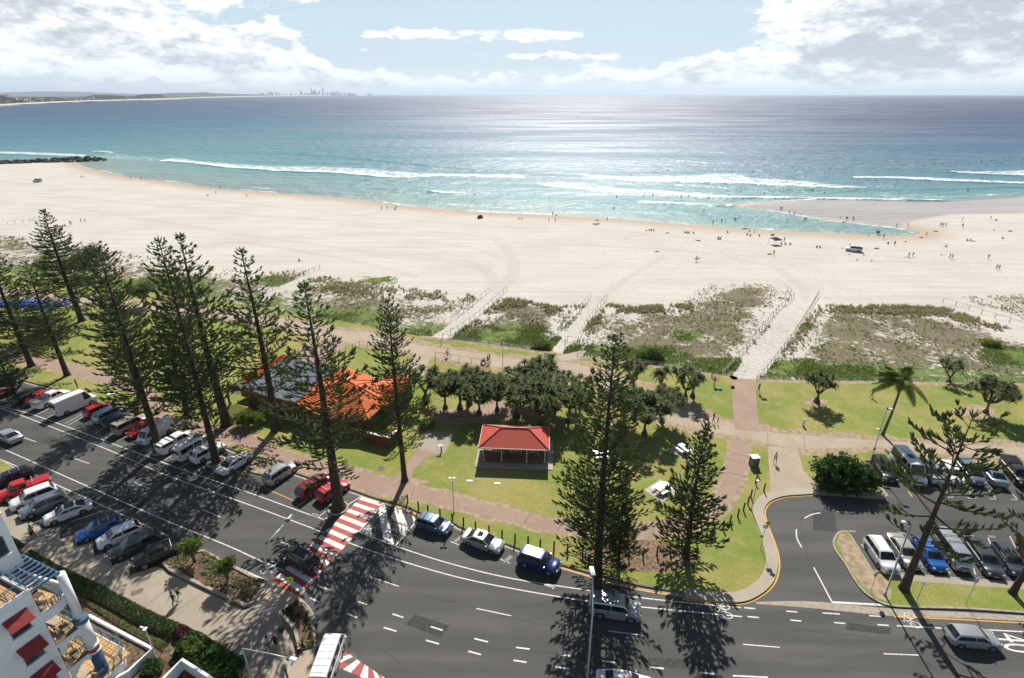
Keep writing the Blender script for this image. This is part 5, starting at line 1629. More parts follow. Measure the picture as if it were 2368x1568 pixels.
   for s in (1, -1):
    m_.box((0, s * g['w'] * .97, .16), (1.9, .04, .28))
   m_.box((-.94, 0, .16), (.04, g['w'] * 1.9, .28)); m_.box((.94, 0, .35), (.05, g['w'] * 1.9, .7))
   mk('tray', m_, M_ALLOY, e, (-g['hx'] + .9, 0, g['ht'] + .05))
  elif x_ == 'canopy':
   m_ = MB(); m_.prism([(-.95, -.78), (.95, -.80), (.95, .80), (-.95, .78)], 0, .60); mk('canopy', m_, PAINT[colour], e, (-g['hx'] + 1.0, 0, g['ht'] - .02))
   for s in (1, -1):
    m_ = MB(); m_.box((0, 0, 0), (1.5, .02, .34)); mk('canopy_window', m_, M_CGLASS, e, (-g['hx'] + 1.0, s * .80, g['ht'] + .30))
   m_ = MB(); m_.box((0, 0, 0), (.02, 1.25, .36)); mk('canopy_window', m_, M_CGLASS, e, (-g['hx'] + .045, 0, g['ht'] + .30))
   for dx in (.5, -.5):
    m_ = MB(); m_.box((0, 0, 0), (.06, 1.5, .05)); mk('roof_rack', m_, M_ALLOY, e, (-g['hx'] + 1.0 + dx, 0, g['ht'] + .64))
  elif x_ == 'basket':
   m_ = MB()
   for s in (-1, 1):
    m_.bar((-1.0, s * .68, 0), (1.0, s * .68, 0), .04, .04)
    m_.bar((-1.0, s * .68, .16), (1.0, s * .68, .16), .03, .03)
   for k in range(9):
    m_.bar((-1.0 + .25 * k, -.68, 0), (-1.0 + .25 * k, .68, 0), .03, .03)
   mk('roof_basket', m_, M_DPLAST, e, (-g['hx'] + 1.1, 0, g['ht'] + .72))
  elif x_ == 'poptop':
   m_ = MB(); m_.prism([(-1.35, -.66), (1.1, -.66), (1.25, -.45), (1.25, .45), (1.1, .66), (-1.35, .66)], 0, .26)
   mk('pop_top_roof', m_, PAINT[colour], e, (xm - .2, 0, H + .01))
   m_ = MB()
   for y in (-.4, .4):
    m_.bar((-1.2, y, 0), (1.0, y, 0), .05, .06)
   mk('roof_rail', m_, M_ALLOY, e, (xm - .2, 0, H + .31))
  elif x_ == 'skylight':
   m_ = MB(); m_.box((0, 0, 0), (.8, .62, .07)); mk('skylight', m_, M_CGLASS, e, (xm + .45, 0, H + .07))
   m_ = MB(); m_.box((0, 0, 0), (.5, .5, .12)); mk('roof_vent', m_, PAINT['white'], e, (xm - .75, 0, H + .09))
  elif x_ == 'bands':
   for k in range(6):
    m_ = MB(); m_.box((0, 0, 0), (.03, g['wr'] * 1.75, .012)); mk('roof_rib', m_, PAINT[colour], e, (g['xr1'] + .35 + k * .62, 0, H + .038))
  elif x_ == 'sunshade':
   m_ = MB(); m_.box((0, 0, 0), (.02, 1.1, .46)); mk('sun_shade', m_, M_SHADE, e, ((g['xw0'] + g['xw1']) / 2 + .035, 0, (g['hb'] + H) / 2 + .0)).rotation_euler = (0, math.atan2(-(g['xw0'] - g['xw1']), H - g['hb']), 0)
 return e
M_SHADE = mat('pale_sun_shade', (0.50, 0.62, 0.62), 0.4, 0.2, 3)
BAY_N = 'vehicles in the bays on the beach side of the road'
BAY_S = 'vehicles in the bays beside the apartment footpath'
LOT_L = 'vehicles in the lower row of the right car park'
LOT_U = 'vehicles in the upper row of the right car park'
KRB = 'cars parked along the kerb beside the timber posts'
MOV = 'vehicles driving on the road'
# near-side bays, from the left edge
car('wagon', 'navy', (62, 1110), (-12, 1138), 'L', 'navy wagon with silver roof bars, furthest left in the bays by the apartments', group=BAY_S, extras=('silver_racks',))
car('ute', 'red', (97, 1133), (19, 1162), 'L', 'bright red ute with hard tray cover beside the navy wagon', 'ute', group=BAY_S, extras=('tonneau',))
car('suv', 'white', (118, 1154), (48, 1181), 'L', 'white soft roader between the red ute and the grey one', group=BAY_S)
car('suv', 'steel', (138, 1174), (75, 1199), 'L', 'steel grey soft roader between two white cars near the apartments', group=BAY_S, extras=('rails',))
car('coupe', 'white', (194, 1189), (128, 1214), 'L', 'white sedan with glossy black roof in the bays by the apartments', group=BAY_S, extras=('blackroof',))
car('hatch', 'blue', (268, 1229), (202, 1254), 'L', 'bright blue hatchback with black roof and silver bars', group=BAY_S, extras=('blackroof', 'silver_racks'))
car('hatch', 'white', (317, 1241), (250, 1270), 'L', 'white hatchback parked between the bright blue and the dark grey car', group=BAY_S)
car('wagon', 'grey', (350, 1267), (282, 1295), 'L', 'dark grey wagon next to the long black four wheel drive', group=BAY_S)
car('ute', 'black', (410, 1287), (342, 1315), 'L', 'long black ute at the end of the bays beside the garden bed', 'ute', group=BAY_S, extras=('tonneau',))
# beach-side bays, from the left edge
car('wagon', 'darkred', (-14, 932), (42, 905), 'R', 'dark red car in deep shade at the far left of the beach side bays', group=BAY_N)
car('hatch', 'black', (50, 938), (98, 912), 'R', 'black hatchback in deep tree shade left of the white ute', group=BAY_N)
car('sedan', 'red', (85, 936), (136, 913), 'R', 'red sedan half hidden behind the white ute', group=BAY_N)
car('ute', 'white', (104, 945), (160, 918), 'R', 'white ute with an open metal tray beside the tall white van', 'ute', group=BAY_N, extras=('tray',))
car('hivan', 'white', (157, 959), (213, 935), 'R', 'tall white panel van, biggest vehicle in the beach side bays', 'van', group=BAY_N)
car('hatch', 'red', (217, 966), (262, 946), 'R', 'red hatchback to the right of the tall white van', group=BAY_N, extras=('sunroof',))
car('suv', 'paleblue', (242, 980), (290, 957), 'R', 'pale silver blue soft roader between the red hatchback and a black car', group=BAY_N)
car('sedan', 'black', (266, 992), (316, 966), 'R', 'low black sedan beside the beige four wheel drive', group=BAY_N)
car('fourwd', 'beige', (291, 1005), (337, 982), 'R', 'beige roofed boxy four wheel drive with a rear spare wheel', group=BAY_N, extras=('spare',))
car('sedan', 'red', (368, 990), (320, 1012), 'L', 'bright red sedan parked nose out beside the white delivery van', group=BAY_N)
car('van', 'white', (392, 1002), (352, 1026), 'L', 'white delivery van with dark windscreen facing the road behind a pine trunk', 'van', group=BAY_N, extras=('racks',))
car('ute', 'white', (397, 1047), (446, 1020), 'R', 'white ute with a windowed canopy next to the camper van', 'ute', group=BAY_N, extras=('canopy',))
car('van', 'white', (440, 1061), (479, 1038), 'R', 'white camper van with a raised pop top roof', 'van', group=BAY_N, extras=('poptop',), windows=True)
car('suv', 'white', (471, 1070), (514, 1047), 'R', 'white soft roader partly behind the second pine trunk in the bays', group=BAY_N)
car('sedan', 'white', (536, 1095), (577, 1067), 'R', 'white sedan with dark roof strips in the yellow marked bay', group=BAY_N, extras=('hatches',))
car('suv', 'silver', (641, 1121), (682, 1093), 'R', 'silver soft roader with a spare wheel, alone in its bay', group=BAY_N, extras=('spare', 'rails'))
car('mpv', 'maroon', (719, 1151), (760, 1122), 'R', 'maroon people mover with a sunroof beside the red hatchback', group=BAY_N, extras=('sunroof', 'racks'))
car('hatch', 'red', (759, 1162), (800, 1136), 'R', 'shiny red hatchback with white roof bars behind the crossing sign', group=BAY_N, extras=('silver_racks',))
# kerbside
car('hatch', 'bluegreen', (970, 1223), (1020, 1240), 'R', 'blue grey hatchback with roof bars, first at the kerb after the crossing', group=KRB, extras=('racks',))
car('sedan', 'silver', (1083, 1263), (1137, 1282), 'R', 'silver sedan with a square sunroof at the kerb', group=KRB, extras=('sunroof',))
car('suv', 'deepblue', (1211, 1312), (1270, 1332), 'R', 'dark blue soft roader at the kerb beside the posts', group=KRB, extras=('rails',))
# moving
car('sedan', 'silver', (26, 1032), (-12, 1014), 'L', 'silver sedan driving off the left edge of the road', name='moving_car', group=MOV)
car('suv', 'black', (703, 1328), (656, 1303), 'L', 'black soft roader driving over the red and white crossing', name='moving_car', group=MOV, extras=('rails',))
car('fourwd', 'silver', (1385, 1430), (1459, 1441), 'R', 'silver four wheel drive passing in front of the tallest pine', name='moving_car', group=MOV, extras=('racks',))
car('hatch', 'silver', (2220, 1500), (2292, 1506), 'R', 'silver hatchback driving at the right edge beside the painted speed limit', name='moving_car', group=MOV)
car('sedan', 'white', (1412, 1612), (1482, 1622), 'R', 'white car cut off by the bottom edge of the picture', name='moving_car', group=MOV)
car('van', 'white', (770, 1580), (796, 1500), 'R', 'long white minibus with ribbed roof turning at the lower crossing', 'minibus', name='minibus', group=MOV, extras=('bands',), windows=True)
# right car park, lower row
car('suv', 'white', (2000, 1269), (2032, 1318), 'R', 'white soft roader first in the lower row by the bare soil tip', group=LOT_L, extras=('rails',))
car('sedan', 'champagne', (2052, 1259), (2085, 1308), 'R', 'champagne sedan second in the lower car park row', group=LOT_L)
car('hatch', 'blue', (2110, 1268), (2142, 1312), 'R', 'vivid blue hatchback with white roof bars behind the sparse pine trunk', group=LOT_L, extras=('silver_racks',))
car('van', 'silver', (2160, 1259), (2198, 1312), 'R', 'silver passenger van with a pale sun shade in its windscreen', 'van', group=LOT_L, extras=('racks', 'sunshade'), windows=True)
car('wagon', 'grey', (2234, 1274), (2270, 1325), 'R', 'grey wagon right of the silver passenger van', group=LOT_L)
car('hatch', 'grey', (2292, 1276), (2326, 1324), 'R', 'dark grey hatchback half behind the second sparse pine', group=LOT_L)
car('suv', 'darkred', (2350, 1270), (2386, 1320), 'R', 'dark red soft roader at the right end of the lower row', group=LOT_L)
# upper row
car('wagon', 'black', (2014, 1072), (2040, 1112), 'R', 'black car behind the big round shrub in the upper row', group=LOT_U)
car('hivan', 'white', (2060, 1072), (2098, 1118), 'R', 'white high roofed camper van with a skylight and orange lettering', 'van', group=LOT_U, extras=('skylight',), windows=True)
car('wagon', 'silver', (2118, 1076), (2150, 1120), 'R', 'silver wagon squeezed between the camper van and a white hatchback', group=LOT_U)
car('hatch', 'white', (2166, 1080), (2194, 1119), 'R', 'white hatchback in the upper row, behind the sparse pine crown', group=LOT_U)
car('mpv', 'steel', (2206, 1078), (2241, 1120), 'R', 'blue grey people mover in the upper row right of the white hatchback', group=LOT_U)
car('sedan', 'teal', (2289, 1121), (2256, 1082), 'L', 'greenish grey sedan parked tail out in the upper row', group=LOT_U, extras=('racks',))
car('ute', 'black', (2312, 1082), (2346, 1122), 'R', 'black ute with a canopy and roof basket in the upper row', 'ute', group=LOT_U, extras=('canopy', 'basket'))
car('suv', 'white', (2366, 1086), (2398, 1124), 'R', 'white soft roader at the right end of the upper row', group=LOT_U)
# ================================================================== apartment block at the lower left
BO = Vector((-34.35, 28.8, 0.0)); BYAW = -rad(23.2)
M_WALL = mat('white_render', (0.76, 0.76, 0.74), 0.8, 0.05, 1.2, spec=0.3, bump=0.1)
M_BLUE = mat('blue_grey_paint', (0.060, 0.135, 0.215), 0.5, 0.15, 3)
M_DBLUE = mat('dark_blue_paint', (0.030, 0.062, 0.125), 0.55, 0.15, 3)
M_REDP = mat('red_paint', (0.40, 0.045, 0.035), 0.5, 0.12, 3)
M_TERRA = mat('red_paint_tile', (0.33, 0.040, 0.036), 0.5, 0.18, 3)
M_TILE = mat('sandy_tile', (0.52, 0.335, 0.150), 0.7, 0.14, 2.5, spec=0.3)
M_GROUT = mat('tile_grout', (0.20, 0.13, 0.07), 0.9, 0.1, 3)
M_TIMBER = mat('timber_table', (0.40, 0.31, 0.22), 0.7, 0.2, 4)
M_DARKWOOD = mat('dark_cane', (0.085, 0.055, 0.035), 0.7, 0.3, 5)
M_WGLASS = mat('window_glass', (0.025, 0.032, 0.036), 0.08, 0.3, 1.5, spec=0.6)
M_METALP = mat('pale_metal', (0.55, 0.56, 0.57), 0.4, 0.08, 4, metal=0.4)
bld = empty('apartment_building', BO, BYAW, 'white apartment block with red window hoods and blue balcony rails at lower left', 'building')
LV = [1.5, 4.25, 7.0, 9.75, 12.5]
w_ = MB()
w_.box((-5.0, -5.0, 6.2), (10.0, 10.0, 12.6))                       # main block, side wall on u = 0, sea front on v = 0
mk('wall', w_, M_WALL, bld)
pp = MB()
pp.box((-5, -0.08, 12.66), (10.0, .16, .30)); pp.box((-.08, -5.08, 12.66), (.16, 9.8, .30))
mk('parapet', pp, M_WALL, bld)
tw = MB(); tw.box((-6.2, 0.42, 14.7), (5.0, 2.2, 4.8)); tw.box((-6.2, 0.42, 17.16), (5.14, 2.34, .12)); mk('wall', tw, M_WALL, bld)
wd = MB(); wd.box((-3.69, .55, 14.7), (.05, 1.0, 1.5)); f_ = mk('window', wd, M_DBLUE, bld)
gp = MB(); gp.box((-3.655, .55, 14.7), (.03, .86, 1.36)); mk('pane', gp, M_WGLASS, f_)
sl = MB(); sl.box((-3.60, .55, 13.88), (.26, 1.15, .10)); mk('sill', sl, M_WALL, f_)
# roof terrace tiles
def tiles(u0, u1, v0, v1, z, step=0.42, parent=bld):
 base = MB(); base.box(((u0 + u1) / 2, (v0 + v1) / 2, z - .012), (u1 - u0, v1 - v0, .02))
 fl = mk('tiled_floor', base, M_GROUT, parent)
 tm = MB(); tm.box((0, 0, 0), (step - .03, step - .03, .016))
 me = tm.mesh('tile')
 u = u0 + step / 2
 while u < u1 - step / 3:
  v = v0 + step / 2
  while v < v1 - step / 3:
   mk('tile', me, M_TILE, fl, (u, v, z + .006))
   v += step
  u += step
 return fl
tiles(-5.0, -.2, -3.2, -.2, 12.53, 0.55)
def rail(pts, z, h=1.0, parent=bld, bars=.14, name='railing'):
 """blue tube rail with wire mesh infill between posts"""
 top = MB()
 top.tube([(p[0], p[1], z + h) for p in pts], .035, 6)
 top.tube([(p[0], p[1], z + h - .13) for p in pts], .018, 5)
 top.tube([(p[0], p[1], z + .10) for p in pts], .02, 5)
 for a, b in zip(pts, pts[1:]):
  a_, b_ = Vector((a[0], a[1])), Vector((b[0], b[1]))
  l = (b_ - a_).length
  n = max(1, int(l / bars))
  for k in range(n + 1):
   p = a_.lerp(b_, k / n)
   post = k % max(1, int(1.2 / bars)) == 0
   top.bar((p.x, p.y, z), (p.x, p.y, z + (h if post else h - .13)), .045 if post else .010, .045 if post else .010)
  for zz in (.3, .5, .7):
   top.bar((a_.x, a_.y, z + zz), (b_.x, b_.y, z + zz), .008, .008)
 return mk(name, top, M_BLUE, parent)
rail([(-6.5, -.10), (-.10, -.10)], 12.80, .85)
rail([(-.08, -.10), (-.08, -6.5)], 12.80, .85)
# pergola
pg = MB()
for v in (0.0, 1.0, 1.96):
 pg.box((-2.35, v, 12.35 if v != 1.0 else 12.42), (4.4, .10, .16))
mk('pergola_beam', pg, M_BLUE, bld)
sm_ = MB(); sm_.box((0, .98, 0), (.12, 2.0, .15))
sme = sm_.mesh('pergola_slat')
for k in range(9):
 mk('pergola_slat', sme, M_BLUE, bld, (-4.45 + .535 * k, 0, 12.46))
# column in stages
def colstage(z0, z1, r, m_, name='column', r1=None):
 c = MB(); c.tube([(-.15, 2.0, z0), (-.15, 2.0, z1)], [r, r1 or r], 24)
 o = mk(name, c.mesh(name, False), m_, bld)
 for p in o.data.polygons:
  p.use_smooth = len(p.vertices) == 4
 return o
colstage(0.0, 4.0, .42, M_DBLUE)
colstage(4.0, 4.16, .50, M_WALL, 'column_ring')
colstage(4.16, 4.62, .44, M_REDP, 'column_band')
colstage(4.62, 4.78, .52, M_WALL, 'column_ring')
colstage(4.78, 7.35, .42, M_WALL)
colstage(7.35, 7.75, .52, M_BLUE, 'column_band')
colstage(7.75, 12.3, .30, M_WALL)
# balconies on the sea front
def chair(parent_loc, rz, label, z):
 e = empty('cane_chair', BO + Matrix.Rotation(BYAW, 3, 'Z') @ Vector((parent_loc[0], parent_loc[1], z)), BYAW + rz, label, 'chair', 'cane chairs on the balconies')
 s = MB(); s.box((0, 0, .42), (.5, .5, .06)); mk('seat', s, M_DARKWOOD, e)
 b = MB(); b.tube([(-.24, -.24, .42), (-.27, -.27, .72), (-.27, .27, .72), (-.24, .24, .42)], .022, 6); b.box((-.26, 0, .60), (.03, .46, .24)); mk('backrest', b, M_DARKWOOD, e)
 l = MB(); l.box((0, 0, .2), (.035, .035, .42)); lm = l.mesh('leg')
 for x in (-.21, .21):
  for y in (-.21, .21):
   mk('leg', lm, M_DARKWOOD, e, (x, y, 0))
def table(uv, z, label, size=(1.2, .8), m_=None):
 e = empty('balcony_table', BO + Matrix.Rotation(BYAW, 3, 'Z') @ Vector((uv[0], uv[1], z)), BYAW, label, 'table', 'tables on the balconies')
 s = MB(); s.box((0, 0, .73), (size[0], size[1], .05)); mk('tabletop', s, m_ or M_TIMBER, e)
 l = MB(); l.box((0, 0, .35), (.06, .06, .70)); lm = l.mesh('leg')
 for x in (-1, 1):
  for y in (-1, 1):
   mk('leg', lm, M_DARKWOOD, e, (x * (size[0] / 2 - .08), y * (size[1] / 2 - .08), 0))
for i, z in ((1, LV[1]), (2, LV[2])):
 s = MB(); s.box((-2.3, .95, z - .14), (4.6, 1.9, .24)); mk('balcony_slab', s, M_WALL, bld)
 tiles(-4.5, -.05, .05, 1.85, z + .0, .42)
 rail([(-4.4, 1.84), (-.55, 1.84)], z, 1.0)
 rail([(-.06, .05), (-.06, 1.6)], z, 1.0)
 # sweeping bracket between wall and column
 b = MB()
 for k in range(8):
  u = k / 8
  b.box((-.10, .12 + 1.75 * (u + .06), z - .27 - .42 * (1 - math.sin(math.pi * u)) - .0), (.18, .23, .30 + .84 * (1 - math.sin(math.pi * u))))
 mk('bracket', b, M_WALL, bld)
 dr = MB(); dr.box((-2.4, .012, z + 1.1), (3.0, .05, 2.1)); mk('glass_door', dr, M_WGLASS, bld)
# the top balcony with its bulging curved parapet
ar = [(-4.6, 1.9)] + [(-1.6 + 1.55 * math.sin(a), .55 + 1.75 * math.cos(a)) for a in np.linspace(0.0, math.pi * .62, 14)] + [(-.05, .0)]
sl_ = MB(); sl_.prism([(-4.6, 0.01)] + ar, LV[3] - .26, LV[3] - .02); mk('balcony_slab', sl_, M_WALL, bld)
cp = MB()
kerb(cp, [Vector(p) for p in ar], 0.0, .17, LV[3] - .24, LV[3] + .55)
mk('curved_parapet', cp, M_WALL, bld)
tiles(-4.2, -.9, .05, 1.8, LV[3], .42)
rail([(p[0] - .05, p[1] - .06) for p in ar[1:-1]], LV[3] + .5, .62, bars=.2)
dr = MB(); dr.box((-2.4, .012, LV[3] + 1.1), (3.0, .05, 2.1)); mk('glass_door', dr, M_WGLASS, bld)
# window hoods on the side wall
for k, (z, v0) in enumerate([(11.65, -1.30), (8.90, -1.30), (6.15, -1.30)]):
 h = MB()
 n = 15
 for j in range(n):
  v = v0 + (j + .5) * 1.5 / n - .75
  h.bar((.02, v, z), (.86, v, z - .62), 1.5 / n * .72, .07)
 pl = MB(); pl.add([(.01, v0 - .76, z - .02), (.86, v0 - .76, z - .64), (.86, v0 + .76, z - .64), (.01, v0 + .76, z - .02)], [(0, 1, 2, 3)])
 hd = mk('window_hood', pl, M_TERRA, bld)
 mk('hood_ribs', h, M_TERRA, hd)['kind'] = 'stuff'
 br = MB()
 for s in (-.66, .66):
  br.tube([(.02, v0 + s, z - 1.25), (.45, v0 + s, z - .95), (.78, v0 + s, z - .60)], .025, 5)
 mk('hood_bracket', br, M_REDP, bld)
 wn = MB(); wn.box((.01, v0, z - 1.05), (.05, 1.16, 1.30)); wf = mk('window', wn, M_DBLUE, bld)
 pn = MB(); pn.box((.045, v0, z - 1.05), (.03, 1.0, 1.14)); mk('pane', pn, M_WGLASS, wf)
 si = MB(); si.box((.08, v0, z - 1.76), (.22, 1.3, .09)); mk('sill', si, M_WALL, wf)
# ground terrace
tp = [(-9, .02), (.66, .02), (.66, 1.96), (.60, 3.15), (-.67, 4.08), (-9, 4.08)]
t_ = MB(); t_.prism(tp, -.05, 1.48); mk('terrace_base', t_, M_WALL, bld)
tiles(-5.6, .5, .6, 3.95, 1.5, .42)
rail([(-8.0, 4.0), (-.70, 4.0), (.50, 3.10), (.55, 1.95)], 1.5, 1.0)
rail([(.55, 1.95), (.55, .3)], 1.5, .9)
pw = MB()
kerb(pw, [Vector(p) for p in [(-7.5, 5.1), (1.05, 5.1), (1.05, 3.0), (.66, 2.2)]], 0.0, .22, -.05, .95)
mk('planter_wall', pw, M_WALL, bld)
ps = MB(); ps.prism([(-7.5, 4.08), (-.67, 4.08), (.66, 3.1), (1.0, 3.0), (1.0, 4.9), (-7.5, 4.9)], 0, .70); mk('planter_soil', ps, M_BED, bld)
table((-.9, .95), 1.5, 'pale ground terrace table at the foot of the blue column', (1.35, .8))
table((-1.6, .95), LV[2] + .02, 'cane table on the middle balcony', (1.1, .8))
table((-1.7, .95), LV[1] + .02, 'cane table on the lower balcony under the red column band', (1.0, .7), M_DARKWOOD)
for uv, rz, z, lb in (((-.85, 1.1), 2.9, LV[2] + .02, 'cane chair at the open end of the middle balcony'), ((-2.6, .8), .2, LV[2] + .02, 'cane chair at the inner end of the middle balcony'), ((-.8, 1.0), 2.9, LV[1] + .02, 'cane chair at the open end of the lower balcony'),
      ((-2.6, 1.0), .3, LV[1] + .02, 'cane chair at the inner end of the lower balcony'), ((-1.2, .7), 2.4, LV[3] + .02, 'cane chair on the curved top balcony'), ((-2.3, 1.0), .2, LV[3] + .02, 'cane chair under the pergola'), ((-.4, 1.75), -1.2, 1.5, 'cane chair beside the pale terrace table')):
 chair(uv, rz, lb, z)
# second walled court at the bottom edge
cw2 = empty('courtyard_wall', G(422, 1530, 0.0), 0, 'white courtyard wall corner at the bottom edge among the shrubs', 'wall')
q = [G(375, 1567, 1.3) - cw2.location, G(422, 1521, 1.3) - cw2.location, G(500, 1570, 1.3) - cw2.location, G(560, 1606, 1.3) - cw2.location]
cm_ = MB(); kerb(cm_, [Vector((2 * q[0].x - q[1].x, 2 * q[0].y - q[1].y)), Vector((q[0].x, q[0].y)), Vector((q[1].x, q[1].y)), Vector((q[2].x, q[2].y)), Vector((q[3].x, q[3].y))], -.24, 0.0, -.05, 1.3)
mk('wall', cm_, M_WALL, cw2)
# ---- hedges and plants along the footpath
def hedge(px_top, px_bot, h, label, m_, n, leaf, seed, name='hedge', cat='hedge', bare=True):
 a, b = spline(GP(px_top, ZL), 4), spline(GP(px_bot, ZL), 4)
 poly = [(p.x, p.y) for p in a] + [(p.x, p.y) for p in b][::-1]
 rnd = np.random.default_rng(seed)
 W = np.array(poly); lo, hi = W.min(0), W.max(0)
 P = rnd.uniform(lo, hi, (n * 6, 2)); s = sdf_poly(P, W)
 P = P[s > 0][:n]; s = sdf_poly(P, W)
 top = h * np.clip(s / .35, .25, 1) ** .5 * (0.8 + .35 * fbm(P[:, 0] * 1.3, P[:, 1] * 1.3, 3))
 z = ZL + top * rnd.random(len(P)) ** .35
 C = np.column_stack([P, z]); k = len(C)
 d1 = rnd.normal(size=(k, 3)) + [0, 0, .5]; d1 /= np.linalg.norm(d1, axis=1)[:, None]
 d2 = np.cross(d1, rnd.normal(size=(k, 3))); d2 /= np.linalg.norm(d2, axis=1)[:, None]
 sz = leaf * rnd.uniform(.6, 1.3, k)[:, None]
 V = np.stack([C - d1 * sz, C + d2 * sz * .55, C + d1 * sz, C - d2 * sz * .55], 1).reshape(-1, 3)
 o = Vector((*W.mean(0), ZL))
 me = bpy.data.meshes.new('foliage'); me.from_pydata((V - np.array(o)).tolist(), [], np.arange(4 * k).reshape(k, 4).tolist())
 e = empty(name, o, 0, label, cat)
 mk('foliage', me, m_, e)
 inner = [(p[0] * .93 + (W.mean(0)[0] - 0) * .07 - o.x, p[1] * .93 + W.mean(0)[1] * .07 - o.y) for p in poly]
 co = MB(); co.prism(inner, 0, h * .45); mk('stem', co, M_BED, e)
hedge([(75, 1276), (125, 1305), (175, 1330), (250, 1365), (338, 1412), (422, 1449)], [(62, 1290), (150, 1362), (220, 1392), (275, 1422), (330, 1455), (395, 1482)], .9, 'long clipped green hedge along the concrete footpath', M_HEDGE, 15000, .085, 4)
hedge([(150, 1362), (220, 1398), (290, 1436), (340, 1464), (390, 1490)], [(160, 1372), (220, 1412), (280, 1450), (330, 1480), (378, 1506)], .45, 'low yellow flowering border between hedge and white planter wall', M_BRIGHT, 5000, .07, 6, 'flower_border', 'border')
M_MAROON = leaf_mat('maroon_leaves', (0.065, 0.020, 0.022), (0.12, 0.045, 0.035), .15)
hedge([(398, 1468), (422, 1449), (452, 1465)], [(402, 1482), (425, 1492), (450, 1478)], .8, 'dark maroon leaved bush at the end of the hedge', M_MAROON, 2600, .08, 7, 'shrub', 'shrub')
hedge([(412, 1500), (455, 1468), (500, 1492), (560, 1530)], [(400, 1526), (440, 1550), (500, 1590), (565, 1580)], 1.1, 'broad glossy green shrubbery between courtyard wall and footpath', M_SHRUB, 12000, .11, 8, 'shrub', 'shrub')
hedge([(420, 1510), (455, 1490), (480, 1500)], [(425, 1535), (455, 1540), (485, 1520)], 1.5, 'brighter green bush in front of the cycad', M_BRIGHT, 2500, .12, 12, 'shrub', 'shrub')
hedge([(335, 1535), (352, 1528), (380, 1530)], [(322, 1575), (345, 1580), (378, 1555)], .8, 'dark bush in the shade under the white planter wall', M_SHRUB, 2200, .09, 9, 'shrub', 'shrub')
hedge([(160, 1395), (200, 1420), (235, 1440)], [(165, 1408), (205, 1440), (240, 1462)], .5, 'low green plants inside the white planter', M_BRIGHT, 1600, .07, 10, 'planter_shrub', 'shrub')
hedge([(20, 1238), (50, 1255), (60, 1262)], [(10, 1262), (40, 1275), (46, 1272)], .5, 'small patch of hedge beside the white tower', M_HEDGE, 1500, .08, 11)
flat('garden_soil', GP([(40, 1270), (422, 1449), (460, 1470), (565, 1532), (575, 1600), (250, 1640), (30, 1330)]), ZL + .004, M_BED)
def rosette(name, base, n, ln, label, cat, m_, zg, arch=.5, w=.05, seed=1, group=None, leaflets=False):
 b = G(base[0], base[1], zg)
 e = empty(name, b, 0, label, cat, group)
 rnd = random.Random(seed)
 q = QM()
 for i in range(n):
  a = i * 2.4
  el = rnd.uniform(.15, 1.35)
  d = Vector((math.cos(a) * math.cos(el), math.sin(a) * math.cos(el), math.sin(el)))
  l = ln * rnd.uniform(.75, 1.15)
  s = d.cross(Vector((0, 0, 1))).normalized()
  pts = [Vector((0, 0, .25)) + d * l * u + Vector((0, 0, -arch * l * u * u * math.cos(el))) for u in (0, .35, .7, 1)]
  q.strip(pts, [w * .6, w, w * .8, w * .1], s)
  if leaflets:
   for k in range(14):
    u = .15 + .8 * k / 13
    j = min(2, int(u * 3)); p = pts[j].lerp(pts[j + 1], u * 3 - j)
    for sd in (-1, 1):
     q.strip([p, p + (s * sd + d * .6).normalized() * .28], [.016, .004], d)
 mk('foliage', q.build('foliage'), m_, e)
 st = MB(); st.tube([(0, 0, -.05), (0, 0, .35)], [.14, .10], 7); mk('stem', st.mesh('stem', True), M_PANDT, e)
rosette('cycad', (512, 1520), 46, 1.5, 'dark spiky cycad by the footpath corner', 'cycad', M_HEDGE, .3, .45, .03, 3, None, True)
M_BROM = leaf_mat('bromeliad_leaves', (0.16, 0.09, 0.05), (0.26, 0.20, 0.09), .25)
for k, (p, lb) in enumerate([((575, 1370), 'striped bromeliad at the right tip of the garden bed'), ((700, 1490), 'pinkish bromeliad near the minibus in the corner bed'), ((690, 1418), 'small bromeliad at the top of the corner bed'), ((540, 1392), 'dark bromeliad in the shade of the garden bed')]):
 rosette('bromeliad', p, 22, .75, lb, 'plant', M_BROM, .3, .5, .05, k + 5, 'bromeliads in the road garden beds')
for k, p in enumerate([(290, 1515), (276, 1492), (262, 1478)]):
 rosette('strap_plant', p, 24, .6, ['strappy green plant nearest the corner of the white planter', 'strappy plant second from the planter corner', 'strappy plant furthest from the planter corner'][k], 'plant', M_BRIGHT, .7, .6, .03, k + 15, 'strappy plants in the white planter')
# low ground cover in the garden bed
def cover(poly_px, n, z, m_, name, label, size, seed):
 W = np.array([(p.x, p.y) for p in GP(poly_px)])
 rnd = np.random.default_rng(seed)
 P = rnd.uniform(W.min(0), W.max(0), (n * 5, 2)); P = P[(sdf_poly(P, W) > .1) & (fbm(P[:, 0] * .9, P[:, 1] * .9, 3) > .47)][:n]
 k = len(P); C = np.column_stack([P, np.full(k, z) + rnd.random(k) * size])
 d1 = rnd.normal(size=(k, 3)); d1 /= np.linalg.norm(d1, axis=1)[:, None]; d2 = np.cross(d1, rnd.normal(size=(k, 3)))
 d2 /= np.linalg.norm(d2, axis=1)[:, None]; s = size * .45 * rnd.uniform(.5, 1.2, k)[:, None]
 V = np.stack([C - d1 * s, C + d2 * s, C + d1 * s, C - d2 * s], 1).reshape(-1, 3)
 me = bpy.data.meshes.new(name); me.from_pydata(V.tolist(), [], np.arange(4 * k).reshape(k, 4).tolist())
 tag(mk(name, me, m_), label, kind='stuff')
cover(BED, 2600, .32, M_DUNE, 'ground_cover', 'grey green ground cover over the garden bed', .25, 3)
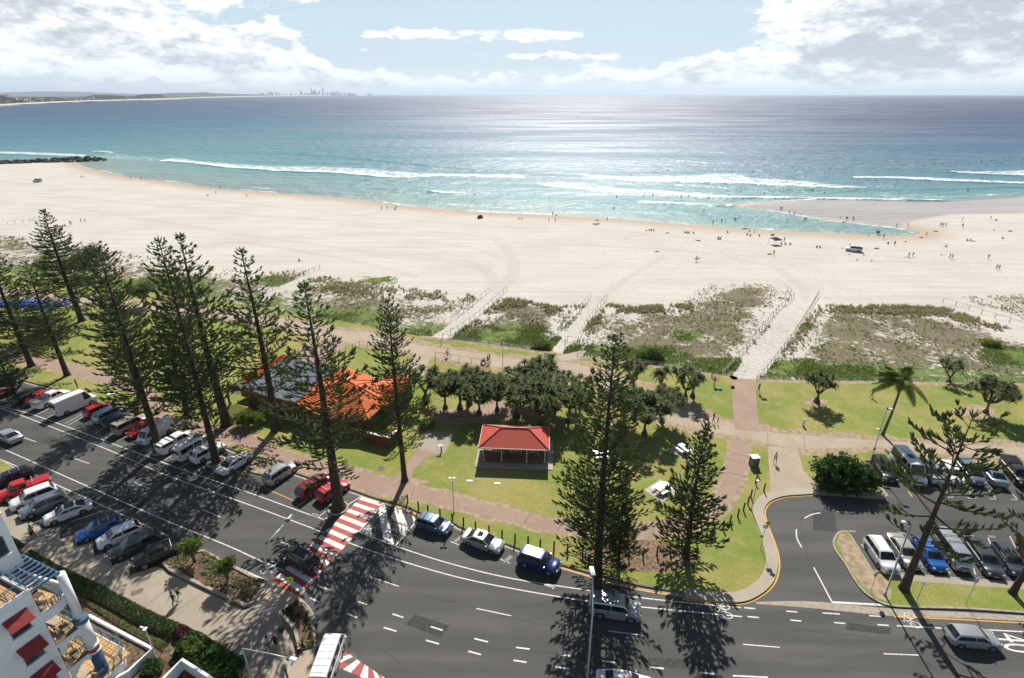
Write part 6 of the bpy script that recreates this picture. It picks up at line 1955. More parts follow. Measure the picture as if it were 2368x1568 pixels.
cover(CB, 700, .27, M_SHRUB, 'ground_cover', 'sparse ground cover over the corner bed', .2, 4)
# ================================================================== park buildings and furniture
M_REDROOF = mat('red_roof_sheet', (0.50, 0.078, 0.048), 0.55, 0.06, 2.0, spec=0.4)
M_CREAM = mat('cream_post', (0.56, 0.50, 0.38), 0.6, 0.08, 4)
M_ORANGE = mat('orange_roof_tile', (0.60, 0.130, 0.022), 0.7, 0.18, 2.5, spec=0.3)
M_TIN = mat('galvanised_roof', (0.50, 0.52, 0.55), 0.35, 0.2, 1.2, metal=0.5)
M_BRICKW = mat('red_brick', (0.155, 0.050, 0.028), 0.85, 0.25, 3.0, spec=0.2, bump=0.3)
M_BRNW = mat('brown_board', (0.19, 0.058, 0.026), 0.8, 0.15, 2)
M_STEEL = mat('galvanised_steel', (0.42, 0.43, 0.44), 0.45, 0.12, 5, metal=0.6)
M_POST = mat('dark_timber_post', (0.105, 0.042, 0.026), 0.85, 0.3, 6, spec=0.2)
M_FENCEP = mat('grey_fence_timber', (0.20, 0.18, 0.145), 0.85, 0.25, 4, spec=0.2)
M_DKFENCE = mat('dark_fence_timber', (0.085, 0.070, 0.055), 0.85, 0.25, 4, spec=0.2)
M_ALU = mat('bench_aluminium', (0.66, 0.66, 0.66), 0.35, 0.08, 4, metal=0.4)
M_GREENBOX = mat('green_box_paint', (0.12, 0.20, 0.13), 0.6, 0.15, 3)
M_SIGNW = mat('sign_white', (0.72, 0.73, 0.73), 0.5, 0.05, 4)
M_SIGNY = mat('sign_fluoro_yellow', (0.66, 0.70, 0.02), 0.5, 0.05, 4)
M_SIGNA = mat('sign_amber', (0.72, 0.34, 0.01), 0.5, 0.05, 4)
M_BLACK = mat('black_print', (0.012, 0.012, 0.012), 0.6, 0.1, 4)
M_REDPR = mat('red_print', (0.45, 0.02, 0.02), 0.6, 0.1, 4)
M_BLUEPR = mat('blue_print', (0.03, 0.12, 0.40), 0.6, 0.1, 4)
M_SHADEB = mat('blue_shade_cloth', (0.015, 0.10, 0.42), 0.7, 0.15, 2)
M_SKINNYD = mat('dark_metal', (0.05, 0.05, 0.055), 0.5, 0.2, 5, metal=0.3)
# ---- red roofed shelter
def shelter():
 z_e = 2.75
 A, B_, C_, D_ = G(1107, 1035, z_e), G(1271, 1041, z_e), G(1271, 987.5, z_e), G(1115.5, 982.5, z_e)
 c = (A + B_ + C_ + D_) / 4; c.z = 0
 ux = (B_ - A); ux.z = 0; Lx = ux.length; ux.normalize()
 yaw = math.atan2(ux.y, ux.x)
 Ly = ((D_ - A).length + (C_ - B_).length) / 2
 e = empty('picnic_shelter', (c.x, c.y, ZL), yaw, 'open picnic shelter with a plain red hipped roof on cream posts', 'shelter')
 z_e -= ZL
 hx, hy = Lx / 2, Ly / 2
 rise = 1.45
 rx = hx - hy * 1.02
 m_ = MB()
 V = [(-hx, -hy, z_e), (hx, -hy, z_e), (hx, hy, z_e), (-hx, hy, z_e), (-rx, 0, z_e + rise), (rx, 0, z_e + rise)]
 V += [(x, y, z - .06) for x, y, z in V]
 m_.add(V, [(0, 1, 5, 4), (1, 2, 5), (2, 3, 4, 5), (3, 0, 4), (6, 10, 11, 7), (7, 11, 8), (8, 11, 10, 9), (9, 10, 6), (0, 6, 7, 1), (1, 7, 8, 2), (2, 8, 9, 3), (3, 9, 6, 0)])
 roof = mk('roof', m_, M_REDROOF, e)
 rc = MB()
 for a, b in ((0, 4), (1, 5), (2, 5), (3, 4), (4, 5)):
  rc.tube([Vector(V[a]) + Vector((0, 0, .02)), Vector(V[b]) + Vector((0, 0, .03))], .085, 6)
 mk('ridge_cap', rc, mat('red_ridge', (0.50, 0.095, 0.065), 0.5, 0.05, 3), roof)
 rb = MB()
 n = int(Lx / .30)
 for k in range(1, n):
  x = -hx + Lx * k / n
  f = min(1, (hx - abs(x)) / (hx - rx))
  for s in (-1, 1):
   rb.bar((x, s * hy * .995, z_e + .012), (x, s * hy * (1 - f) + s * .06, z_e + rise * f + .0), .04, .045)
 mk('roof_rib', rb, M_REDROOF, roof)['kind'] = 'stuff'
 g = MB()
 for s in (-1, 1):
  g.box((0, s * (hy + .03), z_e - .06), (Lx + .14, .06, .15)); g.box((s * (hx + .03), 0, z_e - .06), (.06, Ly, .15))
 mk('gutter', g, M_CREAM, e)
 p = MB(); p.box((0, 0, z_e / 2), (.13, .13, z_e - .12)); p.box((0, 0, .10), (.28, .28, .2))
 pm = p.mesh('post')
 for x in (-hx + .55, -hx * .36, hx * .36, hx - .55):
  for y in (-hy + .75, hy - .75):
   mk('post', pm, M_CREAM, e, (x, y, 0))
 s = MB(); s.prism([(-hx - .5, -hy - .7), (hx + .5, -hy - .7), (hx + .6, hy + .5), (-hx - .5, hy + .5)], -.06, .09); mk('floor_slab', s, M_SLAB, e)
 f = MB(); f.prism([(-hx + .25, -hy + .35), (hx - .25, -hy + .35), (hx - .25, hy - .1), (-hx + .25, hy - .1)], .09, .105); mk('paved_floor', f, mat('shelter_pavers', (0.26, 0.155, 0.10), .85, .25, 2.0, spec=.2), e)
 return c, yaw, hx, hy
SHC, SHYAW, SHX, SHY = shelter()
def picnic_table(base, rz, label, slab=True, zg=ZL, m_=None):
 b = G(base[0], base[1], zg) if not isinstance(base, Vector) else base
 e = empty('picnic_table', b, rz, label, 'picnic table', 'aluminium picnic tables')
 m_ = m_ or M_ALU
 t_ = MB()
 for k in range(4):
  t_.box((0, -.30 + .20 * k, .75), (1.9, .18, .04))
 mk('tabletop', t_, m_, e)
 for s in (-1, 1):
  b_ = MB(); b_.box((0, s * .72 - .07, .45), (1.9, .13, .04)); b_.box((0, s * .72 + .08, .45), (1.9, .13, .04)); mk('bench', b_, m_, e)
 for x in (-.6, .6):
  l = MB(); l.box((x, 0, .70), (.06, .7, .06)); l.box((x, 0, .41), (.06, 1.55, .05)); l.box((x, -.45, .2), (.06, .07, .44)); l.box((x, .45, .2), (.06, .07, .44)); l.box((x, 0, .55), (.06, .07, .3)); mk('leg', l, M_STEEL, e)
 if slab:
  s = MB(); s.prism([(-1.6, -1.5), (1.7, -1.4), (1.6, 1.6), (-1.7, 1.4)], -.04, .02); mk('slab', s, M_SLAB, e)
picnic_table((1530, 1135), rad(36), 'silver picnic table with a seated person on a square slab')
picnic_table((1582, 1045), rad(-62), 'silver picnic table beside the small pine and footpath')
picnic_table((1390, 1055), rad(10), 'silver picnic table glimpsed under the tallest pine', False)
for k, x in enumerate((-2.2, 0.2, 2.4)):
 v = SHC + Matrix.Rotation(SHYAW, 3, 'Z') @ Vector((x, .1, 0)); v.z = ZL + .10
 picnic_table(v, SHYAW + rad(90), ['picnic table under the left third of the red roof', 'picnic table under the middle of the red roof', 'picnic table under the right third of the red roof'][k], False)
# ---- toilet block with tin and orange tiled roofs
def amenities():
 zr = 3.3
 P = [G(560, 897, zr), G(683, 929, zr), G(1, 1, zr)]
 A, B_ = G(562, 900, zr), G(684, 930, zr)                # tin roof near edge
 ux = B_ - A; ux.z = 0; ux.normalize()
 yaw = math.atan2(ux.y, ux.x)
 o = Vector((A.x, A.y, ZL))
 e = empty('toilet_block', o, yaw, 'low brick toilet block with orange tiled hips and a corrugated tin roof', 'building')
 R = Matrix.Rotation(-yaw, 3, 'Z')
 def loc(px, py, z):
  p = R @ (G(px, py, z) - Vector((A.x, A.y, 0)))
  return (p.x, p.y)
 L1 = (B_ - A).length
 d1 = loc(690, 833, 4.3)[1]
 z0 = zr - ZL
 # tin roof: gentle slope with corrugations as real ridges
 n = 46
 V, F = [], []
 dep = max(6.5, d1)
 for i in range(n * 2 + 1):
  y = -.15 + (dep + .3) * i / (n * 2)
  z = z0 + .10 + (y / dep) * .95 + (.07 if i % 2 else 0)
  V += [(-.3, y, z), (L1 + .1, y, z)]
 for i in range(n * 2):
  F.append((2 * i, 2 * i + 1, 2 * i + 3, 2 * i + 2))
 m_ = MB(); m_.add(V, F); mk('tin_roof', m_, M_TIN, e)
 fb = MB(); fb.box((L1 / 2 - .1, -.2, z0 - .55), (L1 + .5, .10, 1.25)); fb.box((-.35, dep / 2, z0 - .3), (.10, dep, .75)); mk('fascia_board', fb, M_BRNW, e)
 w = MB(); w.box((L1 / 2, dep / 2, z0 / 2 - .05), (L1 - .6, dep - .6, z0 - .1)); mk('wall', w, M_BRICKW, e)
 # main orange hip to the right
 def hip(x0, x1, y0, y1, ze, rise, name):
  r = min((x1 - x0), (y1 - y0)) / 2
  if (x1 - x0) > (y1 - y0):
   ra, rb_ = (x0 + r, (y0 + y1) / 2), (x1 - r, (y0 + y1) / 2)
  else:
   ra, rb_ = ((x0 + x1) / 2, y0 + r), ((x0 + x1) / 2, y1 - r)
  V = [Vector((x0, y0, ze)), Vector((x1, y0, ze)), Vector((x1, y1, ze)), Vector((x0, y1, ze)), Vector((*ra, ze + rise)), Vector((*rb_, ze + rise))]
  horiz = (x1 - x0) > (y1 - y0)
  fs = [(0, 1, 5, 4), (1, 2, 5), (2, 3, 4, 5), (3, 0, 4)] if horiz else [(0, 1, 4), (1, 2, 5, 4), (2, 3, 5), (3, 0, 4, 5)]
  m_ = MB(); m_.add(V, fs); m_.add([v - Vector((0, 0, .08)) for v in V], [f[::-1] for f in fs])
  ro = mk(name, m_, M_ORANGE, e)
  # courses of tiles: rounded rows stepping up each slope
  tm = MB()
  for f in fs:
   a, b = V[f[0]], V[f[1]]
   c, d = (V[f[2]], V[f[3]]) if len(f) == 4 else (V[f[2]], V[f[2]])
   nr = 20
   nrm = (b - a).cross(d - a).normalized()
   if nrm.z < 0: nrm = -nrm
   for k in range(nr):
    t0 = (k + .15) / nr
    p, q = a.lerp(d, t0), b.lerp(c, t0)
    if (q - p).length > .15:
     tm.bar(p + nrm * .02, q + nrm * .02, .14, .065)
  mk('tile_course', tm, M_ORANGE, ro)['kind'] = 'stuff'
  rc = MB()
  for a, b in (((0, 4), (1, 5), (2, 5), (3, 4), (4, 5)) if horiz else ((0, 4), (1, 4), (2, 5), (3, 5), (4, 5))):
   rc.tube([V[a] + Vector((0, 0, .05)), V[b] + Vector((0, 0, .06))], .11, 6)
  mk('ridge_tile', rc, M_ORANGE, ro)
  g = MB()
  for a, b in ((V[0], V[1]), (V[1], V[2]), (V[2], V[3]), (V[3], V[0])):
   g.bar(a - Vector((0, 0, .1)), b - Vector((0, 0, .1)), .12, .14)
  mk('gutter', g, M_CREAM, ro)
  return ro
 def poly_hip(eaves, tops, faces, name='tiled_roof'):
  """hipped roof from photographed eave and ridge corners; each face: two eave corners, one or two tops"""
  E = [Vector((*loc(x, y, z), z - ZL)) for x, y, z in eaves]
  R_ = [Vector((*loc(x, y, z), z - ZL)) for x, y, z in tops]
  m_, tm, rc, g = MB(), MB(), MB(), MB()
  for a, b, c, d in faces:
   A_, B2_, C2_, D2_ = E[a], E[b], R_[c], R_[d]
   q = [A_, B2_, C2_] + ([D2_] if c != d else [])
   m_.add(q, [tuple(range(len(q)))]); m_.add([v - Vector((0, 0, .10)) for v in q], [tuple(range(len(q)))[::-1]])
   nrm = (B2_ - A_).cross(D2_ - A_).normalized()
   nrm = -nrm if nrm.z < 0 else nrm
   for k in range(20):
    t0 = (k + .15) / 20
    p, q2 = A_.lerp(D2_, t0), B2_.lerp(C2_, t0)
    if (q2 - p).length > .15:
     tm.bar(p + nrm * .02, q2 + nrm * .02, .14, .065)
   rc.tube([B2_ + Vector((0, 0, .05)), C2_ + Vector((0, 0, .06))], .11, 6)
   g.bar(A_ - Vector((0, 0, .1)), B2_ - Vector((0, 0, .1)), .12, .14)
  if len(R_) > 1:
   rc.tube([v + Vector((0, 0, .06)) for v in R_], .11, 6)
  ro = mk(name, m_, M_ORANGE, e)
  mk('tile_course', tm, M_ORANGE, ro)['kind'] = 'stuff'
  mk('ridge_tile', rc, M_ORANGE, ro); mk('gutter', g, M_CREAM, ro)
  c = sum(E, Vector()) / len(E)
  w = MB(); w.prism([(c.x + (p.x - c.x) * .88, c.y + (p.y - c.y) * .88) for p in E], -.05, 2.9); mk('wall', w, M_BRICKW, e)
 poly_hip([(683, 931, 3.1), (747, 964, 3.1), (851, 969, 3.1), (893, 930, 3.1), (880, 880, 3.1), (805, 853, 3.1), (700, 880, 3.1)], [(822, 890, 5.4), (795, 878, 5.4)],
    [(0, 1, 0, 1), (1, 2, 0, 0), (2, 3, 0, 0), (3, 4, 0, 0), (4, 5, 0, 1), (5, 6, 1, 1), (6, 0, 1, 1)])
 poly_hip([(893, 938, 2.9), (958, 882, 2.9), (912, 862, 2.9), (850, 905, 2.9)], [(905, 893, 4.2)], [(0, 1, 0, 0), (1, 2, 0, 0), (2, 3, 0, 0), (3, 0, 0, 0)])
 hip(-3.2, .2, dep * .30, dep + 2.2, 2.75, 1.5, 'tiled_roof')
 w3 = MB(); w3.box((-1.5, dep * .65 + 1.1, 1.35), (2.4, dep * .7, 2.75)); mk('wall', w3, M_BRICKW, e)
 # low screen walls in front
 sx, sy = loc(845, 1008, .9)
 w5 = MB(); w5.box((sx + 1.0, sy - .3, .85), (6.5, .25, 1.75)); w5.box((sx + 4.2, sy + 1.2, .85), (.25, 3.0, 1.75)); mk('screen_wall', w5, M_BRICKW, e)
 cpw = MB(); cpw.box((sx + 1.0, sy - .3, 1.76), (6.6, .36, .07)); cpw.box((sx + 4.2, sy + 1.2, 1.765), (.36, 3.1, .07)); mk('wall_cap', cpw, M_CREAM, e)
 # timber post and slatted side roof at the left
 pr = MB()
 for k in range(14):
  pr.bar((-3.3 + .22 * k, -.8, z0 - .75 + .01 * k), (-3.3 + .22 * k, dep * .28, z0 - .35 + .01 * k), .12, .05)
 mk('porch_roof', pr, M_FENCEP, e)
 po = MB(); po.box((-2.9, -.6, (z0 - .8) / 2), (.22, .22, z0 - .8)); mk('porch_post', po, M_DARKWOOD, e)
amenities()
# ---- fences: every post a part
def fence(px, label, m_=M_FENCEP, h=1.05, gap=2.4, mesh=False, terrain=True, rail=.034, zg=ZL, group='fences along the dunes and paths', rails=(1.0,), name='fence'):
 f = (lambda a, b: T(a, b)) if terrain else (lambda a, b: G(a, b, zg))
 P = [f(a, b) for a, b in px]
 o = P[0].copy()
 e = empty(name, o, 0, label, 'fence', group)
 pm = MB(); pm.box((0, 0, h / 2 - .1), (.075, .075, h + .2)); pme = pm.mesh('post')
 tops = []
 for a, b in zip(P, P[1:]):
  l = (b - a).length
  n = max(1, round(l / gap))
  for k in range(n):
   tops.append(a.lerp(b, k / n))
 tops.append(P[-1])
 if terrain:
  for p in tops:
   p.z = float(terrain_z(p.x, p.y)[0])
 for p in tops:
  mk('post', pme, m_, e, p - o)
 for r_ in rails:
  r = MB()
  for a, b in zip(tops, tops[1:]):
   r.bar(a - o + Vector((0, 0, h * r_ + (.03 if r_ >= 1 else 0))), b - o + Vector((0, 0, h * r_ + (.03 if r_ >= 1 else 0))), rail * 1.5, rail)
  mk('rail', r, m_, e)
 if mesh:
  w = MB()
  for a, b in zip(tops, tops[1:]):
   for q in (.25, .5, .75):
    w.bar(a - o + Vector((0, 0, h * q)), b - o + Vector((0, 0, h * q)), .012, .012)
  mk('wire', w, M_STEEL, e)
fence([(420, 682), (592, 706), (800, 742), (975, 776)], 'long grey rail fence between promenade and the left dunes', mesh=True)
fence([(975, 776), (1060, 733), (1133, 674)], 'rail fence climbing the left side of the first beach path', mesh=True)
fence([(1021, 802), (1023, 784), (1060, 764), (1110, 728), (1172, 672)], 'rail fence on the right side of the first beach path', M_DKFENCE, mesh=True)
fence([(1023, 784), (1130, 798), (1247, 812)], 'rail fence in front of the small middle dune', M_FENCEP, mesh=True)
fence([(1247, 812), (1300, 760), (1340, 718), (1366, 686)], 'rail fence on the left side of the second beach path', M_FENCEP, mesh=True)
fence([(1338, 788), (1352, 756), (1382, 715), (1403, 692)], 'dark post fence on the right side of the second beach path', M_DKFENCE, mesh=True)
fence([(1335, 826), (1352, 806), (1358, 796), (1312, 788)], 'short fence corner around the bike racks', M_FENCEP, mesh=True)
fence([(1335, 828), (1425, 836), (1625, 863)], 'rail fence along the third dune behind the tallest pine', M_FENCEP, mesh=True)
fence([(1668, 868), (1700, 835), (1755, 768), (1800, 716), (1836, 688), (1820, 672)], 'rail fence on the left side of the widest beach path', M_FENCEP, mesh=True)
fence([(1748, 888), (1790, 834), (1835, 775), (1870, 720), (1892, 682)], 'leaning dark fence on the right side of the widest beach path', M_DKFENCE, mesh=True)
fence([(1750, 878), (1900, 881), (2100, 884), (2368, 888), (2420, 889)], 'long rail fence along the right hand dune behind the palm', M_FENCEP, mesh=True)
fence([(2180, 700), (2240, 716), (2300, 736), (2368, 757)], 'rail fence along the far right beach path, nearer side', M_DKFENCE)
fence([(2250, 695), (2290, 708), (2368, 728)], 'rail fence along the far right beach path, further side', M_DKFENCE)
fence([(600, 690), (660, 656), (740, 622)], 'rail fence beside the leftmost beach path', M_DKFENCE)
fence([(590, 682), (640, 656), (708, 634)], 'rail fence on the near side of the leftmost beach path', M_FENCEP)
fence([(0, 520), (70, 514), (82, 508)], 'short rail on the sand at far left', M_DKFENCE)
fence([(1008, 845), (1007, 826), (1090, 840), (1133, 848), (1118, 862)], 'dark rail on the lawn beside the promenade cyclist', M_DKFENCE, terrain=False)
fence([(750, 846), (800, 816), (832, 800), (870, 806)], 'low rail at the lawn corner behind the toilet block', M_FENCEP, terrain=False)
fence([(970, 924), (1028, 938)], 'short dark rail under the left pandanus', M_DKFENCE, terrain=False, h=.8)
fence([(2180, 716), (1950, 712), (1930, 714)], 'fallen grey sand fence in the grass of the right dune', M_DKFENCE, h=.5, gap=3)
# ---- bollards
BOL = [(943, 1162), (968, 1178), (990, 1186), (1018, 1195), (1046, 1206), (1072, 1215), (1100, 1225), (1131, 1234), (1161, 1245), (1191, 1253), (1221, 1259), (1249, 1266), (1281, 1271), (1312, 1277), (1347, 1283), (1454, 1290), (1487, 1288), (1519, 1282), (1549, 1276), (1576, 1268), (1610, 1253), (1651, 1237), (1672, 1223), (1688, 1210), (1706, 1195), (1719, 1181), (1729, 1166), (1736, 1150), (1747, 1118), (1752, 1098), (1752, 1080), (1766, 1136)]
pm = MB(); pm.tube([(0, 0, -.1), (0, 0, 1.12), (0, 0, 1.17)], [.095, .09, .06], 8); PBm = pm.mesh('bollard')
ORD = ['first', 'second', 'third', 'fourth', 'fifth', 'sixth', 'seventh', 'eighth', 'ninth', 'tenth', 'eleventh', 'twelfth', 'thirteenth', 'fourteenth', 'fifteenth', 'sixteenth', 'seventeenth', 'eighteenth', 'nineteenth', 'twentieth', 'twenty first', 'twenty second', 'twenty third', 'twenty fourth', 'twenty fifth', 'twenty sixth', 'twenty seventh', 'twenty eighth', 'twenty ninth', 'thirtieth', 'thirty first', 'thirty second']
for i, p in enumerate(BOL):
 o = mk('timber_bollard', PBm, M_POST, None, G(p[0], p[1], ZL))
 tag(o, f'dark timber bollard, {ORD[i]} along the kerb counting from the zebra crossing', 'bollard', 'timber bollards along the kerb')
# ---- poles, lamps and signs
def pole(name, base, top_y, label, cat, r=.06, zg=ZL, m_=None, group=None):
 b = G(base[0], base[1], zg)
 h = z_at(b.x, b.y, top_y) - zg
 e = empty(name, b, 0, label, cat, group)
 t_ = MB(); t_.tube([(0, 0, -.05), (0, 0, .25), (0, 0, .26), (0, 0, h)], [r * 1.6, r * 1.6, r, r * .75], 8); mk('pole', t_.mesh('pole', True), m_ or M_STEEL, e)
 return e, h
def lamp_head(e, p, d, ln=.75):
 d = Vector(d).normalized()
 a = math.atan2(d.y, d.x)
 m_ = MB(); m_.box((0, 0, 0), (ln, .30, .13)); m_.box((ln * .10, 0, .075), (ln * .7, .22, .04))
 o = mk('lamp_head', m_, M_SIGNW, e, p, a)
 g = MB(); g.box((-ln * .42, 0, .02), (ln * .30, .34, .17)); mk('lamp_cover', g, M_SKINNYD, o)
def street_light():
 b = G(652, 1458, ZL)
 e = empty('street_lamp', b, 0, 'tall curved street lamp arching over the road beside the zebra crossing', 'street lamp')
 def pt(px, py, z): return G(px, py, z) - b
 zt = z_at(b.x, b.y, 1260)
 topz = z_at(b.x, b.y, 1290) - ZL
 t_ = MB()
 lean = [(0, 0, 0), (0, 0, topz * .5), (0, 0, topz)]
 head = pt(670, 1198, topz + 1.35 + ZL); head.z = topz + 1.35
 hd = Vector((head.x, head.y, 0))
 arm = [Vector((0, 0, topz)), Vector((hd.x * .06, hd.y * .06, topz + .75)), Vector((hd.x * .3, hd.y * .3, topz + 1.15)), Vector((hd.x, hd.y, topz + 1.35))]
 t_.tube([Vector(p) for p in lean] + arm[1:], [.13, .11, .09, .075, .06, .05], 8)
 mk('pole', t_.mesh('pole', True), M_STEEL, e)
 lamp_head(e, arm[-1], hd, .8)
 bs = MB(); bs.box((0, 0, .15), (.4, .4, .3)); mk('base', bs, M_SKINNYD, e)
 return e, b, hd
SL, SLB, SLH = street_light()
def second_lamp():
 b = G(1352, 1640, 0.0); b.z = 0
 e = empty('street_lamp', b, 0, 'straight street lamp rising from below the bottom edge near the silver four wheel drive', 'street lamp')
 h = z_at(b.x, b.y, 1350)
 t_ = MB(); t_.tube([(0, 0, 0), (0, 0, h * .35), (.02, .1, h * .8), (-.05, .9, h)], [.10, .09, .065, .045], 8); mk('pole', t_.mesh('pole', True), M_STEEL, e)
 lamp_head(e, Vector((-.05, 1.1, h + .02)), (-.05, 1, 0), .8)
second_lamp()
def third_lamp():
 b = G(590, 1600, ZL)
 e = empty('street_lamp', b, 0, 'street lamp reaching across the near footpath at the bottom edge', 'street lamp')
 h = z_at(b.x, b.y, 1500) - ZL
 k = G(676, 1524, h + ZL + .25) - b
 t_ = MB(); t_.tube([(0, 0, 0), (0, 0, h), Vector((k.x * .55, k.y * .55, h + .2)), Vector((k.x, k.y, h + .25))], [.09, .07, .05, .045], 8); mk('pole', t_.mesh('pole', True), M_STEEL, e)
 lamp_head(e, Vector((k.x, k.y, h + .27)), (k.x, k.y, 0), .75)
third_lamp()
e, h = pole('park_lamp', (1050, 1187), 1106, 'slim park lamp with twin floodlights beside the kerb and footpath', 'lamp', .05)
for s in (-1, 1):
 m_ = MB(); m_.box((s * .22, 0, h + .02), (.30, .22, .10)); m_.bar((0, 0, h - .05), (s * .22, 0, h), .04, .04); mk('floodlight', m_, M_SIGNW, e)
m_ = MB(); m_.box((0, .05, h - .55), (.16, .14, .3)); mk('control_box', m_, M_SIGNW, e)
e, h = pole('park_lamp', (1163, 868), 795, 'thin park lamp standing alone by the promenade', 'lamp', .055)
m_ = MB(); m_.tube([(0, 0, h), (0, 0, h + .05), (.12, 0, h + .12), (.3, 0, h + .06)], [.1, .13, .12, .04], 8); mk('lamp_head', m_.mesh('lamp_head', True), M_SIGNW, e)
e, h = pole('park_lamp', (2012, 1068), 945, 'tall car park lamp with two heads in front of the palm trunk', 'lamp', .07)
lamp_head(e, Vector((.3, -.1, h)), (1, -.3, 0), .6); lamp_head(e, Vector((-.25, .0, h * .62)), (-1, .2, 0), .45)
e, h = pole('park_lamp', (2046, 1376), 1212, 'tall leaning car park lamp on the island in front of white car', 'lamp', .09)
lamp_head(e, Vector((-.45, .15, h + .05)), (-1, .35, 0), .6)
m_ = MB(); m_.bar((0, 0, h - .05), (-.35, .1, h + .05), .05, .05); mk('arm', m_, M_STEEL, e)
e, h = pole('park_lamp', (1737, 1179), 1112, 'short post with a square lamp beside the bend kerb', 'lamp', .05)
m_ = MB(); m_.box((0, 0, h + .02), (.26, .26, .12)); mk('lamp_head', m_, M_SIGNW, e)
e, h = pole('camera_pole', (363, 1527), 1455, 'grey pole with a white security camera at the planter corner', 'camera pole', .05)
m_ = MB(); m_.box((0, 0, h + .03), (.28, .34, .05)); m_.tube([(-.45, .12, h + .12), (-.12, .02, h + .10)], .085, 8); m_.bar((-.2, 0, h), (0, 0, h), .04, .04); mk('security_camera', m_, M_SIGNW, e)
for px, lb in (((1385, 1305), 1), ):
 pass
def disc(r, n=24, t_=.02):
 m_ = MB(); m_.tube([(0, -t_, 0), (0, t_ * .0, 0)], [r, r], n); return m_
def text(s, size, m_, parent, loc, rot=(rad(90), 0, 0), ext=.004):
 cu = bpy.data.curves.new('lettering', 'FONT'); cu.body = s; cu.size = size; cu.align_x = 'CENTER'; cu.align_y = 'CENTER'; cu.extrude = ext
 o = bpy.data.objects.new('lettering', cu); COL.objects.link(o)
 dg = bpy.context.evaluated_depsgraph_get()
 me = bpy.data.meshes.new_from_object(o.evaluated_get(dg))
 bpy.data.objects.remove(o)
 q = mk('lettering', me, m_, parent, loc)
 q.data.materials.clear(); q.data.materials.append(m_)
 q.rotation_euler = rot
 return q
def sign_post(base, face_yaw, top_y, label, zg=ZL, name='road_sign'):
 b = G(base[0], base[1], zg)
 e = empty(name, b, face_yaw, label, 'sign')
 h = z_at(b.x, b.y, top_y) - zg
 t_ = MB(); t_.tube([(0, .03, -.05), (0, .03, h)], .03, 6); mk('pole', t_, M_STEEL, e)
 return e, h
# speed limit sign (face towards the traffic, -Y local)
e, h = sign_post((2234, 1398), rad(18), 1336, 'white forty speed limit sign on the grass of the island')
p_ = MB(); p_.box((0, 0, h - .38), (.62, .02, .78)); pl_ = mk('sign_plate', p_, M_SIGNW, e)
rg = MB()
n = 28
rg.add([(r_ * math.cos(2 * math.pi * k / n), -.014, h - .34 + r_ * math.sin(2 * math.pi * k / n)) for r_ in (.27, .20) for k in range(n)], [(k, (k + 1) % n, n + (k + 1) % n, n + k) for k in range(n)])
mk('red_ring', rg, M_REDPR, pl_)
text('40', .25, M_BLACK, pl_, (0, -.014, h - .34))
e, h = sign_post((2120, 1392), rad(10), 1345, 'small white parking sign on the island grass')
p_ = MB(); p_.box((0, 0, h - .25), (.42, .02, .5)); mk('sign_plate', p_, M_SIGNW, e)
e, h = sign_post((2012, 1368), rad(200), 1322, 'grey backed octagonal stop sign seen from behind on the island')
p_ = MB(); p_.tube([(0, -.012, h - .3), (0, .012, h - .3)], [.34, .34], 8); mk('sign_plate', p_, M_STEEL, e)
e, h = sign_post((1759, 1268), rad(-6), 1214, 'post with amber hump diamond above a white round print sign')
p_ = MB(); p_.box((0, 0, 0), (.48, .02, .48)); o_ = mk('amber_diamond', p_, M_SIGNA, e, (.16, -.01, h + .28)); o_.rotation_euler = (0, rad(45), 0)
hm = MB(); hm.add([(-.16, -.02, -.05)] + [(-.16 + .32 * k / 8, -.02, -.05 + .09 * math.sin(math.pi * k / 8)) for k in range(9)], [tuple(range(1, 10))]); q_ = mk('hump_symbol', hm, M_BLACK, e, (.16, -.01, h + .28))
p_ = MB(); p_.box((0, 0, h - .22), (.56, .02, .52)); pl_ = mk('white_plate', p_, M_SIGNW, e)
rg = MB(); rg.add([(r_ * math.cos(2 * math.pi * k / n), -.014, h - .22 + r_ * math.sin(2 * math.pi * k / n)) for r_ in (.22, .185) for k in range(n)], [(k, (k + 1) % n, n + (k + 1) % n, n + k) for k in range(n)]); mk('blue_ring', rg, M_BLUEPR, pl_)
text('10', .17, M_BLUEPR, pl_, (0, -.014, h - .22))
for base, ty, lb, zg in (((778, 1150), 1117, 'round yellow pedestrian sign beside the tree pit', .05), ((681, 1392), 1338, 'round yellow pedestrian sign at the apartment end of the crossing', ZL)):
 e, h = sign_post(base, rad(12), ty, lb, zg)
 p_ = MB(); p_.tube([(0, -.012, h - .15), (0, .012, h - .15)], [.34, .34], 28); pl_ = mk('yellow_disc', p_, M_SIGNY, e)
 lg = MB(); lg.bar((-.10, -.02, h - .36), (.02, -.02, h - .02), .09, .02); lg.bar((.02, -.02, h - .02), (.14, -.02, h - .22), .09, .02); lg.bar((.14, -.02, h - .22), (.06, -.02, h - .05), .05, .02)
 mk('walking_legs', lg, M_BLACK, pl_)
e, h = sign_post((557, 1038), rad(-20), 1008, 'small white parking sign under the pine beside the white sedan')
p_ = MB(); p_.box((0, 0, h - .25), (.38, .02, .5)); mk('sign_plate', p_, M_SIGNW, e)
e, h = sign_post((2005, 1093), rad(10), 1035, 'small blue topped sign behind the round shrub')
p_ = MB(); p_.box((0, 0, h - .2), (.34, .02, .4)); mk('sign_plate', p_, M_BLUEPR, e)
e, h = sign_post((1756, 905), rad(0), 868, 'red and white beach warning board by the widest beach path', ZL)
p_ = MB(); p_.box((0, 0, h - .35), (.9, .03, .75)); pl_ = mk('sign_plate', p_, M_SIGNW, e)
p_ = MB(); p_.box((0, -.02, h - .20), (.86, .01, .14)); mk('red_band', p_, M_REDPR, pl_)
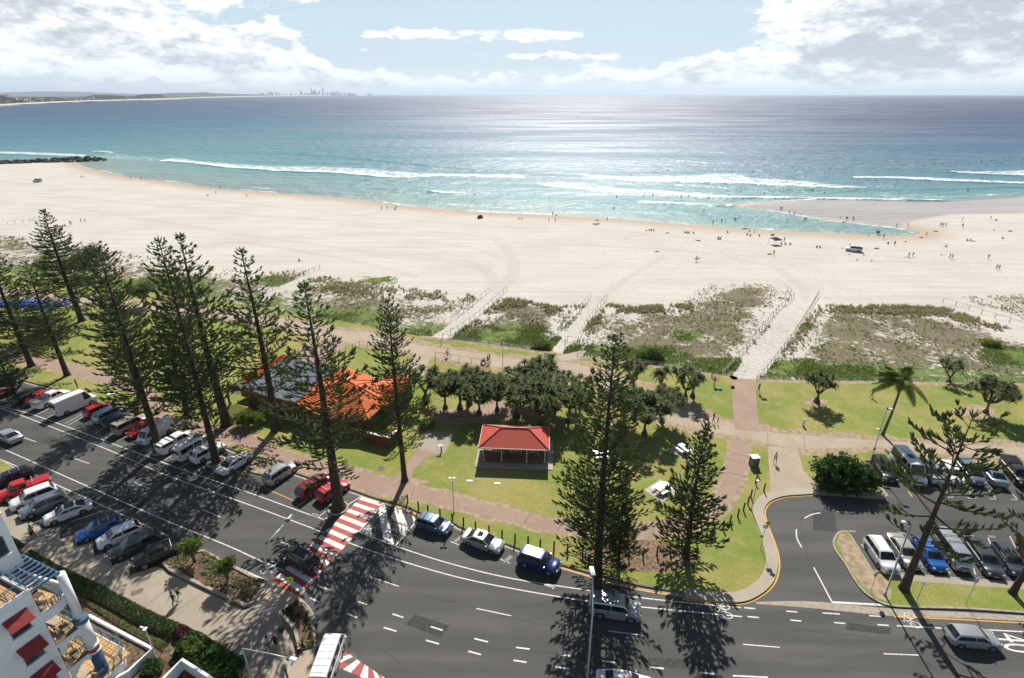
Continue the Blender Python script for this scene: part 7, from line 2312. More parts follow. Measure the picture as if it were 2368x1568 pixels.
e, h = sign_post((1262, 836), rad(0), 818, 'white beach notice board at the second beach path entrance', ZL)
p_ = MB(); p_.box((0, 0, h - .2), (.7, .03, .9)); pl_ = mk('sign_plate', p_, M_SIGNW, e)
p_ = MB(); p_.box((0, -.02, h + .1), (.66, .01, .12)); mk('red_band', p_, M_REDPR, pl_)
# street name blade on the lamp pole
bl = empty('street_name_sign', SLB + Vector((-.12, -.05, 3.0)), rad(205), 'white street name blade with black print fixed to the curved lamp pole', 'sign')
p_ = MB(); p_.box((.72, 0, 0), (1.35, .025, .20)); pl_ = mk('sign_plate', p_, M_SIGNW, bl)
st_ = MB(); rs_ = random.Random(3)                      # the print is too small to read in the photograph: letter-sized strokes
for k_ in range(11):
 if k_ != 8:
  st_.box((.30 + .085 * k_, .015, rs_.uniform(-.01, .01)), (.018, .004, .10)); st_.box((.33 + .085 * k_, .015, rs_.choice((-.04, 0, .04))), (.05, .004, .018))
mk('lettering', st_, M_BLACK, pl_)
em_ = MB(); em_.tube([(.16, .012, 0), (.16, .017, 0)], [.07, .07], 14); mk('emblem', em_, M_BLACK, pl_)
# ---- bins, cabinets, barbecue, rails
def cabinet(name, base, size, label, cat, m_, lid=None, zg=ZL, rz=0):
 e = empty(name, G(base[0], base[1], zg), rz, label, cat)
 b = MB(); b.box((0, 0, size[2] / 2), size); bo = mk('cabinet', b, m_, e)
 ribs = MB()
 for k in range(6):
  x = -size[0] / 2 + size[0] * (k + .5) / 6
  ribs.box((x, -size[1] / 2 - .012, size[2] * .48), (size[0] / 12, .02, size[2] * .8))
 mk('slats', ribs, m_, bo)
 l = MB(); l.box((0, 0, size[2] + .04), (size[0] + .12, size[1] + .12, .08)); mk('lid', l, lid or M_SIGNW, e)
 return e
cabinet('bin_enclosure', (1742, 1076), (1.0, .8, 1.35), 'slatted bin enclosure with a white lid beside the last posts', 'bin', M_FENCEP, rz=rad(8))
cabinet('bin_enclosure', (1310, 908), (.8, .7, 1.5), 'cream bin enclosure with a white top near the open pandanus', 'bin', M_CREAM)
cabinet('electrical_box', (568, 1528), (.4, .35, 1.0), 'green electrical box at the edge of the footpath', 'electrical box', M_GREENBOX, M_GREENBOX)
cabinet('electrical_box', (405, 1518), (.35, .3, .45), 'low green service box hidden in the shrubbery', 'electrical box', M_GREENBOX, M_GREENBOX)
cabinet('electrical_box', (1362, 1297), (.34, .3, .75), 'small green service pillar left of the tallest pine trunk', 'electrical box', M_GREENBOX, M_GREENBOX)
e = empty('drinking_fountain', G(1857, 985, ZL), 0, 'white pillar drinking fountain standing on the open lawn', 'drinking fountain')
m_ = MB(); m_.tube([(0, 0, 0), (0, 0, .12), (0, 0, 1.05), (.03, 0, 1.18)], [.26, .17, .17, .15], 10); mk('pillar', m_.mesh('pillar', True), M_SIGNW, e)
m_ = MB(); m_.tube([(0, 0, 0), (0, 0, .03)], [.3, .3], 14); mk('foot', m_, M_SLAB, e)
e = empty('park_tap', G(1021, 1045, ZL), 0, 'slim white park tap pillar with a flat top on the brick court', 'tap')
m_ = MB(); m_.box((0, 0, .5), (.16, .16, 1.0)); mk('pillar', m_, M_SKINNYD, e); m_ = MB(); m_.box((-.12, 0, 1.03), (.62, .3, .06)); mk('top_plate', m_, M_SIGNW, e)
e = empty('bike_rack', T(1322, 806), 0, 'timber and steel bike rack bay at the second beach path', 'bike rack')
for k in range(3):
 m_ = MB(); x = -.8 + .8 * k; m_.tube([(x, 0, 0), (x, 0, .7), (x + .15, 0, .82), (x + .45, 0, .82), (x + .6, 0, .7), (x + .6, 0, 0)], .03, 6); mk('hoop', m_, M_SKINNYD, e)
for x in (-1.3, 1.5):
 m_ = MB(); m_.box((x, .4, .9), (.12, .12, 1.9)); mk('post', m_, M_DKFENCE, e)
# tree pits
for b, lb in (((372, 1042), 'round white kerbed tree pit of the pine beside the white delivery van'), ((500, 1069), 'round white kerbed tree pit of the pine between white parked cars'), ((782, 1176), 'round white kerbed tree pit next to the zebra crossing')):
 e = empty('tree_pit', G(b[0], b[1], 0), 0, lb, 'tree pit', 'kerbed tree pits in the road')
 m_ = MB(); n = 24
 kerb(m_, [Vector((1.12 * math.cos(2 * math.pi * k / n), 1.12 * math.sin(2 * math.pi * k / n))) for k in range(n + 1)], -.10, .10, -.02, .16)
 mk('kerb_ring', m_, M_PALE, e)
 m_ = MB(); m_.prism([(1.05 * math.cos(2 * math.pi * k / n), 1.05 * math.sin(2 * math.pi * k / n)) for k in range(n)], 0, .10); mk('litter', m_, M_MULCH, e)
# manholes
for (px, r_, lb, zg) in (((810, 1522), .55, 'round iron manhole cover by the lower crossing', .004), ((349, 968), .45, 'round manhole cover in the lawn by the toilet block path', ZL + .012), ((881, 1083), .5, 'round dark manhole cover in the shade beside the brick court', ZL + .014)):
 m_ = MB(); m_.tube([(0, 0, 0), (0, 0, .008)], [r_, r_], 20)
 o_ = mk('manhole_cover', m_, M_KERBD, None, G(px[0], px[1], zg)); tag(o_, lb, 'manhole cover')
m_ = MB(); m_.box((0, 0, .004), (1.0, .6, .008)); tag(mk('pit_lid', m_, M_KERBD, None, G(317, 1369, ZL + .006), .5), 'square service lid in the concrete footpath', 'service lid')
# handrail posts at the crossing ramps
for k, (b, ty, lb) in enumerate([((580, 1392), 1378, 'short timber post at the left end of the pale ramp strip'), ((688, 1510), 1490, 'short post at the right tip of the corner garden wall'), ((658, 1428), 1408, 'dark timber post behind the curved street lamp'), ((668, 1580), 1545, 'short post cut by the bottom edge')]):
 h_ = max(.7, z_at(G(*b, ZL).x, G(*b, ZL).y, ty) - ZL)
 m_ = MB(); m_.box((0, 0, h_ / 2), (.11, .11, h_)); tag(mk('ramp_post', m_, M_POST, None, G(b[0], b[1], ZL)), lb, 'post')
# blue shade sails of the playground at the far left
e = empty('shade_sail', G(25, 735, ZL), 0, 'bright blue playground shade behind the leftmost pine trunk', 'shade sail')
for k, (cx_, cy_, hh_) in enumerate(((-3.5, 0, 4.6), (3.5, 1, 4.2), (9.5, 0, 4.0))):
 V = [Vector((cx_ - 3.4, cy_ - 3, 2.9)), Vector((cx_ + 3.4, cy_ - 3, 2.9)), Vector((cx_ + 3.4, cy_ + 3, 2.9)), Vector((cx_ - 3.4, cy_ + 3, 2.9)), Vector((cx_, cy_, hh_))]
 m_ = MB(); m_.add(V, [(0, 1, 4), (1, 2, 4), (2, 3, 4), (3, 0, 4)]); mk('canopy', m_, M_SHADEB, e)
 for v in V[:4]:
  m_ = MB(); m_.tube([(v.x, v.y, -.1), (v.x, v.y, 2.95)], .07, 6); mk('post', m_, M_REDP, e)
# small white chair-like picnic rug and a utility hut behind pines left as seen
m_ = MB(); m_.box((0, 0, .08), (1.7, .9, .16)); m_.box((.2, .1, .22), (.6, .4, .14))
tag(mk('picnic_rug', m_, M_SIGNW, None, G(263, 910, ZL), .5), 'crumpled white sheet on the grass behind the white van', 'sheet')
for px, lb in (((1150, 1118), 'white floor light plate in the lawn below the red shelter'), ((1086, 1112), 'white floor light plate in the lawn left of the red shelter')):
 m_ = MB(); m_.box((0, 0, .02), (.75, .28, .05)); tag(mk('ground_plate', m_, M_SIGNW, None, G(px[0], px[1], ZL), -.05), lb, 'plate')
# painted numbers on bays
def bay_number(px, py, s, rz, size=.42):
 b_ = MB(); b_.box((0, 0, 0), (size * 2.6, size * 1.15, .003))
 b = mk('bay_plate', b_, M_BLACK, None, G(px, py, .007), rz); b['kind'] = 'structure'
 text(s, size, M_WHITE, b, (0, 0, .0035), (0, 0, 0), .001)
for (px, py, s, rz) in ((146, 1134, '6371', -.45), (180, 1151, '6372', -.45), (250, 1183, '6374', -.45), (291, 1199, '6375', -.45), (358, 1236, '6377', -.45), (550, 1091, '6341', -.45), (728, 1190, '6330', -.42), (1059, 1247, '5510', .8), (1176, 1292, '5511', .8),
      (1972, 1229, '5521', -.08), (2085, 1233, '5522', -.08), (2243, 1239, '5524', -.08), (2294, 1241, '5525', -.08), (2197, 1150, '5534', -.05), (2244, 1152, '5535', -.05), (2296, 1154, '5536', -.05), (2346, 1156, '5537', -.05)):
 bay_number(px, py, s, rz)
# bicycle symbols and the big speed figures
def road_text(s, px, py, rz, size, sx=1.0, sy=1.0):
 cu = empty('road_figures', G(px, py, .013), rz)
 cu['kind'] = 'structure'
 o = text(s, size, M_WHITE, cu, (0, 0, 0), (0, 0, 0), .001); o.scale = (sx, sy, 1)
road_text('40', 2345, 1487, rad(-95), 2.0, 1.0, 1.9)
def bike_mark(px, py, rz, s=1.0):
 m_ = MB(); n = 16
 for cx_ in (-.62, .62):
  m_.add([(cx_ + r_ * math.cos(2 * math.pi * k / n), r_ * math.sin(2 * math.pi * k / n), 0) for r_ in (.46, .36) for k in range(n)], [(k, (k + 1) % n, n + (k + 1) % n, n + k) for k in range(n)])
 for a, b in (((-.62, 0), (-.2, .62)), ((-.2, .62), (.42, .62)), ((.42, .62), (.02, -.02)), ((.02, -.02), (-.2, .62)), ((.62, 0), (.38, .85)), ((.25, .88), (.52, .84)), ((-.32, .8), (-.08, .8))):
  ribbon(m_, [Vector(a), Vector(b)], -.045, .045, 0)
 o = mk('bicycle_symbol', m_, M_WHITE, None, G(px, py, .014), rz); o.scale = (s, s * 1.3, 1); o['kind'] = 'structure'
bike_mark(620, 1312, rad(-115), .8); bike_mark(1680, 1413, rad(85), .8); bike_mark(2110, 1434, rad(85), .8); bike_mark(22, 938, rad(60), .8)
# ================================================================== far coast, hills, city, groyne, haze
M_FOREST = mat('far_forest', (0.012, 0.019, 0.016), 0.95, 0.4, 0.012, spec=0.05, world_=True, detail=8, two=(0.034, 0.044, 0.032))  # green darkened to carry the shade the tree crowns cast on each other
M_FARSAND = mat('far_sand', (0.52, 0.47, 0.39), 0.95, 0.1, 0.01, spec=0.1, world_=True)
M_TOWER = mat('tower_concrete', (0.07, 0.08, 0.10), 0.7, 0.2, 0.02, world_=True)
M_TOWERG = mat('tower_glass', (0.04, 0.055, 0.08), 0.4, 0.2, 0.02, world_=True)
M_FARWALL = mat('far_house_wall', (0.62, 0.60, 0.56), 0.8, 0.1, 0.2)
M_FARROOF = mat('far_house_roof', (0.33, 0.19, 0.15), 0.8, 0.3, 0.2)
def bearing(px):
 r = ray(px, 218.2)
 return Vector((r.x / r.y, 1.0, 0))
def ridge(name, outline, dist, depth, seed, m_, base_z=-1.5, per=10, kind='structure'):
 rnd = np.random.default_rng(seed)
 xs = [p[0] for p in outline]
 px = np.linspace(xs[0], xs[-1], (len(xs) - 1) * per + 1)
 py = np.interp(px, xs, [p[1] for p in outline])
 rows = [(-1.0, 0.0), (-.75, .30), (-.5, .58), (-.28, .82), (0, 1.0), (.35, .8), (.8, .35), (1.2, 0)]
 V, F = [], []
 for i, (a, b) in enumerate(zip(px, py)):
  d = bearing(a)
  D0 = dist if not callable(dist) else dist(a)
  zt = z_at(d.x * D0, D0, b)
  for k, (o, f) in enumerate(rows):
   D = D0 + o * depth * (1 + .04 * math.sin(i * .5 + seed))
   jit = (fbm(np.array([a * .09 + seed]), np.array([k * .7 + seed]), 3)[0] - .5) * .30 if 0 < f < 1 else 0
   V.append((d.x * D, D, base_z + (zt - base_z) * max(0, f + jit) + (rnd.normal() * abs(zt) * .02 if f == 1 else 0)))
 n = len(rows)
 for i in range(len(px) - 1):
  for k in range(n - 1):
   F.append((i * n + k, (i + 1) * n + k, (i + 1) * n + k + 1, i * n + k + 1))
 m_b = MB(); m_b.add(V, F)
 o = mk(name, m_b.mesh(name, True), m_)
 o['kind'] = kind
 return o
NEARD = lambda a: float(np.interp(a, [-170, 0, 120, 180], [2600, 3250, 4000, 4550]))
HEADD = lambda a: float(np.interp(a, [150, 240, 330, 391], [4800, 5200, 6100, 6900]))
def cv(pts): return [(a * .1875, 197.3 + b * .1875) for a, b in pts]
ridge('hills', cv([(-1500, 120), (-600, 95), (0, 88), (200, 85), (450, 76), (800, 76), (1050, 81), (1300, 92), (1500, 100), (1700, 108), (1950, 124)]), 21000, 3500, 3, M_FOREST)
ridge('hills', cv([(1900, 112), (2000, 100), (2150, 91), (2300, 92), (2450, 88), (2550, 84), (2620, 95), (2800, 103), (3000, 108), (3200, 112), (3300, 118)]), 15500, 2200, 5, M_FOREST)
ridge('hills', cv([(-900, 140), (-300, 110), (0, 120), (50, 122), (120, 150), (200, 158), (300, 150), (420, 149), (550, 145), (700, 150), (800, 164), (900, 172), (960, 190)]), NEARD, 420, 7, M_FOREST, per=14)
ridge('headland', cv([(800, 185), (880, 166), (1000, 150), (1150, 119), (1300, 118), (1450, 125), (1560, 136), (1650, 130), (1750, 109), (1900, 105), (1980, 112), (2020, 140), (2085, 176)]), HEADD, 560, 9, M_FOREST, per=14)
# low coastal land with its white beach
coast = [(-420, 266), (-200, 256), (0, 245.5), (90, 240.5), (180, 236.5), (240, 234.5), (330, 231.8), (395, 230.0), (480, 226.8), (560, 224.6), (650, 223.0), (760, 222.0), (860, 221.3)]
cp_ = GP(coast, -1.5)
back = [p * 1.0 for p in cp_]
land = [(p.x, p.y) for p in cp_] + [(bearing(860).x * 26000, 26000), (bearing(-420).x * 26000, 26000)]
flat('far_coast', [Vector(p) for p in land], 1.2, M_FOREST)
fbm_ = MB()
sp_ = spline(cp_, 6)
V, F = [], []
for p in sp_:
 D = math.hypot(p.x, p.y); f = min(1.0, 0.012 + 14 / D) * 1.0
 w1 = 18 + .012 * D
 V += [(p.x * (1 - 10 / D), p.y * (1 - 10 / D), -1.7), (p.x * (1 + w1 / D), p.y * (1 + w1 / D), 2.5 + .0011 * D)]
for i in range(len(sp_) - 1):
 F.append((2 * i, 2 * i + 1, 2 * i + 3, 2 * i + 2))
fbm_.add(V, [f[::-1] for f in F]); fbm_.add(V, F)
bs_ = MB(); bs_.add(V, [f[::-1] for f in F])
mk('far_beach', bs_, M_FARSAND)['kind'] = 'structure'
# city towers, each one a thing
TOW = [(375, 210, 18), (395, 225, 16), (425, 203, 14), (441, 210, 18), (463, 208, 22), (497, 228, 22), (530, 190, 18), (568, 195, 26), (592, 168, 9), (601, 190, 12), (615, 213, 12), (658, 185, 16), (668, 200, 12), (700, 208, 26), (724, 205, 14), (770, 220, 12), (805, 225, 10), (830, 222, 24), (855, 232, 16), (890, 208, 14), (907, 215, 20), (940, 232, 20), (972, 210, 12), (1005, 213, 12), (1023, 213, 6), (1048, 168, 12), (1064, 188, 24), (1100, 228, 12), (1120, 198, 20), (1165, 208, 20), (1190, 210, 26), (1222, 125, 14), (1237, 170, 14), (1260, 178, 18), (1278, 148, 16), (1294, 190, 12), (1312, 188, 16), (1334, 178, 16), (1353, 162, 12), (1385, 222, 16), (1405, 132, 16), (1440, 210, 18), (1470, 190, 18), (1508, 197, 20), (1536, 195, 24), (1560, 190, 20), (1582, 200, 20), (1608, 188, 20), (1640, 170, 12), (1655, 205, 22), (1690, 197, 16), (1722, 198, 10), (1750, 203, 22), (1782, 212, 20), (1810, 205, 24), (1838, 205, 24), (1870, 212, 24), (1895, 215, 16), (1915, 215, 12), (1940, 210, 10), (2115, 212, 14), (2140, 218, 14), (2160, 212, 10)]
SPECIAL = {1222: 'tallest spired tower of the distant skyline', 1405: 'second tallest slim tower standing apart right of the skyline peak', 1278: 'tall tower just right of the tallest spire', 1048: 'stepped tower alone left of the skyline peak', 592: 'thin needle tower in the left cluster of the skyline', 1640: 'narrow tower in the right half of the skyline', 530: 'broad tower left of the thin needle tower'}
rndc = random.Random(2)
for i, (c, top, wd_) in enumerate(TOW):
 px, py = 542.7 + c * .1458, 185 + top * .1458
 D = 18500 + rndc.uniform(-500, 500)
 d = bearing(px)
 h = max(20, z_at(d.x * D, D, py) + 1.5)
 w = wd_ * .1458 / 1400 * D * .80
 m_ = MB()
 step = rndc.random()
 m_.box((0, 0, h * .46), (w, w * .8, h * .92))
 m_.box((0, 0, h * .95), (w * .62, w * .5, h * .12))
 if c in SPECIAL:
  m_.tube([(0, 0, h * .9), (0, 0, h * 1.0), (0, 0, h * 1.06)], [w * .2, w * .10, w * .03], 6)
 nb = max(3, int(h / 18))
 for k in range(nb):
  m_.box((0, 0, h * .92 * (k + .5) / nb), (w * 1.03, w * .83, h * .018))
 o = mk('tower_block', m_, M_TOWER if step < .6 else M_TOWERG, None, (d.x * D, D, -1.5), rndc.uniform(-.4, .4))
 zone = 'in the left cluster' if c < 760 else 'in the low gap between the clusters' if c < 1040 else 'in the central cluster' if c < 1500 else 'in the right hand cluster' if c < 2000 else 'alone past the right end'
 tag(o, SPECIAL.get(c, f'hazy high rise block {zone} of the distant skyline'), 'tower', 'towers of the distant skyline')
# houses on the near hillside across the bay
hm_ = MB(); hm_.box((0, 0, 3), (14, 10, 6), 0)
hm_.add([(-7.6, -5.6, 6), (7.6, -5.6, 6), (7.6, 5.6, 6), (-7.6, 5.6, 6), (-4, 0, 9), (4, 0, 9)], [(0, 1, 5, 4), (1, 2, 5), (2, 3, 4, 5), (3, 0, 4)], 1)
HM = hm_.mesh('house'); HM.materials.append(M_FARWALL); HM.materials.append(M_FARROOF)
tm_ = MB(); tm_.box((0, 0, 21), (22, 16, 42)); tm_.box((0, 0, 43.5), (10, 9, 3))
for k in range(12): tm_.box((0, -.2, 3.5 * k + 2), (22.6, 16.6, .6))
TM = tm_.mesh('apartment_tower'); TM.materials.append(M_FARWALL)
for i in range(46):
 px = rndc.uniform(0, 118) if i < 26 else rndc.uniform(118, 300)
 if i < 26:
  o_ = rndc.uniform(.2, .95); D = NEARD(px) - 420 * o_; z = max(3, 48 * (1 - o_) * (1 - px / 240))
 else:
  D = np.interp(px, [118, 180, 300], [3450, 4200, 5100]) + 220 + rndc.uniform(-60, 200); z = 2 + rndc.random() * 8
 d = bearing(px)
 o = mk('house', HM, (), None, (d.x * D, D, z - 2), rndc.uniform(0, 3)); o.scale = (rndc.uniform(.8, 1.6),) * 3
 tag(o, 'tiny pale house on the hillside across the bay' if i < 26 else 'tiny pale house behind the far beach', 'house', 'houses across the bay')
for px, D, s, lb in ((212, 4650, .75, 'pale apartment tower behind the far beach below the headland'), (232, 4850, .4, 'low pale apartment block just right of the far apartment tower'), (62, 3250, .4, 'low pale apartment block at the foot of the left hillside')):
 d = bearing(px); o = mk('apartment_tower', TM, (), None, (d.x * D, D, -1), .3); o.scale = (s * 1.2, s * 1.2, s); tag(o, lb, 'apartment block')
# rock groyne at the left end of the beach
M_ROCK = mat('groyne_rock', (0.045, 0.045, 0.043), 0.85, 0.5, 1.2, spec=0.3, bump=0.6, two=(0.13, 0.125, 0.115))
def rock_mesh(seed):
 bm = bmesh.new(); bmesh.ops.create_icosphere(bm, subdivisions=1, radius=1.0)
 r = random.Random(seed)
 for v in bm.verts:
  v.co *= r.uniform(.75, 1.2); v.co.z *= .8
 me = bpy.data.meshes.new('rock'); bm.to_mesh(me); bm.free(); return me
ROCKS = [rock_mesh(k) for k in range(5)]
ga, gb = G(-60, 381, SEA_Z), G(243, 371.5, SEA_Z)
gr = empty('rock_groyne', gb, 0, 'dark boulder groyne running into the sea at the left end of the beach', 'groyne')
rr_ = random.Random(5)
for i in range(230):
 t_ = rr_.random() ** .9
 p = gb.lerp(ga, t_)
 wd2 = 4.6 * (1 - .2 * t_) * (0.35 + .65 * min(1, t_ * 8))
 o = rr_.uniform(-1, 1)
 q = mk('rock', ROCKS[i % 5], M_ROCK, gr, (p.x - gb.x + rr_.uniform(-1, 1), p.y - gb.y + o * wd2, (1 - abs(o)) * (3.3 - 1.8 * t_) * min(1, .3 + t_ * 6) + .2), rr_.uniform(0, 6))
 q.scale = (rr_.uniform(.9, 1.7),) * 3
d_ = bearing(204)
o = mk('sea_rock', ROCKS[0], M_ROCK, None, G(205, 237.4, SEA_Z)); o.scale = (26, 16, 7); tag(o, 'low dark rock in the sea off the far beach', 'rock')
# the air
hz_ = MB(); hz_.box((0, 30000, 243), (170000, 66000, 500))
ho = mk('haze', hz_.mesh('haze'))
ho['kind'] = 'stuff'
hm2 = bpy.data.materials.new('haze'); hm2.use_nodes = True
t = hm2.node_tree; t.nodes.clear()
pv = t.nodes.new('ShaderNodeVolumePrincipled')
pv.inputs['Color'].default_value = (0.74, 0.87, 1.0, 1)
pv.inputs['Density'].default_value = 4.0e-5
pv.inputs['Anisotropy'].default_value = 0.25
oo = t.nodes.new('ShaderNodeOutputMaterial')
t.links.new(pv.outputs[0], oo.inputs['Volume'])
ho.data.materials.append(hm2)
# ================================================================== people and beach things
def skin_person(pose):
 J = {'pelvis': (0, 0, .96), 'waist': (0, 0, 1.10), 'chest': (.01, 0, 1.30), 'neck': (0, 0, 1.47), 'head': (.015, 0, 1.60), 'crown': (.01, 0, 1.70)}
 arm = {'l': [(0, .19, 1.40), (-.03, .25, 1.13), (.04, .27, .89), (.06, .27, .80)], 'r': [(0, -.19, 1.40), (-.03, -.25, 1.13), (.04, -.27, .89), (.06, -.27, .80)]}
 leg = {'l': [(0, .10, .90), (.02, .11, .50), (-.02, .11, .09), (.13, .12, .04)], 'r': [(0, -.10, .90), (.02, -.11, .50), (-.02, -.11, .09), (.13, -.12, .04)]}
 if pose == 'walk':
  leg = {'l': [(0, .09, .90), (.20, .10, .53), (.20, .10, .10), (.34, .10, .07)], 'r': [(0, -.09, .90), (-.02, -.10, .50), (-.32, -.10, .17), (-.22, -.10, .05)]}
  arm = {'l': [(0, .19, 1.40), (-.16, .24, 1.16), (-.13, .26, .91), (-.10, .26, .83)], 'r': [(0, -.19, 1.40), (.10, -.25, 1.15), (.26, -.23, .97), (.32, -.22, .91)]}
 elif pose == 'carry':
  arm['r'] = [(0, -.19, 1.40), (-.02, -.36, 1.18), (.10, -.42, .96), (.14, -.42, .90)]
 elif pose == 'push':
  arm = {s: [(0, y, 1.40), (.12, y * 1.3, 1.14), (.36, y * 1.1, 1.05), (.43, y, 1.04)] for s, y in (('l', .19), ('r', -.19))}
  leg = {'l': [(0, .09, .90), (.16, .10, .52), (.12, .10, .09), (.26, .10, .05)], 'r': [(0, -.09, .90), (-.04, -.10, .50), (-.26, -.10, .14), (-.15, -.10, .05)]}
 elif pose == 'sit':
  J = {'pelvis': (0, 0, .13), 'waist': (-.05, 0, .27), 'chest': (-.07, 0, .48), 'neck': (-.03, 0, .65), 'head': (0, 0, .78), 'crown': (0, 0, .88)}
  arm = {s: [(-.07, y, .58), (.06, y * 1.35, .36), (.28, y, .42), (.36, y * .7, .44)] for s, y in (('l', .19), ('r', -.19))}
  leg = {s: [(.05, y, .12), (.40, y * 1.2, .42), (.62, y * 1.1, .08), (.74, y * 1.1, .04)] for s, y in (('l', .10), ('r', -.10))}
 elif pose == 'bench':
  J = {'pelvis': (0, 0, .56), 'waist': (.02, 0, .70), 'chest': (.05, 0, .92), 'neck': (.07, 0, 1.08), 'head': (.10, 0, 1.21), 'crown': (.10, 0, 1.31)}
  arm = {s: [(.05, y, 1.01), (.14, y * 1.3, .78), (.36, y, .80), (.44, y * .8, .80)] for s, y in (('l', .19), ('r', -.19))}
  leg = {s: [(.05, y, .54), (.45, y * 1.1, .52), (.44, y * 1.1, .09), (.57, y * 1.1, .04)] for s, y in (('l', .10), ('r', -.10))}
 elif pose == 'ride':
  J = {'pelvis': (-.18, 0, 1.0), 'waist': (-.10, 0, 1.12), 'chest': (.06, 0, 1.30), 'neck': (.16, 0, 1.43), 'head': (.24, 0, 1.54), 'crown': (.25, 0, 1.64)}
  arm = {s: [(.10, y, 1.37), (.22, y * 1.3, 1.14), (.42, y * 1.2, 1.02), (.48, y * 1.2, 1.01)] for s, y in (('l', .19), ('r', -.19))}
  leg = {'l': [(-.15, .09, .97), (.20, .10, .72), (.02, .10, .32), (.14, .10, .27)], 'r': [(-.15, -.09, .97), (.16, -.10, .92), (.10, -.10, .52), (.22, -.10, .48)]}
 elif pose == 'lie':
  J = {'pelvis': (0, 0, .12), 'waist': (-.15, 0, .12), 'chest': (-.36, 0, .13), 'neck': (-.53, 0, .13), 'head': (-.67, 0, .14), 'crown': (-.77, 0, .15)}
  arm = {s: [(-.46, y, .11), (-.26, y * 1.6, .07), (-.06, y * 1.9, .05), (.02, y * 1.9, .05)] for s, y in (('l', .19), ('r', -.19))}
  leg = {s: [(.06, y, .11), (.46, y * 1.2, .10), (.88, y * 1.4, .07), (.96, y * 1.4, .14)] for s, y in (('l', .10), ('r', -.10))}
 V, E, R, B = [], [], [], []
 def add(p, r):
  V.append(Vector(p)); R.append(r); return len(V) - 1
 sp = [add(J[k], r) for k, r in (('pelvis', .135), ('waist', .118), ('chest', .140), ('neck', .058), ('head', .092), ('crown', .070))]
 bones = []
 for a, b, m_ in ((0, 1, 1), (1, 2, 1), (2, 3, 1), (3, 4, 0), (4, 5, 3)):
  E.append((sp[a], sp[b])); bones.append((V[sp[a]], V[sp[b]], m_))
 hands = []
 for s in ('l', 'r'):
  ids = [add(p, r) for p, r in zip(arm[s], (.060, .043, .030, .034))]
  E.append((sp[2], ids[0]))
  for a, b, m_ in ((0, 1, 1), (1, 2, 0), (2, 3, 0)):
   E.append((ids[a], ids[b])); bones.append((V[ids[a]], V[ids[b]], m_))
  hands.append((V[ids[2]], V[ids[3]]))
  ids = [add(p, r) for p, r in zip(leg[s], (.092, .060, .042, .036))]
  E.append((sp[0], ids[0])); bones.append((V[sp[0]], V[ids[0]], 2))
  for a, b, m_ in ((0, 1, 2), (1, 2, 4), (2, 3, 5)):
   E.append((ids[a], ids[b])); bones.append((V[ids[a]], V[ids[b]], m_))
 me = bpy.data.meshes.new('tmp'); me.from_pydata([tuple(v) for v in V], E, [])
 o = bpy.data.objects.new('tmp', me); COL.objects.link(o)
 md = o.modifiers.new('skin', 'SKIN')
 for i, r in enumerate(R):
  o.data.skin_vertices[0].data[i].radius = (r, r * (1.18 if i in (0, 1, 2) else 1.0))
  o.data.skin_vertices[0].data[i].use_root = (i == 0)
 o.modifiers.new('sub', 'SUBSURF').levels = 1
 dg = bpy.context.evaluated_depsgraph_get()
 out = bpy.data.meshes.new_from_object(o.evaluated_get(dg))
 bpy.data.objects.remove(o)
 # five fingers to each hand
 mb = MB()
 mb.v = [tuple(v.co) for v in out.vertices]; mb.f = [tuple(p.vertices) for p in out.polygons]; mb.m = [-1] * len(mb.f)
 for w, h in hands:
  d = (h - w).normalized(); s = d.cross(Vector((0, 0, 1)))
  s = Vector((0, 1, 0)) if s.length < .2 else s.normalized()
  for k, (off, ln) in enumerate(((-.028, .065), (-.010, .078), (.009, .074), (.027, .060))):
   p = h + d * .02 + s * off
   mb.tube([p, p + d * ln * .6, p + d * ln + d.cross(s) * .015], [.0095, .009, .006], 4, 0)
  mb.tube([w.lerp(h, .6) + s * .028, h + s * .055 + d * .01, h + s * .060 + d * .045], [.011, .010, .007], 4, 0)
 hd = Vector(J['head']); fw = Vector((1, 0, 0)) if pose != 'lie' else Vector((0, 0, 1))
 mb.tube([hd + fw * .085, hd + fw * .118 - Vector((0, 0, .02))], [.012, .016], 5, 0)
 for s in (-1, 1):
  mb.tube([hd + Vector((0, s * .088, 0)), hd + Vector((0, s * .108, .01))], [.024, .020], 5, 0)
 fin = mb.mesh('person', True)
 for p in fin.polygons:
  if mb.m[p.index] == -1:
   c = p.center; best = (9, 0)
   for a, b, m_ in bones:
    e = b - a; t_ = max(0, min(1, (c - a).dot(e) / max(1e-9, e.dot(e))))
    dd = (c - a - e * t_).length
    if dd < best[0]: best = (dd, m_)
   mi = best[1]
   if mi == 0 and (c - hd).length < .2 and (c - hd).dot(fw) < -.02: mi = 3
   p.material_index = mi
  else:
   p.material_index = 0
 return fin
CL = {k: mat('cloth_' + k, c, .85, .15, 8, spec=.2) for k, c in {
 'white': (.72, .72, .70), 'black': (.012, .012, .014), 'navy': (.018, .025, .07), 'blue': (.04, .14, .40), 'sky': (.10, .33, .52), 'red': (.45, .03, .03), 'pink': (.55, .14, .22), 'grey': (.22, .22, .23),
 'denim': (.07, .11, .19), 'tan': (.38, .28, .18), 'green': (.05, .20, .09), 'lilac': (.36, .28, .34), 'maroon': (.17, .025, .04), 'yellow': (.60, .42, .05)}.items()}
SK = [mat('skin_light', (.46, .27, .18), .6, .08, 6), mat('skin_tan', (.30, .155, .09), .6, .08, 6)]
HR = [mat('hair_dark', (.016, .011, .008), .6, .2, 9), mat('hair_fair', (.32, .19, .08), .6, .2, 9)]
BODY = {k: skin_person(k) for k in ('stand', 'walk', 'carry', 'push', 'sit', 'bench', 'ride', 'lie')}
for me in BODY.values():
 for _ in range(6): me.materials.append(None)
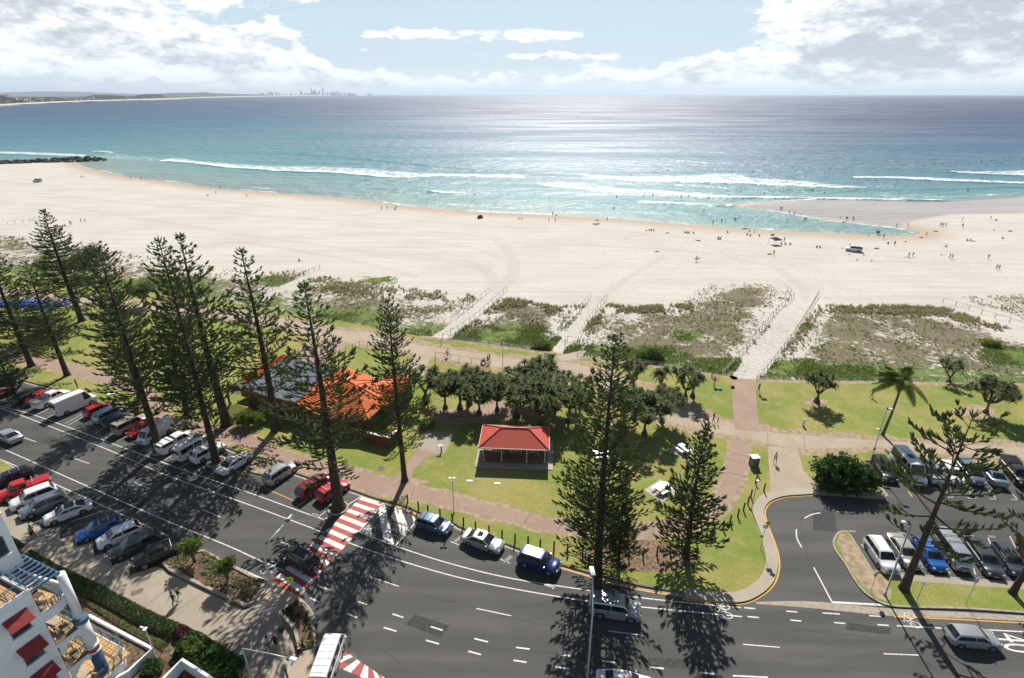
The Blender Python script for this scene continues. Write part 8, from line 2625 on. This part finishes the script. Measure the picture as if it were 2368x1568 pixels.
def person(pose, loc, rz, label, top='black', low='navy', bare_legs=True, skin=0, hair=0, s=1.0, group=None, sleeves=True, shoes='black', hairpart=False):
 o = bpy.data.objects.new('person', BODY[pose]); COL.objects.link(o)
 o.location = loc; o.rotation_euler = (0, 0, rz); o.scale = (s, s, s)
 ms = [SK[skin], CL[top] if top else SK[skin], CL[low], HR[hair], SK[skin] if bare_legs else CL[low], CL[shoes] if shoes else SK[skin]]
 for i, m_ in enumerate(ms):
  o.material_slots[i].link = 'OBJECT'; o.material_slots[i].material = m_
 tag(o, label, 'person', group)
 if hairpart:
  bm = bmesh.new(); bmesh.ops.create_uvsphere(bm, u_segments=12, v_segments=8, radius=.115)
  for v in bm.verts:
   if v.co.z < -.02: v.co.z *= 1.5; v.co.x = min(v.co.x, -.03)
  me = bpy.data.meshes.new('hair'); bm.to_mesh(me); bm.free()
  z = {'stand': 1.64, 'walk': 1.64, 'carry': 1.64, 'push': 1.64, 'bench': 1.25, 'ride': 1.58}.get(pose, 1.64); x = {'ride': .23, 'bench': .09}.get(pose, 0)
  mk('hair', me, HR[hair], o, (x - .015, 0, z))
 return o
# people near at hand
g_ = lambda a, b, z=ZL: G(a, b, z)
person('walk', g_(405, 1400), rad(-118), 'person in black walking beside one with white trousers on the concrete footpath', 'black', 'black', False, 0, 0, hairpart=True)
person('walk', g_(417, 1391), rad(-118), 'fair haired person in black top and white trousers on the footpath', 'black', 'white', False, 0, 1, shoes='white', hairpart=True)
person('walk', g_(79, 1242), rad(150), 'person in grey shirt carrying a black bag past the white sedan', 'grey', 'black', False, 0, 0, hairpart=True)
m_ = MB(); m_.box((0, 0, .18), (.34, .14, .34)); m_.tube([(-.1, 0, .34), (0, 0, .52), (.1, 0, .34)], .015, 5); tag(mk('carry_bag', m_, CL['black'], None, g_(74, 1241) + Vector((0, 0, .30))), 'black bag held by the person in the grey shirt', 'bag')
person('walk', g_(623, 1502), rad(100), 'person in pale pink top and jeans at the bottom corner footpath', 'lilac', 'denim', False, 0, 0, shoes='white', hairpart=True)
person('walk', g_(640, 1501), rad(100), 'person in open dark jacket beside the one in pink at the corner', 'black', 'black', True, 0, 0, shoes='white', hairpart=True)
person('stand', g_(180, 898), rad(60), 'person in dark shirt standing on grass at the nose of the white ute', 'navy', 'navy', True, 1, 0, hairpart=True)
cyc = person('ride', g_(1034, 825, ZL + .01) + Vector((0, 0, .02)), rad(-12), 'cyclist in white shirt riding along the promenade', 'white', 'black', True, 0, 0, hairpart=True)
def bicycle(loc, rz, label):
 e = empty('bicycle', loc, rz, label, 'bicycle')
 m_ = MB()
 w = MB(); n = 18
 w.tube([(.34 * math.cos(2 * math.pi * k / n), 0, .34 * math.sin(2 * math.pi * k / n)) for k in range(n + 1)], .022, 5, 0, False)
 for k in range(6): w.bar((0, 0, 0), (.33 * math.cos(k * 1.047), 0, .33 * math.sin(k * 1.047)), .006, .006)
 wm = w.mesh('wheel')
 for x in (-.52, .52): mk('wheel', wm, M_TYRE, e, (x, 0, .35))
 for a, b in (((-.52, 0, .35), (-.05, 0, .30)), ((-.05, 0, .30), (.40, 0, .82)), ((-.17, 0, .84), (.38, 0, .86)), ((-.17, 0, .90), (-.05, 0, .30)), ((-.52, 0, .35), (-.17, 0, .84)), ((.52, 0, .35), (.37, 0, .98))): m_.tube([a, b], .018, 6)
 mk('frame', m_, PAINT['red'], e)
 h = MB(); h.tube([(.42, -.26, 1.0), (.37, -.1, .98), (.37, .1, .98), (.42, .26, 1.0)], .014, 5); mk('handlebar', h, M_DPLAST, e)
 s = MB(); s.box((-.19, 0, .92), (.26, .13, .05)); mk('saddle', s, M_DPLAST, e)
bicycle(g_(1034, 825, ZL + .01), rad(-12), 'bicycle ridden by the cyclist in white on the promenade')
def pram(loc, rz, label, col='black'):
 e = empty('pram', loc, rz, label, 'pram')
 m_ = MB(); m_.box((0, 0, .55), (.62, .42, .20)); mk('seat', m_, CL[col], e)
 h = MB()
 for k in range(6):
  a0, a1 = math.pi * k / 6 * .6 + .5, math.pi * (k + 1) / 6 * .6 + .5
  h.add([(.05 - .38 * math.cos(a0), y, .62 + .36 * math.sin(a0)) for y in (-.22, .22)] + [(.05 - .38 * math.cos(a1), y, .62 + .36 * math.sin(a1)) for y in (-.22, .22)], [(0, 1, 3, 2)])
 mk('hood', h, CL[col], e)
 f = MB(); f.tube([(-.42, 0, 1.02), (-.2, 0, .6), (.3, 0, .15)], .02, 5); f.tube([(.2, 0, .5), (-.35, 0, .15)], .02, 5); mk('frame', f, M_STEEL, e)
 w = MB(); w.tube([(0, -.02, 0), (0, .02, 0)], [.13, .13], 12); wm = w.mesh('wheel')
 for x in (-.35, .32):
  for y in (-.24, .24): mk('wheel', wm, M_TYRE, e, (x, y, .13))
pram(g_(1118, 841, ZL + .01), rad(168), 'black pram pushed along the promenade')
person('push', g_(1128, 842, ZL + .01), rad(168), 'person in black pushing the pram on the promenade', 'black', 'black', True, 0, 0, hairpart=True)
person('walk', g_(1132, 839, ZL + .01), rad(168), 'person in red shirt beside the pram on the promenade', 'red', 'black', True, 1, 0, hairpart=True)
person('walk', g_(637, 740, ZL + .01), rad(160), 'walker in white on the promenade left of a pine', 'white', 'grey', True, 0, 0)
person('walk', g_(664, 749, ZL + .01), rad(-20), 'walker in pale shirt and jeans, left one of a pair on the promenade', 'white', 'sky', True, 0, 1)
person('walk', g_(670, 745, ZL + .01), rad(-20), 'walker in dark top, right one of a pair on the promenade', 'navy', 'green', True, 0, 0)
person('push', g_(1649, 978, ZL + .01), rad(170), 'woman in black with long dark hair holding a pram on the curved path', 'black', 'black', True, 0, 0, hairpart=True)
pram(g_(1633, 976, ZL + .01), rad(170), 'black and white pram beside the woman with long dark hair')
person('walk', g_(1659, 981, ZL + .01), rad(170), 'small child in pink walking behind the woman with the pram', 'pink', 'red', True, 0, 1, .62, hairpart=True)
person('stand', g_(1651, 893), rad(-60), 'person in green top and pale skirt by the beach path fence', 'green', 'white', True, 0, 1, hairpart=True)
m_ = MB(); m_.box((0, 0, .12), (.8, .38, .24)); m_.box((.2, 0, .28), (.3, .3, .12)); tag(mk('beach_bag', m_, CL['sky'], None, g_(1663, 901), -.5), 'bright blue bag on the grass by the widest beach path', 'bag')
m_ = MB(); m_.box((0, 0, .12), (.5, .4, .24)); m_.box((.1, .1, .28), (.22, .2, .14)); tag(mk('backpack', m_, CL['black'], None, g_(1694, 897, ZL + .012)), 'black backpack dropped on the brick ramp', 'bag')
person('walk', g_(1753, 909), rad(100), 'person in a long blue dress in front of the beach warning board', 'sky', 'sky', True, 0, 0, hairpart=True)
bicycle(g_(1657, 874), rad(25), 'bicycle leaning by the fence at the widest beach path')
bicycle(g_(1646, 871), rad(60), 'second bicycle parked in the dark cluster by the beach path')
person('walk', g_(1791, 1071, ZL + .013), rad(-95), 'barefoot person in white singlet and cap walking down the concrete ramp', 'white', 'tan', True, 1, 1, shoes=None, hairpart=True)
person('walk', g_(2015, 919), rad(180), 'person in navy walking along the fence left of the palm', 'navy', 'navy', False, 0, 0, hairpart=True)
person('bench', g_(1549, 1133), rad(200), 'person in pale grey shirt seated at the picnic table on the square slab', 'white', 'black', True, 0, 0, hairpart=True)
v = SHC + Matrix.Rotation(SHYAW, 3, 'Z') @ Vector((2.9, .1, 0)); v.z = ZL + .10
person('bench', v, SHYAW + rad(180), 'person in white under the right end of the red roof', 'white', 'tan', True, 0, 0)
# beach: (crop column, row, pose, top, low, label)
def c1(a, b): return (a * .3343, 185 + b * .3343)
def c2(a, b): return (789 + a * .3343, 185 + b * .3343)
def c3(a, b): return (1579 + a * .3343, 185 + b * .3343)
rp = random.Random(12)
def put(c, pose, label, top='black', low='black', s=1.0, rz=None, wade=0.0, group='people on the beach', skin=None):
 p = T(*c) if not wade else G(c[0], c[1], SEA_Z)
 if wade:
  p.z = SEA_Z - wade
 return person(pose, p, rp.uniform(0, 6.28) if rz is None else rz, label, top, low, True, rp.randrange(2) if skin is None else skin, rp.randrange(2), s, group, shoes=None)
A_, B2, C3 = c1, c2, c3
BEACH = [
 (A_(908, 690), 'walk', None, 'navy', 'walker at the water edge left of two, below the groyne'), (A_(975, 692), 'walk', None, 'black', 'walker at the water edge right of two, below the groyne'),
 (A_(565, 680), 'stand', None, 'navy', 'left person of a pair on the sand below the groyne tip'), (A_(580, 678), 'stand', 'blue', 'navy', 'right person of a pair on the sand below the groyne tip'),
 (A_(1527, 753), 'stand', 'blue', 'black', 'person in blue alone at the swash left of centre'), (A_(1495, 791), 'walk', 'black', 'black', 'slim dark figure on dry sand left of centre'),
 (A_(1440, 801), 'sit', None, 'black', 'person sitting on sand left of the slim dark figure'), (A_(1707, 801), 'sit', None, 'black', 'lone sunbather sitting left of centre near the wet sand'),
 (A_(2070, 1255), 'sit', 'maroon', 'tan', 'person sitting alone on the sand above the left dune edge'),
 (A_(488, 1004), 'stand', None, 'navy', 'left of two standing figures behind the pointed pine'), (A_(498, 1004), 'stand', None, 'black', 'right of two standing figures behind the pointed pine'),
 (A_(565, 986), 'walk', 'maroon', 'black', 'left of two walkers beyond the round headed tree'), (A_(591, 985), 'walk', None, 'tan', 'right of two walkers beyond the round headed tree'),
 (A_(420, 1018), 'sit', 'maroon', 'black', 'first of three people sitting in a row beside the pointed pine tip'), (A_(434, 1016), 'sit', None, 'navy', 'second of three people sitting in a row beside the pointed pine tip'), (A_(449, 1012), 'sit', 'black', 'black', 'third of three people sitting in a row beside the pointed pine tip'),
 (B2(280, 898), 'stand', None, 'tan', 'left person of a group at the wet sand in the centre'), (B2(319, 896), 'walk', 'tan', 'tan', 'striding person in the wet sand group at centre'), (B2(380, 895), 'stand', 'black', 'black', 'dark standing person in the wet sand group at centre'), (B2(373, 899), 'sit', None, 'navy', 'person sitting at the feet of the dark standing one'),
 (B2(1231, 964), 'sit', None, 'red', 'left of two sunbathers right of the red beach shelter'), (B2(1247, 964), 'sit', None, 'white', 'right of two sunbathers right of the red beach shelter'),
 (B2(1463, 938), 'stand', 'black', 'black', 'left dark figure of a pair by the central swash'), (B2(1484, 939), 'sit', 'black', 'black', 'right crouching dark figure by the central swash'),
 (B2(1437, 984), 'stand', None, 'grey', 'left standing figure on the dry sand of the central pair'), (B2(1480, 982), 'stand', None, 'blue', 'right standing figure with boards on the dry sand of the central pair'),
 (B2(1840, 974), 'walk', 'navy', 'tan', 'walker on the wet sand right of centre'), (B2(1750, 1000), 'sit', 'black', 'navy', 'left of three sitting on a blue mat right of centre'), (B2(1764, 1000), 'sit', None, 'blue', 'middle of three sitting on a blue mat right of centre'), (B2(1777, 998), 'sit', None, 'black', 'right of three sitting on a blue mat right of centre'),
 (B2(2110, 1043), 'lie', 'black', 'black', 'first of four dark wetsuit figures resting in a row'), (B2(2128, 1043), 'sit', 'black', 'black', 'second of four dark wetsuit figures resting in a row'), (B2(2145, 1043), 'sit', 'black', 'black', 'third of four dark wetsuit figures resting in a row'), (B2(2162, 1044), 'sit', 'black', 'black', 'fourth of four dark wetsuit figures resting in a row'), (B2(2258, 1060), 'lie', 'navy', 'black', 'dark sunbather lying right of the wetsuit row'),
 (C3(11, 1058), 'sit', None, 'red', 'red clad end of a row of four sunbathers'), (C3(28, 1060), 'sit', 'black', 'black', 'second sunbather in the row of four'), (C3(42, 1061), 'sit', 'black', 'navy', 'third sunbather in the row of four'), (C3(70, 1062), 'sit', None, 'black', 'right end of the row of four sunbathers'),
 (C3(246, 1096), 'sit', None, 'grey', 'left of two sitting in the trodden sand'), (C3(262, 1099), 'sit', None, 'black', 'right of two sitting in the trodden sand'), (C3(308, 1058), 'sit', 'maroon', 'black', 'single sunbather near the lagoon mouth'),
 (C3(445, 1073), 'sit', 'navy', 'navy', 'left member of the family group below the lagoon'), (C3(468, 1081), 'sit', 'black', 'black', 'front member of the family group below the lagoon'), (C3(460, 1049), 'sit', 'tan', 'white', 'rear member of the family group below the lagoon'), (C3(493, 1062), 'stand', None, 'navy', 'standing member of the family group below the lagoon'), (C3(527, 1081), 'sit', 'navy', 'black', 'sunbather sitting apart right of the family group'),
 (C3(615, 1077), 'sit', None, 'black', 'left of a dark pair sitting behind the blue shelter'), (C3(628, 1077), 'sit', 'black', 'black', 'right of a dark pair sitting behind the blue shelter'), (C3(680, 1138), 'sit', 'navy', 'blue', 'first person sitting right of the blue shelter'), (C3(705, 1139), 'sit', None, 'blue', 'second person sitting right of the blue shelter'), (C3(740, 1139), 'sit', 'tan', 'navy', 'third person sitting right of the blue shelter'), (C3(701, 1117), 'stand', None, 'navy', 'person standing behind those right of the blue shelter'),
 (C3(627, 1211), 'stand', None, 'black', 'bare backed person standing in front of the blue shelter'), (C3(93, 1256), 'carry', None, 'black', 'surfer carrying a pale board up the sand'),
 (C3(927, 1161), 'sit', 'black', 'black', 'dark half of a pair sitting left of the lifeguard truck'), (C3(946, 1161), 'sit', 'green', 'green', 'green towelled half of a pair left of the lifeguard truck'),
 (C3(1287, 1083), 'stand', None, 'black', 'child standing at the lagoon end'), (C3(1338, 1068), 'stand', None, 'blue', 'left of three people huddled at the lagoon tip'), (C3(1347, 1074), 'stand', 'maroon', 'navy', 'middle of three people huddled at the lagoon tip'), (C3(1356, 1072), 'stand', None, 'black', 'right of three people huddled at the lagoon tip'), (C3(1387, 1097), 'walk', None, 'red', 'person walking from the lagoon tip with a board'),
 (C3(1462, 1146), 'stand', 'black', 'black', 'tall dark figure standing among bags right of the truck'), (C3(1420, 1135), 'sit', 'black', 'black', 'dark figure sitting beside the tall one'),
 (C3(1475, 1020), 'carry', 'black', 'black', 'dark surfer walking at the lagoon end'), (C3(1555, 1016), 'walk', None, 'navy', 'walker on the wet sand right of the lagoon'), (C3(1683, 1081), 'walk', None, 'maroon', 'walker crossing the tan sand at right'),
 (C3(1782, 1016), 'walk', None, 'navy', 'left of three walking abreast at right'), (C3(1798, 1016), 'walk', None, 'blue', 'middle of three walking abreast at right'), (C3(1818, 1016), 'walk', None, 'maroon', 'right of three walking abreast at right'),
 (C3(1930, 978), 'stand', 'red', 'maroon', 'person in red near the wet sandbar at right'), (C3(1932, 1021), 'stand', 'black', 'maroon', 'stooping dark figure in front of the person in red'), (C3(2127, 966), 'stand', 'black', 'black', 'dark figure standing at the far right wet edge'), (C3(2164, 973), 'sit', None, 'red', 'person sitting by the dark figure at far right'), (C3(2152, 1040), 'lie', None, 'red', 'sunbather lying at right below the far right pair'),
 (C3(1560, 1226), 'stand', None, 'sky', 'left of a pair with boards on the dry sand right of truck'), (C3(1588, 1226), 'walk', None, 'grey', 'right of a pair with boards on the dry sand right of truck'), (C3(1843, 1237), 'walk', None, 'sky', 'left walker of a pair on the dry sand at right'), (C3(1861, 1237), 'walk', None, 'navy', 'right walker of a pair on the dry sand at right'),
 (C3(2110, 1241), 'walk', None, 'pink', 'walker in pink shorts at far right'), (C3(2183, 1316), 'walk', 'maroon', 'black', 'nearest adult at far right, walking with a child'), (C3(2166, 1312), 'walk', 'pink', 'red', 'child beside the nearest adult at far right'),
 (C3(1822, 1156), 'sit', 'black', 'black', 'dark sunbather sitting alone on the right sand'), (C3(1788, 1209), 'lie', None, 'red', 'sunbather lying left of the walking pair'), (C3(1540, 1120), 'lie', None, 'red', 'sunbather in red lying near the tan sand'), (C3(2208, 1098), 'sit', 'navy', 'black', 'sunbather sitting at the far right edge of dry sand'),
 (C3(1965, 1113), 'sit', None, 'black', 'left of three sunbathers in a row at right'), (C3(1988, 1114), 'sit', None, 'yellow', 'middle of three sunbathers in a row at right'), (C3(2012, 1116), 'lie', None, 'tan', 'right of three sunbathers in a row at right'),
 (C3(1175, 971), 'stand', None, 'black', 'adult of a pair standing at the sandbar edge'), (C3(1184, 973), 'stand', None, 'red', 'child of a pair standing at the sandbar edge'), (C3(1130, 971), 'carry', 'black', 'black', 'surfer with a dark board on the sandbar edge'), (C3(1088, 961), 'stand', None, 'black', 'small child alone on the sandbar'),
 (C3(674, 901), 'stand', None, 'black', 'left of two standing at the top of the lagoon'), (C3(684, 901), 'stand', None, 'tan', 'right of two standing at the top of the lagoon'),
]
for c, pose, top, low, lb in BEACH:
 put(c, pose, lb, top, low, .6 if 'child' in lb and 'with a child' not in lb and 'adult' not in lb else 1.0)
WADE = [(C3(145, 912), 'wader in dark clothes alone in the middle of the lagoon', .35), (C3(268, 986), 'left wader of a family near the lagoon beach', .2), (C3(353, 976), 'left of a wading couple in the lagoon', .2), (C3(364, 976), 'right of a wading couple in the lagoon', .2), (C3(295, 983), 'small child paddling near the wading couple', .3), (C3(208, 997), 'person at the very edge of the lagoon', .1),
  (C3(838, 973), 'left of two waders at the right half of the lagoon', .2), (C3(850, 973), 'right of two waders at the right half of the lagoon', .2), (C3(495, 829), 'surfer wading out through the thin foam', .4), (C3(37, 809), 'wader in the outer shallows right of centre', .4), (C3(665, 771), 'left of two waders behind the middle foam band', .5), (C3(693, 773), 'right of two waders behind the middle foam band', .5),
  (C3(890, 767), 'left of a hugging pair in waist deep water', .6), (C3(903, 769), 'right of a hugging pair in waist deep water', .6), (B2(1440, 822), 'wader in the foam right of centre', .4), (B2(1905, 814), 'wader in front of the right foam band', .5), (B2(2157, 802), 'wader in clear green shallows right of centre', .5), (B2(1885, 894), 'wader close to the central beach', .4), (B2(2352, 810), 'wader at the right of the green shallows', .5)]
for c, lb, dp in WADE:
 put(c, 'stand', lb, rp.choice([None, 'black', 'navy']), 'black', .65 if 'child' in lb else 1.0, wade=dp, group='waders in the shallows')
def board(loc, rz, label, col='white', up=0.0, ln=2.0, group='surfboards'):
 m_ = MB(); n = 12
 prof = [(ln / 2 * math.cos(math.pi * k / n), .27 * math.sin(math.pi * k / n) ** .8) for k in range(n + 1)]
 poly = prof + [(x, -y) for x, y in prof[1:-1][::-1]]
 m_.prism(poly, -.03, .03, bottom=True)
 o = mk('surfboard', m_, CL[col], None, loc); o.rotation_euler = (rad(80) if up else 0, 0, rz); tag(o, label, 'surfboard', group)
board(T(*C3(93, 1256)) + Vector((0, -.45, 1.0)), .2, 'pale surfboard under the arm of the surfer walking up the sand', 'white', 1)
board(T(*C3(1130, 971)) + Vector((.2, -.4, 1.0)), 1.2, 'dark surfboard carried on the sandbar', 'navy', 1)
board(T(*C3(1550, 1226)) + Vector((0, 0, .05)), .1, 'pale blue board on the sand at the feet of the pair right of the truck', 'sky')
SWIM = [(C3(90, 466)), C3(555, 554), C3(564, 554), C3(731, 571), C3(900, 602), C3(1045, 593), C3(1175, 601), C3(830, 621), C3(1017, 621), C3(758, 629), C3(672, 641), C3(480, 636), C3(903, 634), C3(847, 674), C3(340, 641), C3(20, 680), C3(718, 708), C3(172, 729), C3(368, 763), C3(395, 781), C3(978, 783), C3(735, 919), C3(772, 925), C3(1520, 589), C3(1667, 597), C3(1743, 581), C3(1801, 585), C3(1845, 593), C3(1983, 584), C3(2067, 569), C3(2103, 591), C3(2137, 567), C3(2160, 559), C3(2174, 573), C3(2200, 574), C3(2223, 553), C3(2230, 549), C3(2255, 541), C3(2279, 529), C3(2208, 531), C3(2350, 549), C3(2343, 573), C3(1340, 699), C3(1483, 699), C3(1705, 699), C3(1748, 646), C3(2072, 684), C3(2102, 682), C3(1890, 743), C3(2180, 749), C3(1970, 769), C3(429, 888), C3(562, 790), B2(788, 641), B2(908, 643), B2(2005, 660), B2(925, 795), B2(1093, 781), B2(2093, 808), B2(2260, 626), A_(1127, 664)]
for i, c in enumerate(SWIM):
 a = C3(0, 0)[0]
 zone = 'beyond the breakers at far right' if c[0] > 2250 else 'in the broken water at right' if c[0] > 1900 else 'in the water right of centre' if c[0] > 1579 else 'in the water near the centre'
 put(c, 'sit' if i % 3 else 'stand', f'tiny dark swimmer or surfer {zone}', 'black', 'black', 1.0, wade=-.02 if i % 3 else .95, group='swimmers and surfers ' + zone, skin=1)
# beach vehicles, shelters, cones, flags
car('fourwd', 'white', (0, 0), (0, 0), 'L', 'white lifeguard four wheel drive parked on the dry sand at right', 'four wheel drive', 'lifeguard_truck', 'vehicles on the sand', ('canopy' if False else 'racks',), at=((T(*C3(1180, 1185)).x, T(*C3(1180, 1185)).y), rad(150)), zg=T(*C3(1180, 1185)).z)
car('fourwd', 'silver', (0, 0), (0, 0), 'L', 'silver four wheel drive parked on the far left sand below the groyne', 'four wheel drive', 'beach_truck', 'vehicles on the sand', ('rails',), at=((T(*A_(262, 706)).x, T(*A_(262, 706)).y), rad(172)), zg=T(*A_(262, 706)).z)
cn = MB(); cn.tube([(0, 0, .04), (0, 0, .62)], [.16, .03], 10); cn.box((0, 0, .02), (.42, .42, .04)); CN = cn.mesh('traffic_cone')
M_CONE = mat('cone_orange', (.62, .12, .02), .6, .1, 5)
for c, lb in ((C3(1155, 1141), 'orange cone behind the lifeguard truck'), (C3(1103, 1169), 'orange cone left of the lifeguard truck'), (C3(1151, 1209), 'orange cone at the near left of the lifeguard truck'), (C3(1251, 1213), 'orange cone at the near right of the lifeguard truck'), (C3(1205, 1248), 'nearest left orange cone in front of the lifeguard truck'), (C3(1306, 1253), 'nearest right orange cone in front of the lifeguard truck')):
 tag(mk('traffic_cone', CN, M_CONE, None, T(*c)), lb, 'cone', 'cones round the lifeguard truck')
def gazebo(c, label, col, s=1.0):
 e = empty('beach_shelter', T(*c), .2, label, 'beach shelter'); e.scale = (s,) * 3
 m_ = MB(); V = [Vector(p) for p in ((-1.5, -1.5, 1.9), (1.5, -1.5, 1.9), (1.5, 1.5, 1.9), (-1.5, 1.5, 1.9), (0, 0, 2.6))]
 m_.add(V, [(0, 1, 4), (1, 2, 4), (2, 3, 4), (3, 0, 4)]); m_.add([V[0], V[1], V[1] - Vector((0, 0, .25)), V[0] - Vector((0, 0, .25))], [(0, 3, 2, 1)]); mk('canopy', m_, CL[col], e)
 p_ = MB(); p_.tube([(0, 0, 0), (0, 0, 1.9)], .03, 6); pm_ = p_.mesh('pole')
 for x in (-1.45, 1.45):
  for y in (-1.45, 1.45): mk('pole', pm_, M_STEEL, e, (x, y, 0))
gazebo(C3(635, 1138), 'navy blue square beach shelter on four poles at right', 'navy')
def dome(c, label, col):
 e = empty('beach_tent', T(*c), 0.3, label, 'beach tent')
 m_ = MB(); n = 8
 V = [(1.3 * math.cos(a) * math.cos(b), 1.1 * math.sin(a) * math.cos(b), 1.5 * math.sin(b)) for b in np.linspace(0, 1.57, 5) for a in np.linspace(0.2, math.pi + .4, n)]
 m_.add(V, [(i * n + k, i * n + k + 1, (i + 1) * n + k + 1, (i + 1) * n + k) for i in range(4) for k in range(n - 1)]); mk('canopy', m_, CL[col], e)
 p_ = MB(); p_.tube([V[0], V[n * 2], (0, 0, 1.5), V[n * 2 + n - 1], V[n - 1]], .025, 5); mk('pole', p_, M_SKINNYD, e)
dome(B2(962, 958), 'red beach tent on the sand near the centre', 'red')
for c, lb in ((C3(1100, 1015), 'orange flag standing in the lagoon'), (C3(376, 985), 'small orange flag by the wading couple')):
 e = empty('beach_flag', T(*c), 0, lb, 'flag'); p_ = MB(); p_.tube([(0, 0, -.2), (0, 0, 2.0)], .02, 5); mk('pole', p_, M_STEEL, e); f_ = MB(); f_.box((.32, 0, 1.7), (.62, .012, .5)); mk('flag', f_, M_CONE, e)
for c, lb, col in ((C3(722, 1024), 'black bag on the wet sand edge right of the family group', 'black'), (B2(1770, 972), 'dark towel near the central wet sand', 'black'), (B2(2182, 1188), 'brown towel bundle alone on the dry sand right of centre', 'tan'), (C3(1340, 1166), 'dark gear pile right of the lifeguard truck', 'black'), (C3(430, 1031), 'long dark driftwood at the wet sand edge', 'black'), (C3(600, 1206), 'dark bag beside the bare backed person', 'black'), (C3(1750, 1048), 'green towel on the tan sand at right', 'green'), (C3(1650, 1092), 'red towel on the tan sand', 'red'), (C3(2265, 1047), 'dark bag at far right', 'navy'), (C3(250, 1102), 'dark mat under the pair in the trodden sand', 'black'), (B2(1760, 1003), 'blue mat under three sitting people', 'blue'), (C3(106, 1112), 'small dark lump on the sand right of centre', 'black')):
 m_ = MB(); L_ = 2.6 if 'driftwood' in lb else 1.5; m_.box((0, 0, .06), (L_, .6, .12)); m_.box((.1, .05, .18), (L_ * .4, .4, .16)); tag(mk('beach_gear', m_, CL[col], None, T(*c), .1), lb, 'beach gear')
